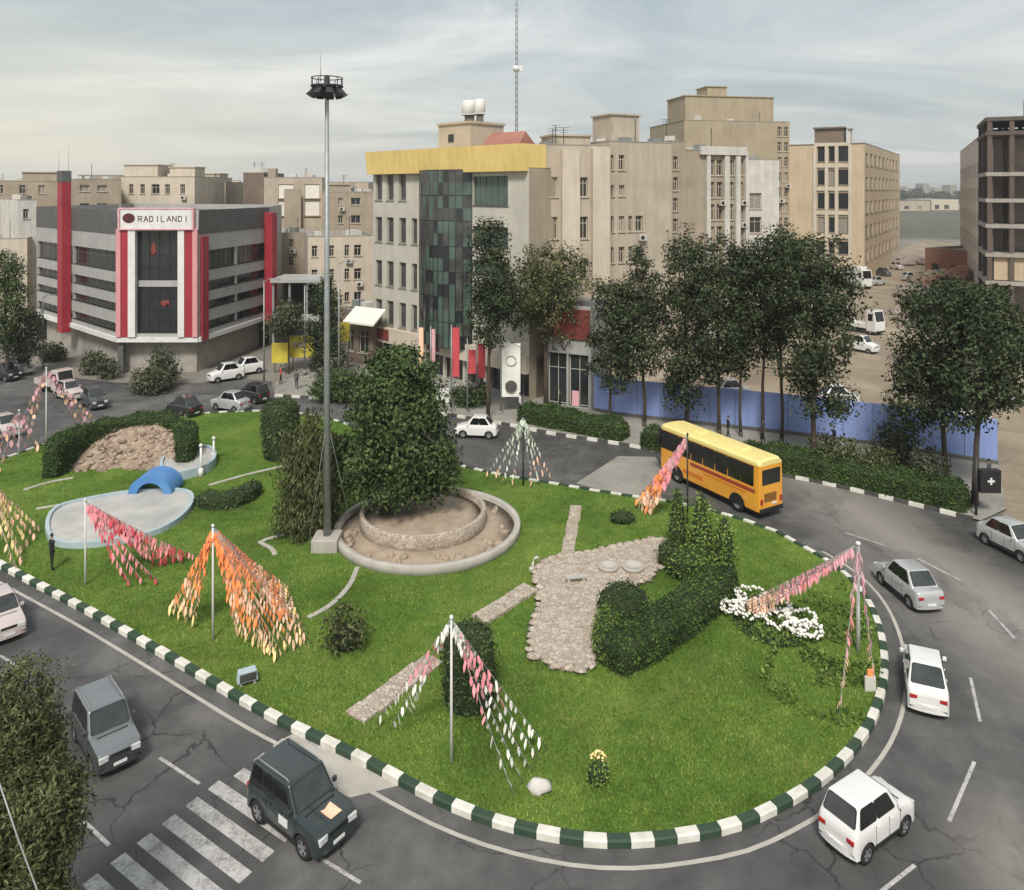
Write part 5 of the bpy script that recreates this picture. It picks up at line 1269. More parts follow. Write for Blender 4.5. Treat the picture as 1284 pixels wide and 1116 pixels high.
# ---------------------------------------------------------------- glass fronted office with the yellow cornice
A, B = Vector((-19.1, 106.5)), Vector((1.9, 86.2)); d = (B - A).normalized(); inn = Vector((-d.y, d.x)); L = (B - A).length; o = A; ang = math.atan2(d.y, d.x)
t = thing('office_block', 'pale stone office block with yellow cornice and curved green glass bay', 'building', (A.x, A.y, 0))
f = lambda x, y: onface(A, B, x, y)
u0g, u1g = f(527, 300)[0], f(592, 300)[0]; zt = 26.0; zf = 4.7
mb = MB()
cols = [(f(a, 280)[0], f(b, 280)[0]) for a, b in ((471, 479), (485, 493.5), (500.5, 509), (516, 523))]
rows = [(f(475, yb)[1], f(475, ya)[1]) for ya, yb in ((219, 251), (272, 303), (326, 357), (375, 405))][::-1]
facade(t, mb, A, A + d * u0g, zf, zt, cols, rows, .35, 0, 'glass_grey', 'concrete', 1, skip=((3, 3),), base=o)
rc = [(f(638, 280)[0] - 1.5, f(638, 280)[0] + .5)]
zz = lambda y: f(610, y)[1]
facade(t, mb, A + d * u1g, B, zf, zt, [(.1 + 0, f(637, 240)[0] - u1g)], [(zz(392), zz(372)), (zz(345), zz(328)), (zz(308), zz(284)), (zz(258), zz(221))], .4, 0, 'glass_green', 'grey_panel', 6, base=o)
back = B + inn * 22; bl = A + inn * 22
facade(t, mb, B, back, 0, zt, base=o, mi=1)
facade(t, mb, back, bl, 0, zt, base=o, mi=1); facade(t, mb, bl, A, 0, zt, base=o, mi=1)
facade(t, mb, A + d * u0g + inn * .0, A + d * u1g, zf, 9, base=o)
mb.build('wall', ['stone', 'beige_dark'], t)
# curved glass bay
m = MB(); K = 12; pts = []
for k in range(K + 1):
    q = k / K; u = u0g + (u1g - u0g) * q; pr = 1.9 * math.sin(math.pi * q) ** .7 + .05; pts.append(A - o + d * u - inn * pr)
zs = [zf - .2 + (zt - zf + .2) * k / 14 for k in range(15)]
vs = [(p.x, p.y, z) for z in zs for p in pts]
gl = random.Random(3)
for i in range(14):
    for j in range(K): m.add([vs[i * (K + 1) + j], vs[i * (K + 1) + j + 1], vs[(i + 1) * (K + 1) + j + 1], vs[(i + 1) * (K + 1) + j]], [(0, 1, 2, 3)], gl.choice([0, 0, 1, 2]))
for j in range(K + 1): m.tube([(pts[j].x, pts[j].y, zf - .2), (pts[j].x, pts[j].y, zt)], .06, n=4, mi=3)
for z in zs[::2]: m.tube([(p.x, p.y, z) for p in pts], .05, n=4, mi=3)
m.build('glass_bay', ['glass_green', 'glass_grey', 'glass', 'dark_steel'], t)
# cornice
m = MB(); cu0, cu1 = -.35, L - .1; vs = []
for u, e in ((cu0, 0), (cu1, 0)):
    for pr, z in ((.75, zt - .3), (1.15, zt + 2.75), (-3.0, zt + 2.75), (-3, zt - .3)):
        p = d * u - inn * pr; vs.append((p.x, p.y, z))
m.add(vs, [(0, 1, 2, 3), (7, 6, 5, 4), (0, 4, 5, 1), (1, 5, 6, 2), (2, 6, 7, 3), (3, 7, 4, 0)]); m.build('cornice', 'yellow_panel', t)
m = MB(); m.sheet([p - o for p in (A, B, back, bl)], zt + .1); rf = m.build('roof', 'concrete', t)
def onroof(u, k, z=0): p = d * u + inn * k; return (p.x, p.y, zt + .1 + z)
m = MB(); m.box((0, 0, 3.0), (6.2, 6, 6.0)); m.box((0, 0, 6.1), (6.6, 6.4, .3)); m.build('roof_room', 'beige', rf, onroof(12.75, 6.5), ang)
m = MB(); m.box((0, 0, 0), (1.0, .1, 1.0)); m.build('roof_window', 'glass', rf, onroof(12.2, 3.44, 4.2), ang)
m = MB(); vs = [(-3.6, -2, 0), (3.6, -2, 0), (3.6, 2, 0), (-3.6, 2, 0), (-3.2, 0, 2.0), (3.2, 0, 2.0)]; m.add(vs, [(0, 1, 5, 4), (2, 3, 4, 5), (1, 2, 5), (3, 0, 4)]); m.build('pitched_roof', 'rust', rf, onroof(18.2, 7.5, 2.9), ang + .1)
for k, (u, w) in enumerate(((12.4, 1.0), (14.4, .75))):
    m = MB(); m.lathe([(w * .85, 0), (w, .1), (w, 1.5), (w * .8, 1.75), (.25, 1.85), (.001, 1.9)], 18); m.lathe([(.05, -1.2), (.05, 0)], 6, (w * .6, w * .6, 0)); m.lathe([(.05, -1.2), (.05, 0)], 6, (-w * .6, -w * .6, 0)); m.box((0, 0, -.1), (w * 2, w * 2, .12)); m.box((0, 0, -.7), (w * 1.2, w * 1.2, 1.1), 1)
    o2 = m.build('water_tank', ['white', 'concrete_dark'], None, tuple(Vector(onroof(u, 6.5, 7.55)) + Vector((o.x, o.y, 0)))); tag(o2, 'larger white water tank on the office roof room' if k == 0 else 'smaller white water tank beside the larger one on the office roof room', 'water tank')
# ground floor shops
m = MB(); m.prism([A - o + inn * 1.2, B - o + inn * 1.2, back - o, bl - o], -.05, zf - .004, 0); m.build('shop_floor', 'brown_brick', t)
m = MB(); a, b = A - o - inn * .3, B - o - inn * .3; m.beam((a.x, a.y, zf - .6), (b.x, b.y, zf - .6), .6, 2.0); m.build('fascia', 'cream', t)
n = 8
for k in range(n):
    u = L * (k + .5) / n; p = d * u + inn * 1.1; w = L / n - .7
    m = MB(); m.box((0, 0, 2.0), (w, .1, 3.9)); m.box((0, -.06, 2.0), (.1, .08, 3.9), 1); m.box((0, -.062, 3.2), (w, .08, .1), 1); m.build('shop_window', ['glass', 'steel'], t, (p.x, p.y, 0), ang)
    p = d * (L * k / n + .15) + inn * .2; m = MB(); m.box((0, 0, 2.15), (.35, .35, 4.3)); m.build('pillar', 'stone', t, (p.x, p.y, 0), ang)
for k, (u, w) in enumerate(((3.0, 2.6), (9.6, 2.6), (13.4, 2.2))):
    p = d * u - inn * .68; m = MB(); m.box((0, 0, zf - .5), (w, .1, 1.4)); m.build('shop_sign', ['red_sign', 'cream', 'red_sign'][k], t, (p.x, p.y, 0), ang)
# lattice mast on the roof
mp = Vector((A.x, A.y, 0)) + Vector(onroof(19.4, 8.2)); t2 = thing('lattice_mast', 'tall thin lattice radio mast on the office roof', 'mast', mp)
m = MB(); hh = 34; w = .17
for k in range(3): a = k * 2.094; m.tube([(w * math.cos(a), w * math.sin(a), 0), (w * math.cos(a), w * math.sin(a), hh)], .045, n=5)
for i in range(44):
    for k in range(3): a, b2 = k * 2.094, (k + 1) * 2.094; z = i * hh / 44; m.tube([(w * math.cos(a), w * math.sin(a), z), (w * math.cos(b2), w * math.sin(b2), z + hh / 44)], .03, n=4)
m.build('mast', 'steel', t2)
m = MB(); m.lathe([(.1, -.4), (.45, -.3), (.45, .3), (.1, .4)], 12); m.box((.5, 0, 0), (.5, .3, .7)); m.build('radio_drum', 'white', t2, (0, 0, 13))

# projecting shop unit with the red sign at the office's right end
A, B = pt2(683, 85.0), pt2(741, 82.6); d = (B - A).normalized(); inn = Vector((-d.y, d.x)); L = (B - A).length; ang = math.atan2(d.y, d.x); o = A
t = thing('shop_unit', 'grey shop unit with dull red sign band and two glazed bays', 'shop', (A.x, A.y, 0))
mb = MB(); ztp = zat(382, 84); mb2 = []
facade(t, mb, A, B, 0, ztp, [(.35, L / 2 - .12), (L / 2 + .12, L - .3)], [(.3, zat(443, 84))], .5, 0, 'glass', 'stone', 2, base=o, name='shop_window')
q = B + inn * 6; r_ = A + inn * 6
facade(t, mb, B, q, 0, ztp, base=o); facade(t, mb, q, r_, 0, ztp, base=o); facade(t, mb, r_, A, 0, ztp, base=o)
mb.build('wall', 'stone_grey', t); m = MB(); m.sheet([p - o for p in (A, B, q, r_)], ztp - .3); m.build('roof', 'concrete_dark', t)
m = MB(); m.box((L / 2, -.14, zat(405, 84)), (L - .1, .25, 3.2)); m.build('red_sign', 'red_sign', t, (0, 0, 0), ang, bevel=.03)
lt = MB(); zc = zat(440, 84)
for (a, b, c, e) in ((1.1, .9, .95, -.7), (.95, -.7, 1.5, -.7), (1.9, .9, 2.3, -.7), (2.3, -.7, 2.75, .9)): lt.beam((a, -.06, zc + b * .55 + .5), (c, -.06, zc + e * .55 + .5), .08, .2)
lt.build('sign_letters', 'concrete_dark', t, (0, 0, 0), ang)
m = MB(); m.box((3.6, .1, .95), (.8, .1, 1.9)); m.build('poster', 'mauve_cloth', t, (0, 0, 0), ang)

# ---------------------------------------------------------------- the row of flats behind
def flat(name, label, xa, Da, xb, Db, ytop, depth, wall, cols=None, rows=None, rx=None, side=None, boxes=(), glass='glass_old', frame='cream', bars=2, lside=None, skip=(), parapet=.8, wdepth=.35, roofm='concrete'):
    A, B = pt2(xa, Da), pt2(xb, Db); zt = zat(ytop, Da)
    fr = None
    if cols:
        rx = rx if rx is not None else (cols[0][0] + cols[0][1]) / 2
        cs = [(onface(A, B, a, 300)[0], onface(A, B, b, 300)[0]) for a, b in cols]; rs = sorted((onface(A, B, rx, b)[1], onface(A, B, rx, a)[1]) for a, b in rows)
        rs = [r for r in rs if r[0] > .5]
        fr = dict(cols=cs, rows=rs, skip=skip)
    return building(name, label, A, B, zt, depth, wall, front=fr, right=side, left=lside, boxes=boxes, glass=glass, frame=frame, bars=bars, parapet=parapet, wdepth=wdepth, roofm=roofm)
bands3 = lambda y0, st, h, n: [(y0 + i * st, y0 + i * st + h) for i in range(n)]
flat('apartment_block', 'beige apartment block beside the yellow corniced office with tall dark windows', 681, 88.6, 766, 91, 180, 16, 'beige', [(687, 699), (727, 737)], [(222, 247), (272, 300), (325, 350)], boxes=((5, 6, 4, 2.0, 5),), side=dict(cols=grid(16, 3, 1.4), rows=floors(3, 4.6, 5)))
flat('apartment_block', 'beige apartment block with paired dark windows and a round topped stair tower', 764, 93, 842, 97, 176, 16, 'beige', [(764.8, 769.5), (776, 783), (788, 793), (797, 806)], [(194, 213), (232, 246), (271, 291), (310, 330)], boxes=((4.2, 5, 4.4, 4.2, 4.2, 'beige', 'stair_tower'),), skip=((2, 3), (3, 3), (2, 2), (3, 2)))
flat('apartment_block', 'narrow brown block with a dark recessed balcony column', 841, 103, 860, 104, 176, 14, 'beige_dark', [(844, 850)], bands3(196, 26, 17, 5), glass='glass')
flat('apartment_block', 'grey block with white vertical stripes and balconies, rounded corner', 856, 108, 936, 112, 187, 16, 'beige_dark', [(890, 896), (899, 906), (915, 920), (927, 932)], bands3(200, 28, 20, 6), glass='glass_old')
sb = COL.objects[-1]
wst = [o_ for o_ in COL.objects if o_.get('label', '').startswith('grey block with white')][0]
A, B = pt2(856, 108), pt2(936, 112); d = (B - A).normalized(); ang = math.atan2(d.y, d.x)
for xa, xb in ((884.5, 889), (907, 913), (921, 926.5), (933, 936)):
    ua, ub = onface(A, B, xa, 300)[0], onface(A, B, xb, 300)[0]; m = MB(); m.box(((ua + ub) / 2, -.22, 14.6), (ub - ua, .4, 29)); m.build('white_stripe', 'offwhite', wst, (0, 0, 0), ang)
m = MB(); m.box(((onface(A, B, 850, 300)[0] + (B - A).length) / 2 + 1.6, -.3, zat(189, 110)), ((B - A).length - 3, .5, 1.2)); m.build('cornice', 'offwhite', wst, (0, 0, 0), ang)
flat('apartment_block', 'white gabled side wall between the striped block and the tall brick one', 936, 126, 977, 128, 199, 18, 'offwhite', [(940, 955)], [(242, 262), (272, 292)], glass='glass_old')
flat('apartment_block', 'tall plain olive brick block rising behind the others', 858, 146, 990, 150, 150, 18, 'olive_brick', [(975, 980), (983.5, 988)], bands3(140, 19, 12, 8), glass='glass', boxes=((10.5, 7, 9, 5.6, 18.4, 'olive_brick', 'upper_storey'), (8.3, 6, 5, 7.6, 4, 'olive_brick', 'lift_house')))
bb = [o_ for o_ in COL.objects if o_.get('label', '').startswith('beige apartment block beside')][0]
A, B = pt2(681, 88.6), pt2(766, 91); ang = math.atan2((B - A).y, (B - A).x)
for xa, xb, yt in ((703, 725, 188), (741, 762, 186)):
    ua, ub = onface(A, B, xa, 300)[0], onface(A, B, xb, 300)[0]; zt_ = onface(A, B, xa, yt)[1]; m = MB(); m.box(((ua + ub) / 2, -.3, zt_ / 2), (ub - ua, .6, zt_)); m.build('pier', 'cream', bb, (0, 0, 0), ang)
# unfinished brick building
A, B = pt2(988, 205), pt2(1084, 196); zt = zat(180, 200)
t = building('brick_building', 'unfinished tan brick building with concrete frame and empty window openings', A, B, zt, 30, 'tan_brick', front=dict(cols=[(onface(A, B, a, 300)[0], onface(A, B, b, 300)[0]) for a, b in ((1025, 1034), (1039, 1047), (1051, 1065))], rows=sorted((onface(A, B, 1030, b)[1], onface(A, B, 1030, a)[1]) for a, b in ((184, 203), (213, 232), (242, 262), (272, 291), (302, 318)))), rside=pt2(1128, 262), right=dict(cols=grid(74, 9, 4.2), rows=floors(3.5, 6.2, 5, 1.6, 3.2)), glass='glass', frame='concrete', bars=1)
d = (B - A).normalized(); ang = math.atan2(d.y, d.x)
for y in (181, 208, 237, 267, 297, 323):
    z = onface(A, B, 1045, y)[1]; a, b = onface(A, B, 1021, 300)[0], onface(A, B, 1066, 300)[0]; m = MB(); m.box(((a + b) / 2, -.12, z), (b - a, .5, .85)); m.build('floor_slab', 'cream', t, (0, 0, 0), ang)
for x in (1022, 1036.5, 1049, 1066): u = onface(A, B, x, 300)[0]; m = MB(); m.box((u, -.16, zt / 2 - .2), (.8, .5, zt - .4)); m.build('column', 'cream', t, (0, 0, 0), ang)
for k, (x0, x1, hh) in enumerate(((1021, 1058, 4.6), (1063, 1066, 4.4))):
    a, b = onface(A, B, x0, 300)[0], onface(A, B, x1, 300)[0]; m = MB(); m.box(((a + b) / 2, 3, zt - .7 + hh / 2), (b - a, 5, hh)); m.box(((a + b) / 2, 2.8, zt - .7 + hh + .2), (b - a + .6, 5.8, .4)); m.build('roof_room', 'brown_brick' if k == 0 else 'offwhite', t, (0, 0, 0), ang)
# concrete skeleton at the right edge
A, B = pt2(1238, 141), pt2(1330, 136); zt = zat(147, 141); d = (B - A).normalized(); inn = Vector((-d.y, d.x)); L = (B - A).length; ang = math.atan2(d.y, d.x)
t = thing('concrete_frame', 'unfinished dark concrete frame building with open floors at the right edge', 'building', (A.x, A.y, 0))
levels = [0, zat(352, 141), zat(317, 141), zat(281, 141), zat(249, 141), zat(216, 141), zt - 2.6, zt]
dp = 20
for k, z in enumerate(levels[1:]):
    m = MB(); m.box((L / 2, dp / 2, z - .35), (L + .5, dp, .7)); m.build('floor_slab', 'concrete' if k < 5 else 'rust_frame', t, (0, 0, 0), ang)
for x in np.linspace(.4, L - .4, 4):
    for y in (.5, dp / 2, dp - .5):
        m = MB(); m.box((x, y, (zt - .72) / 2), (.75, .75, zt - .72)); m.build('column', 'rust_frame', t, (0, 0, 0), ang)
m = MB(); m.box((L / 2, dp - 1.2, zt / 2 - .5), (L - 1, .3, zt - 1)); m.box((.9, dp / 2, zt / 2 - .5), (.25, dp - 2.5, zt - 1)); m.build('back_wall', 'concrete_dark', t, (0, 0, 0), ang)
m = MB(); m.box((3.4, .9, (levels[1] + levels[2]) / 2 - .2), (4.6, .3, levels[2] - levels[1] - .75)); m.build('brick_infill', 'tan_brick', t, (0, 0, 0), ang)
for k in range(2, 6):
    m = MB()
    for i in range(5): m.tube([(1 + i * 2.6, .3, levels[k]), (1 + i * 2.6, .3, levels[k] + 1.1)], .04, n=4)
    m.tube([(.5, .3, levels[k] + 1.1), (L, .3, levels[k] + 1.1)], .04, n=4); m.build('guard_rail', 'dark_steel', t, (0, 0, 0), ang)
m = MB(); m.tube([(6, 3, zt), (6, 3, zt + 3)], .12, n=5); m.tube([(9, 3, zt), (9, 3, zt + 1.6)], .12, n=5); m.build('starter_bars', 'dark_steel', t, (0, 0, 0), ang)
A, B = pt2(1204, 235), pt2(1236, 152)
building('apartment_block', 'pale pinkish block receding along the dirt street, left of the concrete frame', A, B, zat(168, 160), 25, 'offwhite_pink', front=dict(cols=grid((B - A).length, 11, 3.6), rows=floors(3, 5.6, 6, 1.4, 2.8)), glass='glass_old', frame='offwhite', boxes=())
# red brick heap wall and low far buildings
A, B = pt2(1160, 215), pt2(1238, 200); building('brick_wall', 'low red brick building half built beside the dirt street', A, B, zat(312, 210), 22, 'red_brick', front=dict(cols=grid((B - A).length, 3, 2.2), rows=[(1, 3.4)]), glass='glass', frame='red_brick', bars=1)
m = MB(); hp = pt2(1120, 250)
for i in range(80): 
    a = random.uniform(0, 6.28); r = random.uniform(0, 1); m.blob((9 * r * math.cos(a), 11 * r * math.sin(a), .4 + 2.6 * (1 - r)), (random.uniform(.6, 1.6), random.uniform(.6, 1.6), random.uniform(.4, 1.0)), 7, 0, .3, i)
o = m.build('rubble_heap', 'rubble', None, (hp.x, hp.y, 0)); tag(o, 'heap of grey rubble at the far end of the dirt street', 'rubble heap')
m = MB(); hp = pt2(1205, 185)
for i in range(70):
    a = random.uniform(0, 6.28); r = random.uniform(0, 1); m.blob((9 * r * math.cos(a), 8 * r * math.sin(a), .3 + 4.6 * (1 - r)), (random.uniform(.6, 1.9), random.uniform(.6, 1.9), random.uniform(.4, 1.1)), 7, 0, .3, i)
o = m.build('brick_heap', 'red_brick', None, (hp.x, hp.y, 0)); tag(o, 'heap of reddish broken bricks before the low red brick building', 'brick heap')
tl = pt2(1165, 1300); ps = []
for i in range(60):
    x = random.uniform(-75, 75); hh = 16 + 14 * noise.noise(Vector((x * .03, 2, 0))) + 8 * random.random(); ps.append(((x, random.uniform(-20, 20), hh * .5), (9, 9, hh * .55)))
o = link('treeline', crown_mesh('treeline', ps, 900, 14, 2.6, 3.4, 'leaf_dull'), None, (tl.x, tl.y, 0)); tag(o, 'far treeline on the horizon beyond the field', 'treeline', kind='stuff')
flat('warehouse', 'low far warehouse with pale roof beyond the field', 1168, 900, 1202, 900, 250, 60, 'cream', cols=[(1172, 1178), (1184, 1190)], rows=[(257, 262)], glass='glass_old', roofm='white')
flat('warehouse', 'low far yellowish warehouse left of the pale roofed one', 1128, 860, 1166, 865, 252, 60, 'beige', cols=[(1134, 1140), (1150, 1156)], rows=[(258, 262)], glass='glass_old')

for k, (x, y, r, h) in enumerate(((1150, 372, 4.5, 2.6), (1172, 356, 6, 3.4), (1138, 394, 3.4, 1.8), (1205, 372, 5, 3.0), (1128, 330, 7, 3.6))):
    b = G(x, y); m = MB(); m.blob((0, 0, 0), (r, r * .8, h), 22, 0, .28, k + 7, zmin=-.1, freq=2.2)
    for i in range(26): a = random.uniform(0, 6.28); q = random.uniform(.5, 1.15); m.blob((r * q * math.cos(a), r * .8 * q * math.sin(a), max(.1, h * (1 - q * q) * .9)), (random.uniform(.25, .7), random.uniform(.25, .7), random.uniform(.2, .5)), 7, 0, .3, i)
    o = m.build('earth_mound', 'earth' if k % 2 else 'rubble', None, (b.x, b.y, 0)); tag(o, ('tan earth mound by the dirt street nearest the right hand trees', 'broad earth mound in the middle of the dirt street', 'small pale rubble mound beside the earth lot', 'rubble mound in front of the brick heap', 'grey rubble mound beside the unfinished brick building')[[2, 0, 2, 3, 4][k] if k != 0 else 0] if False else ('grey rubble mound on the earth lot behind the right hand trees', 'broad tan earth mound in the middle of the dirt street', 'smallest grey rubble mound beside the earth lot', 'tan earth mound in front of the brick heap', 'grey rubble mound by the unfinished brick building')[k], 'mound')
for k, (x0, x1, D, y, lab) in enumerate(((1122, 1138, 1900, 233, 'hazy far tower left of the far treeline'), (1141, 1152, 2100, 236, 'hazy low far block behind the treeline'), (1158, 1166, 2000, 230, 'slim hazy far tower behind the treeline'), (1172, 1188, 2200, 235, 'broad hazy far block behind the treeline'), (1192, 1200, 1950, 232, 'hazy far tower right of the broad far block'))):
    flat('far_building', lab, x0, D, x1, D, y, 40, 'concrete', [(x0 + (x1 - x0) * .2, x0 + (x1 - x0) * .4), (x0 + (x1 - x0) * .6, x0 + (x1 - x0) * .8)], [(y + 2, y + 4), (y + 6, y + 8)], glass='glass_old')
# ---------------------------------------------------------------- older houses on the left
flat('town_house', 'beige house with a row of five dark windows and two roof rooms behind the store', 151, 150, 244, 150, 221, 20, 'cream', [(162, 167), (176, 181.5), (190, 200), (207, 213), (226, 232)], [(231, 243), (262, 274)], boxes=((3, 5, 6, 3.0, 6.6), (10.5, 6, 5, 2.6, 5)), glass='glass')
flat('town_house', 'grey green low house left of the red fin', 95, 138, 152, 142, 224, 18, 'beige_dark', [(100, 112), (122, 134)], [(232, 240), (255, 268)], glass='glass')
flat('town_house', 'plain brown rendered house at the far left edge', -40, 150, 76, 156, 226, 20, 'beige_dark', [(-4, 4), (24, 32), (48, 56)], [(232, 243), (262, 275), (300, 313)], boxes=((12, 6, 6, 2.4, 7),), glass='glass_old')
flat('town_house', 'small white fronted house left of the grey corner store', 22, 134, 46, 136, 250, 14, 'offwhite', [(29, 36)], [(262, 274), (300, 312)], glass='glass')
flat('town_house', 'yellowish low house at the left edge behind dark trees', -60, 128, 34, 132, 300, 14, 'cream', [(-6, 3), (14, 22)], [(318, 332), (350, 366)], glass='glass')
flat('town_house', 'grey house with small arched windows right behind the store sign', 243, 165, 283, 165, 228, 18, 'beige', [(247, 252), (262, 266), (270, 274)], [(236, 246), (258, 270)], boxes=((2, 5, 5, 2.5, 5),), glass='glass')
flat('town_house', 'low pale house between two taller ones in the distance', 280, 190, 312, 190, 232, 18, 'beige_dark', [(286, 291), (298, 303)], [(243, 252)], glass='glass')
flat('town_house', 'dark brown roof house with windowless front behind the store', 305, 160, 331, 160, 216, 14, 'brown_brick', [(310, 315), (321, 326)], [(262, 272)], glass='glass')
flat('town_house', 'cream panelled house with a brown centre strip and aerial on the roof', 331, 158, 404, 160, 222, 18, 'beige', [(349, 368), (382, 401)], [(231, 249), (252, 271)], glass='sheet_white', frame='beige_dark', bars=1, wdepth=.2)
ch_ = [o_ for o_ in COL.objects if o_.get('label', '').startswith('cream panelled')][0]
m = MB(); m.box((1.2, 2, 25.5), (1.6, 1.6, 5.0)); m.build('chimney', 'beige_dark', ch_); m = MB(); m.box((5.9, -.12, 16), (3.4, .3, 15.6)); m.build('brown_strip', 'beige_dark', ch_)
flat('town_house', 'plain blank brown wall house beside the red fin end of the store', 336, 138, 386, 140, 292, 14, 'beige_dark', [(344, 350), (362, 368)], [(300, 310), (322, 334)], glass='glass')
flat('town_house', 'beige house with small dark windows directly left of the office', 386, 122, 468, 125, 296, 16, 'cream', [(391, 398), (413, 419), (432, 438), (444, 453)], [(308, 322), (338, 352), (368, 380)], glass='glass')
flat('town_house', 'olive brown house with dark openings directly left of the yellow cornice', 404, 145, 470, 147, 240, 16, 'beige_dark', [(424, 430), (440, 452)], [(248, 257), (270, 280)], boxes=((3.2, 4, 4, 2.0, 4),), glass='glass')
flat('town_house', 'long low roofed house far behind the olive brown one', 392, 210, 462, 210, 228, 20, 'beige', [(398, 404), (415, 421), (440, 446)], [(236, 244)], glass='glass')
# more roofs further back so the skyline runs on
def far_house(k, x0, x1, D, y, wall, lab): flat('town_house', lab, x0, D, x1, D + 4, y, 20, wall, [(x0 + (x1 - x0) * .15, x0 + (x1 - x0) * .3), (x0 + (x1 - x0) * .5, x0 + (x1 - x0) * .62), (x0 + (x1 - x0) * .78, x0 + (x1 - x0) * .9)], [(y + 7, y + 13), (y + 19, y + 25)], glass='glass')
far_house(0, -30, 20, 260, 227, 'beige', 'far beige house at the left end of the skyline')
far_house(1, 22, 66, 280, 224, 'cream', 'far cream house second along the left skyline')
far_house(2, 98, 150, 240, 219, 'beige_dark', 'far brown house just right of the red fin top')
far_house(3, 254, 300, 300, 226, 'cream', 'far cream house on the skyline right of the store sign')
far_house(4, 408, 470, 320, 230, 'beige_dark', 'far brown house on the skyline left of the yellow cornice')
# dark carport between store and office, awnings, boards
A, B = pt2(340, 112), pt2(404, 112)
t = thing('carport', 'dark roofed open shed between the corner store and the office', 'shed', (A.x, A.y, 0)); L = (B - A).length
m = MB(); m.box((L / 2, 3, zat(352, 112)), (L, 7, .5)); m.build('roof', 'stone_grey', t)
m = MB(); m.box((L / 2, 6, zat(352, 112) / 2), (L, .3, zat(356, 112))); m.build('back_wall', 'black', t)  # black colour stands in for the shade inside the shed
for u in (.3, L * .36, L * .7, L - .3): m = MB(); m.box((u, .1, zat(354, 112) / 2), (.3, .3, zat(355, 112))); m.build('post', 'steel', t)
m = MB(); m.box((L / 2, -.3, zat(398, 112)), (L * .9, .3, 1.0)); m.build('beam', 'stone_grey', t)
A = pt2(430, 104); B = pt2(468, 101)
t = thing('awning', 'pale canvas awning over the shop left of the office', 'awning', (A.x, A.y, 0)); L = (B - A).length; m = MB(); za = zat(388, 103)
m.add([(0, 0, za - 1.7), (L, 0, za - 1.7), (L, 2.4, za), (0, 2.4, za), (0, 0, za - 1.95), (L, 0, za - 1.95), (L, 2.4, za - .2), (0, 2.4, za - .2)], [(0, 1, 2, 3), (7, 6, 5, 4), (0, 4, 5, 1), (1, 5, 6, 2), (2, 6, 7, 3), (3, 7, 4, 0)]); m.build('canvas', 'sheet_white', t, (0, 0, 0), math.atan2((B - A).y, (B - A).x))
for u in (.1, L - .1): m = MB(); m.tube([(u, .05, 0), (u, .05, za - 2.1)], .06, n=6); m.build('pole', 'steel', t)
flat('town_house', 'low brown shop under the pale awning', 428, 107, 468, 104, 386, 8, 'brown_brick', [(433, 443), (450, 462)], [(412, 440)], glass='glass')
def board(label, x0, x1, D, y0, y1, mt, leg=True, extra=None):
    a, b = pt2(x0, D), pt2(x1, D); w = (b - a).length; z0, z1 = zat(y1, D), zat(y0, D); t = thing('billboard', label, 'billboard', ((a.x + b.x) / 2, D, 0))
    m = MB(); m.box((0, 0, (z0 + z1) / 2), (w, .25, z1 - z0)); m.build('panel', mt, t, bevel=.02)
    for s in (-1, 1): m = MB(); m.tube([(s * w * .35, .2, 0), (s * w * .35, .2, z1 - .2)], .09, n=8); m.build('leg', 'steel', t)
    if extra: extra(t, w, z0, z1)
    return t
def yb(t, w, z0, z1): m = MB(); m.box((-.4, -.15, (z0 + z1) / 2 + .2), (1.3, .06, .7)); m.build('brown_mark', 'beige_dark', t)
board('larger yellow board on legs right of the corner store', 362, 394, 101, 421, 448, 'yellow_board', extra=yb)
board('smaller yellow board leaning at the left end of the larger yellow board', 341, 361, 99.5, 430, 455, 'yellow_board')
board('narrow yellow board beside the low brown shop', 423, 438, 100, 404, 428, 'yellow_board')
board('small white board behind the round planter tree', 546, 563, 84, 487, 508, 'white')
# ---------------------------------------------------------------- blue hoarding
hl = [V2(G(*p)) for p in ((745, 516), (773, 522), (1000, 547), (1086, 558), (1252, 584))]
t = thing('hoarding', 'long blue painted hoarding between the pavement and the earth lot', 'fence', (hl[0].x, hl[0].y, 0)); line = resample(hl, 2.45)
m = MB()
for p, q in zip(line, line[1:]):
    p, q = p - hl[0], q - hl[0]; e_ = (q - p).normalized() * .03; p, q = p + e_, q - e_; m.beam((p.x, p.y, 2.0), (q.x, q.y, 2.0), .08, 3.9 + random.uniform(-.05, .05))
m.build('blue_panel', 'blue', t)
for p in line[::1]: q = p - hl[0]; s = MB(); s.box((q.x, q.y + .12, 1.95), (.12, .12, 3.9)); s.build('post', 'steel', t)
m = MB()
for p, q in zip(line, line[1:]): p, q = p - hl[0], q - hl[0]; m.beam((p.x, p.y - .1, .2), (q.x, q.y - .1, .2), .25, .5)
m.build('plinth', 'concrete_dark', t)
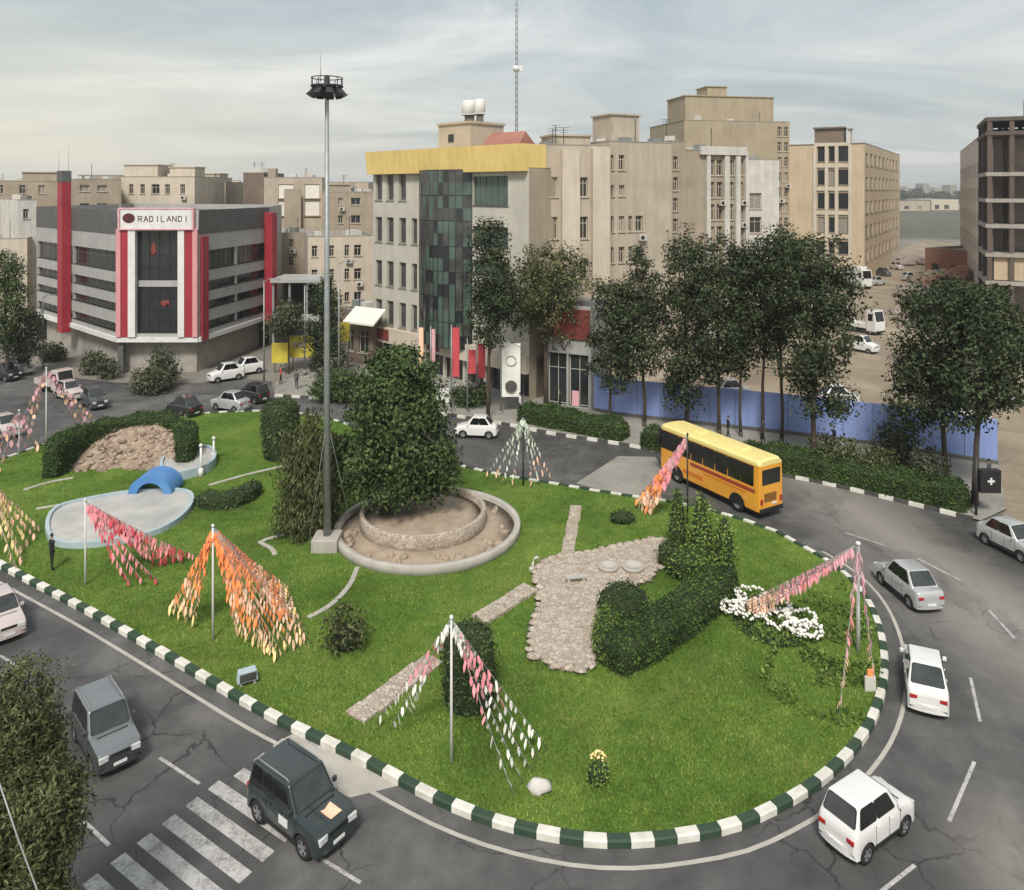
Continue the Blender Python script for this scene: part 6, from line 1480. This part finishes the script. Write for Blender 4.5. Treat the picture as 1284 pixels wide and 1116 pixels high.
# verge hedges
hedge('hedge', 'clipped verge hedge behind the far kerb, left of the paved gap', [G(655, 528), G(720, 540), G(786, 553)], 2.2, 1.7, leaf=.22, dens=75)
hedge('hedge', 'short verge hedge right of the paved gap, behind the bus front', [G(808, 559), G(850, 568), G(900, 578)], 2.2, 1.7, leaf=.22, dens=75)
hedge('hedge', 'long thick dark verge hedge from the bus to the signal box', [G(930, 582), G(1000, 594), G(1060, 606), G(1130, 622), G(1222, 643)], 2.4, 1.75, leaf=.21, dens=80)
for x, y, r, h, lab in ((1060, 596, 1.2, 2.9, 'bright leafy shrub above the long verge hedge, nearest the bus'), (1100, 606, 1.3, 2.7, 'leafy shrub above the middle of the long verge hedge'), (1165, 616, 1.3, 3.3, 'reddish brown leafy shrub under the right hand street tree'), (1030, 590, .9, 3.0, 'thin pale shrub above the long verge hedge left of the bright shrub')):
    bush('shrub', lab, G(x, y, .14), (r, r), h, 'leaf_olive' if 'red' not in lab else 'leaf_dull', .26, 34, loose=.3, cat='shrub', jig=.25)
bush('shrub', 'broad leafy shrub hiding the hoarding left of the tree by the signal', G(1125, 585, .14), (1.7, 1.3), 4.2, 'leaf_dull', .3, 24, loose=.5, cat='shrub', jig=.3)
# street trees along the hoarding
TT = 'street trees along the hoarding'
tree_px('street_tree', 'narrow dark tree in front of the right half of the office', 612, 528, [(612, 302, 22, 28), (616, 345, 30, 37), (610, 395, 26, 37), (622, 375, 29, 28)], group=TT, tr=.22, clumps=150)
tree_px('street_tree', 'broad olive green tree between the office and the shop unit', 684, 512, [(688, 335, 44, 30), (680, 365, 51, 37), (712, 350, 31, 41), (655, 385, 26, 35), (700, 400, 33, 28)], group=TT, leafm='leaf_olive', tr=.25, clumps=170)
tree_px('street_tree', 'slim pointed tree at the left end of the blue hoarding', 766, 532, [(765, 372, 22, 28), (770, 420, 29, 37), (768, 460, 26, 28)], group=TT, tr=.17, clumps=100)
tree_px('street_tree', 'tree with narrow spire top over the left hoarding', 808, 536, [(804, 330, 13, 26), (803, 365, 29, 32), (798, 405, 37, 37), (806, 440, 31, 28)], group=TT, tr=.2, clumps=130)
tree_px('street_tree', 'dark full crowned tree in front of the striped flats', 862, 540, [(856, 312, 18, 28), (862, 350, 37, 39), (852, 400, 37, 43), (862, 450, 31, 39), (858, 490, 24, 26)], group=TT, tr=.22, clumps=170)
tree_px('street_tree', 'wide crowned tree behind the bus front', 902, 546, [(905, 325, 37, 32), (896, 370, 44, 39), (905, 420, 40, 39), (890, 455, 29, 28)], group=TT, tr=.2, clumps=170)
tree_px('street_tree', 'thin trunked tree left of the widest street tree', 929, 549, [(928, 345, 26, 32), (932, 400, 31, 39), (926, 445, 22, 28)], group=TT, tr=.16, clumps=100)
tree_px('street_tree', 'tree with bare trunk above the middle of the bus', 956, 552, [(958, 325, 29, 32), (955, 375, 35, 37), (962, 420, 29, 30)], group=TT, tr=.18, clumps=110)
tree_px('street_tree', 'tall bare trunked tree above the bus rear', 980, 555, [(982, 318, 35, 32), (985, 360, 37, 39), (978, 400, 26, 28)], group=TT, tr=.18, clumps=120)
tree_px('street_tree', 'very broad dark tree with low hanging foliage right of the bus', 1018, 592, [(1022, 325, 42, 35), (1018, 375, 51, 43), (1034, 425, 40, 39), (1012, 455, 37, 32), (1034, 495, 37, 28), (1050, 375, 29, 41)], group=TT, tr=.24, clumps=210)
tree_px('street_tree', 'broad dark tree left of the signal post tree', 1186, 608, [(1180, 378, 40, 30), (1170, 420, 44, 41), (1160, 465, 40, 37), (1148, 505, 33, 30), (1195, 480, 33, 32)], group=TT, tr=.24, clumps=190)
tree_px('street_tree', 'spreading dark tree at the right edge above the signal box', 1222, 634, [(1236, 385, 40, 28), (1228, 425, 51, 39), (1262, 435, 37, 39), (1222, 475, 44, 32), (1256, 495, 31, 22), (1205, 515, 33, 17)], group=TT, tr=.26, clumps=200)
tree_px('street_tree', 'small dark tree by the dirt street behind the right hand trees', 1180, 470, [(1178, 385, 37, 28), (1200, 370, 29, 22)], group=TT, tr=.25, clumps=90)
# trees on the left
tree_px('street_tree', 'dark tree at the left edge in front of the low houses', 8, 478, [(6, 338, 18, 22), (8, 375, 24, 28), (2, 415, 20, 24)], tr=.25, clumps=110, leafm='leaf_mid')
tree_px('street_tree', 'dry brownish tree below the left houses', 36, 470, [(34, 410, 16, 22), (28, 435, 18, 16)], tr=.16, clumps=60, leafm='leaf_dull')
tree_px('street_tree', 'dark narrow tree behind the floodlight mast', 408, 482, [(408, 375, 16, 26), (404, 415, 22, 30), (412, 450, 20, 22)], tr=.2, clumps=110)
tree_px('street_tree', 'grey green small tree beside the yellow boards', 362, 468, [(356, 400, 20, 20), (366, 392, 14, 14)], tr=.12, clumps=60, leafm='leaf_dull')
for x, y, r, h, lab in ((190, 492, 2.2, 2.6, 'dark leafy shrub bed plant in front of the store corner'), (205, 484, 1.6, 4.4, 'upright dark shrub right of the store column'), (118, 468, 1.5, 2.6, 'dark shrub against the left store wall'), (135, 474, 1.2, 2.4, 'smaller dark shrub right of the one against the left store wall'), (65, 452, 1.6, 2.4, 'dark shrub at the store end by the parked cars'), (425, 500, 3.0, 3.0, 'dark shrubbery mass behind the drum bush'), (470, 500, 3.0, 2.6, 'shrubbery mass behind the big planter tree'), (590, 508, 2.0, 2.2, 'dark shrub behind the white car by the far kerb')):
    bush('shrub', lab, G(x, y, .1), (r, r * .8), h, 'leaf_dull' if x < 300 else 'leaf_mid', .34, 22, loose=.35, cat='shrub', jig=.3)
# the near tree at the bottom left, its crown level with the camera station's first floors
D = 21.5
tree('street_tree', 'near olive green conifer like tree cut by the bottom left corner', (P(-10, 1400, D).x, D, 0), [(P(25, 905, D), (.95, .9, 1.6)), (P(10, 985, D), (1.35, 1.3, 1.9)), (P(35, 1060, D), (1.25, 1.3, 2.0)), (P(0, 1130, D), (1.7, 1.5, 2.0)), (P(70, 1000, D), (.7, .8, 1.2))], leafm='leaf_olive', leaf=.15, clumps=460, per=80, sig=.25, tr=.2, limbs=14, aspect=.3, droop=.5)
m = MB(); pts = [P(-8, 960, 19), P(22, 1050, 18.6), P(50, 1125, 18.2), P(90, 1260, 17.6)]; 
t = thing('utility_cable', 'thin grey overhead cable in front of the near tree', 'cable', tuple(pts[0])); m.tube([p - pts[0] for p in pts], .022, n=6); m.build('cable', 'steel', t)

# ---------------------------------------------------------------- vehicles
def head(p, q): return (q - p).normalized()
hA = Vector((.80, -.60))
c = (G(1043, 1079) + G(1128, 1017)) / 2; hd = V2(G(1128, 1017) - G(1043, 1079)).normalized()
car('hatchback', 'white hatchback beside the kerb at the front right bend', c, hd, 3.65, 1.62, 1.98, 'hatch', 'white_car', .36)
def patrol(t, L, W, Ht, deck):
    m = MB(); m.box((0, 0, 0), (.9, .5, .02)); m.build('orange_emblem', 'peach_cloth', t, (L * .34, .1, deck(.84) + .022))
    for sd in (-1, 1):
        m = MB(); m.box((0, 0, 0), (.5, .02, .3)); m.build('white_door_mark', 'white', t, (.25, sd * (W / 2 + .006), .42 * Ht))
car('patrol_car', 'dark green off road car with orange bonnet mark on the crossing', (-7.85, 28.75), (.80, -.60), 4.2, 1.95, 2.1, 'suv', 'dark_green_car', .42, glass='car_glass_dark', top_col='greygreen_car', rails=True, mark=patrol)
o_ = [o_ for o_ in COL.objects if o_.name.startswith('patrol_car')][0]
for ch in o_.children:
    if ch.name.startswith('cabin'): ch.data.materials[0] = M['greygreen_car']
car('estate_car', 'silver grey estate car driving beside the bottom left tree', (-17.2, 32.7), (.68, -.73), 4.1, 1.8, 2.05, 'suv', 'grey_car', .38, rails=True, top_col='lit_grey_car')  # one silver car: shaded sides and lit top put into the paint
car('sedan', 'pale pinkish sedan cut by the left edge on the near street', (-27.6, 41.6), (.72, -.69), 4.2, 1.7, 1.95, 'sedan', 'pink_car')
car('sedan', 'white liftback sedan with red tail lights seen from behind', (19.35, 36.3), (.40, .915), 4.2, 1.72, 2.02, 'fastback', 'white_car')
car('sedan', 'silver sedan driving away past the pink pennants', (23.0, 45.0), (-.12, .99), 4.3, 1.75, 2.0, 'sedan', 'silver_car')
car('sedan', 'silver sedan at the right edge below the signal box', (32.6, 50.4), (.28, -.96), 4.2, 1.72, 2.0, 'sedan', 'silver_car')
bus('bus', 'yellow orange city bus with red side stripe on the far road', (15.95, 60.1), (-.5, .866))
car('sedan', 'white sedan side on behind the pale greenish pennants', V2(G(598, 547)), (-1, .12), 4.0, 1.7, 2.0, 'sedan', 'white_car', detail=False)
car('sedan', 'black sedan on the left street beyond the hedge', V2(G(231, 521)), (-.85, .52), 4.2, 1.7, 2.1, 'sedan', 'black_car', detail=False)
car('sedan', 'silver sedan nearest the lawn on the left street', V2(G(289, 514)), (-.9, .42), 4.2, 1.7, 2.1, 'sedan', 'silver_car', detail=False)
car('sedan', 'dark grey car behind the silver sedan on the left street', V2(G(318, 503)), (-.8, .6), 4.0, 1.7, 2.1, 'hatch', 'black_car', detail=False)
car('sedan', 'white car parked at the store wall, left one of two', V2(G(283, 477)), (-.75, -.66), 4.2, 1.7, 2.2, 'sedan', 'white_car', detail=False)
car('sedan', 'white car parked at the store wall, right one of two', V2(G(309, 469)), (-.75, -.66), 4.2, 1.7, 2.2, 'sedan', 'white_car', detail=False)
truck('small_truck', 'faded pink and white small truck on the left street', V2(G(68, 492)), (.85, -.52), 5.2, 1.9, 2.9, 'flat', 'pink_car')
car('sedan', 'pale car in front of the faded pink truck', V2(G(86, 500)), (.8, -.6), 4.2, 1.7, 2.1, 'sedan', 'pink_car', detail=False)
car('sedan', 'dark car by the shrub bed on the left street', V2(G(118, 510)), (.7, -.7), 4.2, 1.7, 2.1, 'sedan', 'grey_car', detail=False)
car('sedan', 'pale car parked under the left dark tree', V2(G(24, 468)), (.9, -.43), 4.4, 1.7, 2.2, 'sedan', 'silver_car', detail=False)
car('sedan', 'black car parked at the left picture edge', V2(G(6, 476)), (.9, -.43), 4.4, 1.7, 2.2, 'hatch', 'black_car', detail=False)
car('sedan', 'pale car on the left street near the dusty pink pennants', V2(G(6, 545)), (.8, -.6), 4.2, 1.7, 2.0, 'sedan', 'pink_car', detail=False)
truck('small_truck', 'white flat bed truck on the earth lot', V2(G(1084, 417)), (.45, -.89), 6.0, 2.3, 4.0, 'flat', 'white_car')
car('sedan', 'white car in front of the flat bed truck on the earth lot', V2(G(1082, 441)), (.55, -.83), 4.4, 1.75, 2.4, 'sedan', 'white_car', detail=False)
truck('box_truck', 'white box truck far up the dirt street', V2(G(1077, 361)), (.2, -.98), 6.5, 2.6, 4.6, 'box', 'white_car')
for x, y, cl, hd, lab in ((1108, 346, 'grey_car', (.3, -.95), 'small dark car far up the dirt street'), (1124, 338, 'pink_car', (.2, -.98), 'small pinkish car far up the dirt street'), (1100, 358, 'silver_car', (.9, .4), 'silver car side on far up the dirt street'), (1140, 352, 'silver_car', (.95, .3), 'pale car by the red brick building'), (1050, 508, 'white_car', (1, .1), 'white car showing over the hoarding under the broad tree'), (1214, 530, 'white_car', (1, .15), 'white car showing over the hoarding left of the signal tree'), (1243, 505, 'white_car', (.9, -.4), 'white car on the earth lot at the right edge'), (918, 500, 'silver_car', (1, .1), 'silver car roof showing over the middle of the hoarding')):
    car('parked_car', lab, V2(G(x, y)), hd, 4.3, 1.75, 2.3, 'sedan', cl, detail=False)

# ---------------------------------------------------------------- flags, banners, poles
def banner(label, x, yb_, yt, w, zb_, zt_, mt, emblem=False, polem='steel', side=1):
    b = G(x, yb_); t = thing('banner_pole', label, 'banner', (b.x, b.y, .1), 0, 'banners before the shops'); D = b.y; h = ht(yb_, yt)
    m = MB(); m.tube([(0, 0, 0), (0, 0, h)], .09, .06, 8); m.lathe([(.2, 0), (.18, .2), (.09, .25)], 10); m.build('pole', polem, t)
    z0, z1 = zat(zb_, D), zat(zt_, D); m = MB(); n = 10; vs = []
    for i in range(n + 1):
        f = i / n; z = z0 + (z1 - z0) * f
        for s in (0, .33, .66, 1):
            tp = 1.0 if f < .8 else 1 - (f - .8) * 2.6 * s
            vs.append((side * (.1 + w * s), .09 * math.sin(f * 7 + s * 3), z if f < 1 else z - s * (z1 - z0) * .0 - s * 1.0 * (1 if emblem else 0)))
    k = len(vs); vs2 = [(x_, y_ + .03, z_) for x_, y_, z_ in vs]
    fs = [(4 * i + j, 4 * i + j + 1, 4 * i + 5 + j, 4 * i + 4 + j) for i in range(n) for j in range(3)]
    m.add(vs, [f[::-1] for f in fs], 0, True); m.add(vs2, fs, 0, True); fl = m.build('cloth', mt, t)
    if emblem:
        zc = z0 + 1.15; m = MB(); MM = Matrix.Translation((side * (.1 + w / 2), -.13, zc)) @ Matrix.Rotation(R(90), 4, 'X')
        m.lathe([(.001, 0), (.62, 0), (.62, .04), (.001, .04)], 22, (0, 0, 0), 0, False, MM); m.build('dark_emblem', 'emblem', fl)
        m = MB(); m.lathe([(.5, .0), (.58, .0), (.58, .04), (.5, .04), (.5, .0)], 24, (0, 0, 0), 0, False, cap=False, M4=Matrix.Translation((side * (.1 + w / 2), -.13, zc + 2.7)) @ Matrix.Rotation(R(90), 4, 'X')); m.build('pale_ring', 'pool_floor', fl)
    return t
banner('tall white banner with a dark round emblem before the shop unit', 628, 520, 415, 1.95, 499, 424, 'white_cloth', True)
banner('red banner on a pole by the curved glass bay', 566, 516, 408, .75, 474, 412, 'red_cloth')
banner('dark red banner with its pole right of the first red banner', 586, 520, 425, .8, 470, 440, 'red_cloth')
banner('dark red banner nearest the narrow dark tree', 598, 512, 395, .8, 475, 432, 'red_cloth')
banner('orange red banner at the office corner pillar', 524, 506, 405, .5, 470, 412, 'peach_cloth')
banner('thin pink banner between the orange and red banners', 540, 508, 410, .4, 455, 414, 'mauve_cloth')
for x, yb_, yt, lab in ((331, 486, 352, 'slim grey street pole at the right end of the store'), (382, 470, 358, 'slim grey street pole by the dark carport'), (54, 462, 372, 'grey street pole at the left end of the store'), (425, 498, 330, 'thin grey pole right of the floodlight mast')):
    b = G(x, yb_); h = ht(yb_, yt); t = thing('street_lamp', lab, 'street lamp', (b.x, b.y, 0), 0, 'slim street poles'); m = MB(); m.tube([(0, 0, 0), (0, 0, h)], .12, .07, 8); m.lathe([(.2, 0), (.2, .5), (.12, .6)], 10); m.build('pole', 'steel', t)
    m = MB(); m.tube([(0, 0, h - .1), (.7, -.2, h + .25), (1.5, -.4, h + .3)], .05, n=6); m.box((1.7, -.45, h + .27), (.7, .3, .14)); m.build('lamp_arm', 'steel', t)
for o_ in COL.objects:
    if o_.name.startswith('cabin') and o_.parent and o_.parent.name.startswith('estate_car'): o_.data.materials[0] = M['lit_grey_car']
# signal box by the right hand kerb
b = G(1224, 648); t = thing('signal_box', 'black square signal box with a white cross light on a post', 'traffic signal', (b.x, b.y, .1))
m = MB(); m.tube([(0, 0, 0), (0, 0, 4.2)], .09, n=8); m.build('post', 'dark_steel', t)
m = MB(); m.box((.85, -.12, 2.55), (1.5, .5, 1.65)); m.box((.45, 0, 3.0), (.9, .1, .1)); m.build('housing', 'black', t, bevel=.06)
m = MB(); m.box((.85, -.385, 2.6), (.5, .03, .14)); m.box((.85, -.386, 2.6), (.14, .034, .5)); m.build('cross_light', 'cross_light', t)
for x, y, tp, lab, fa in ((352, 482, 'red_cloth', 'person in a red top standing below the yellow boards', 200), (372, 488, 'cloth_grey', 'person in grey standing near the kerb below the larger yellow board', 100), (447, 492, 'cloth_blue', 'person in navy before the low brown shop', 20), (702, 516, 'cloth_dark', 'person in black in front of the shop unit', 170), (652, 520, 'white_cloth', 'person in a white top near the emblem banner', 10), (1240, 612, 'cloth_grey', 'person in grey behind the signal box', 120)):
    person('person', lab, G(x, y, .145 if x > 345 else 0), R(fa), vs=1.32, top=tp, legs='cloth_dark', stride=.12)
for x, y, h_, tp, lab in ((913, 552, 15, 'cloth_dark', 'pedestrian in dark clothes behind the bus, left one of the pair at the hoarding'), (957, 556, 15, 'cloth_grey', 'pedestrian in grey by the hoarding behind the bus rear'), (1046, 566, 15, 'cloth_blue', 'pedestrian in navy walking along the hoarding right of the bus')):
    person('person', lab, G(x, y, .145), R(random.choice([10, 190])), vs=1.32, top=tp, legs='cloth_dark', stride=.22)
# ---------------------------------------------------------------- thin dusty air over the town
hz, hnt, hb = nodes_of('haze'); hnt.nodes.remove(hb); pv = hnt.nodes.new('ShaderNodeVolumePrincipled'); pv.inputs['Color'].default_value = (.93, .95, .97, 1); pv.inputs['Density'].default_value = .00022; pv.inputs['Anisotropy'].default_value = .2
hnt.links.new(pv.outputs[0], [n_ for n_ in hnt.nodes if n_.type == 'OUTPUT_MATERIAL'][0].inputs['Volume'])
M['haze'] = hz
o = MB().box((0, 2560, 28), (5240, 5320, 62)).build('haze', 'haze'); tag(o, 'thin pale dusty air over the whole town', 'haze', kind='stuff')
# ---------------------------------------------------------------- sky, sun, camera
w = bpy.data.worlds.new('World'); scene.world = w; w.use_nodes = True; nt = w.node_tree
bg = nt.nodes['Background']
sky = nt.nodes.new('ShaderNodeTexSky'); sky.sky_type = 'NISHITA'; sky.sun_disc = False
EL, AZ = R(50), R(187)     # sun behind thin cloud, over the right shoulder of the viewer
sky.sun_elevation = EL; sky.sun_rotation = AZ; sky.air_density = 1.6; sky.dust_density = 3.0
tc = nt.nodes.new('ShaderNodeTexCoord'); sep = nt.nodes.new('ShaderNodeSeparateXYZ'); nt.links.new(tc.outputs['Generated'], sep.inputs[0])
zc = mathn(nt, 'MAXIMUM', sep.outputs[2], 0.0)
# clouds on a flat layer overhead: direction divided by height, so streaks flatten towards the horizon
inv = mathn(nt, 'DIVIDE', 1.0, mathn(nt, 'ADD', zc, .16))
cb = nt.nodes.new('ShaderNodeCombineXYZ'); nt.links.new(mathn(nt, 'MULTIPLY', sep.outputs[0], inv), cb.inputs[0]); nt.links.new(mathn(nt, 'MULTIPLY', sep.outputs[1], inv), cb.inputs[1])
mp = nt.nodes.new('ShaderNodeMapping'); mp.inputs['Scale'].default_value = (.62, 1.0, 1); mp.inputs['Location'].default_value = (3.1, 1.4, 0); mp.inputs['Rotation'].default_value = (0, 0, R(-14)); nt.links.new(cb.outputs[0], mp.inputs[0])
n1 = N(nt, 'ShaderNodeTexNoise', Scale=1.0, Detail=9, Roughness=.58, Distortion=.9); nt.links.new(mp.outputs[0], n1.inputs['Vector'])
cr = ramp(nt, [(.36, (.31, .36, .395)), (.48, (.42, .45, .468)), (.57, (.53, .54, .535)), (.69, (.70, .69, .665))]); nt.links.new(n1.outputs['Fac'], cr.inputs[0])
# warm break in the cloud low down on the left
lft = mathn(nt, 'MULTIPLY', mathn(nt, 'SUBTRACT', -.02, sep.outputs[0]), 2.2, None, True)
low = mathn(nt, 'SUBTRACT', 1.0, mathn(nt, 'MULTIPLY', zc, 4.2), None, True)
c = mixc(nt, mathn(nt, 'MULTIPLY', mathn(nt, 'MULTIPLY', lft, low), .85), cr.outputs[0], (.78, .72, .57))
c = mixc(nt, mathn(nt, 'MULTIPLY', low, .25), c, (.55, .57, .57))
scl = nt.nodes.new('ShaderNodeMix'); scl.data_type = 'RGBA'; scl.blend_type = 'MULTIPLY'; scl.inputs[0].default_value = 1
nt.links.new(c, scl.inputs[6]); scl.inputs[7].default_value = (4.95, 5.0, 5.03, 1)
tot = mixc(nt, .90, sky.outputs[0], scl.outputs[2])
nt.links.new(tot, bg.inputs[0]); bg.inputs[1].default_value = .10
sun = bpy.data.lights.new('sun', 'SUN'); sun.energy = 1.5; sun.angle = R(13); sun.color = (1, .955, .89)
so = bpy.data.objects.new('sun', sun); COL.objects.link(so)
dv = Vector((math.cos(EL) * math.sin(AZ), math.cos(EL) * math.cos(AZ), math.sin(EL))); so.rotation_euler = dv.to_track_quat('Z', 'Y').to_euler(); so.location = dv * 200
cam = bpy.data.cameras.new('camera'); co = bpy.data.objects.new('camera', cam); COL.objects.link(co)
co.location = (0, 0, H); co.rotation_euler = (R(90), 0, 0); cam.lens = F / 1284 * 36; cam.sensor_width = 36; cam.shift_y = -(558 - HY) / 1284; cam.clip_end = 8000; cam.clip_start = .2
scene.camera = co
vsn = scene.view_settings; vsn.view_transform = 'Standard'; vsn.look = 'None'; vsn.exposure = 1.3; vsn.gamma = 1.0
scene.cycles.max_bounces = 6; scene.cycles.diffuse_bounces = 3; scene.cycles.glossy_bounces = 2; scene.cycles.use_denoising = True
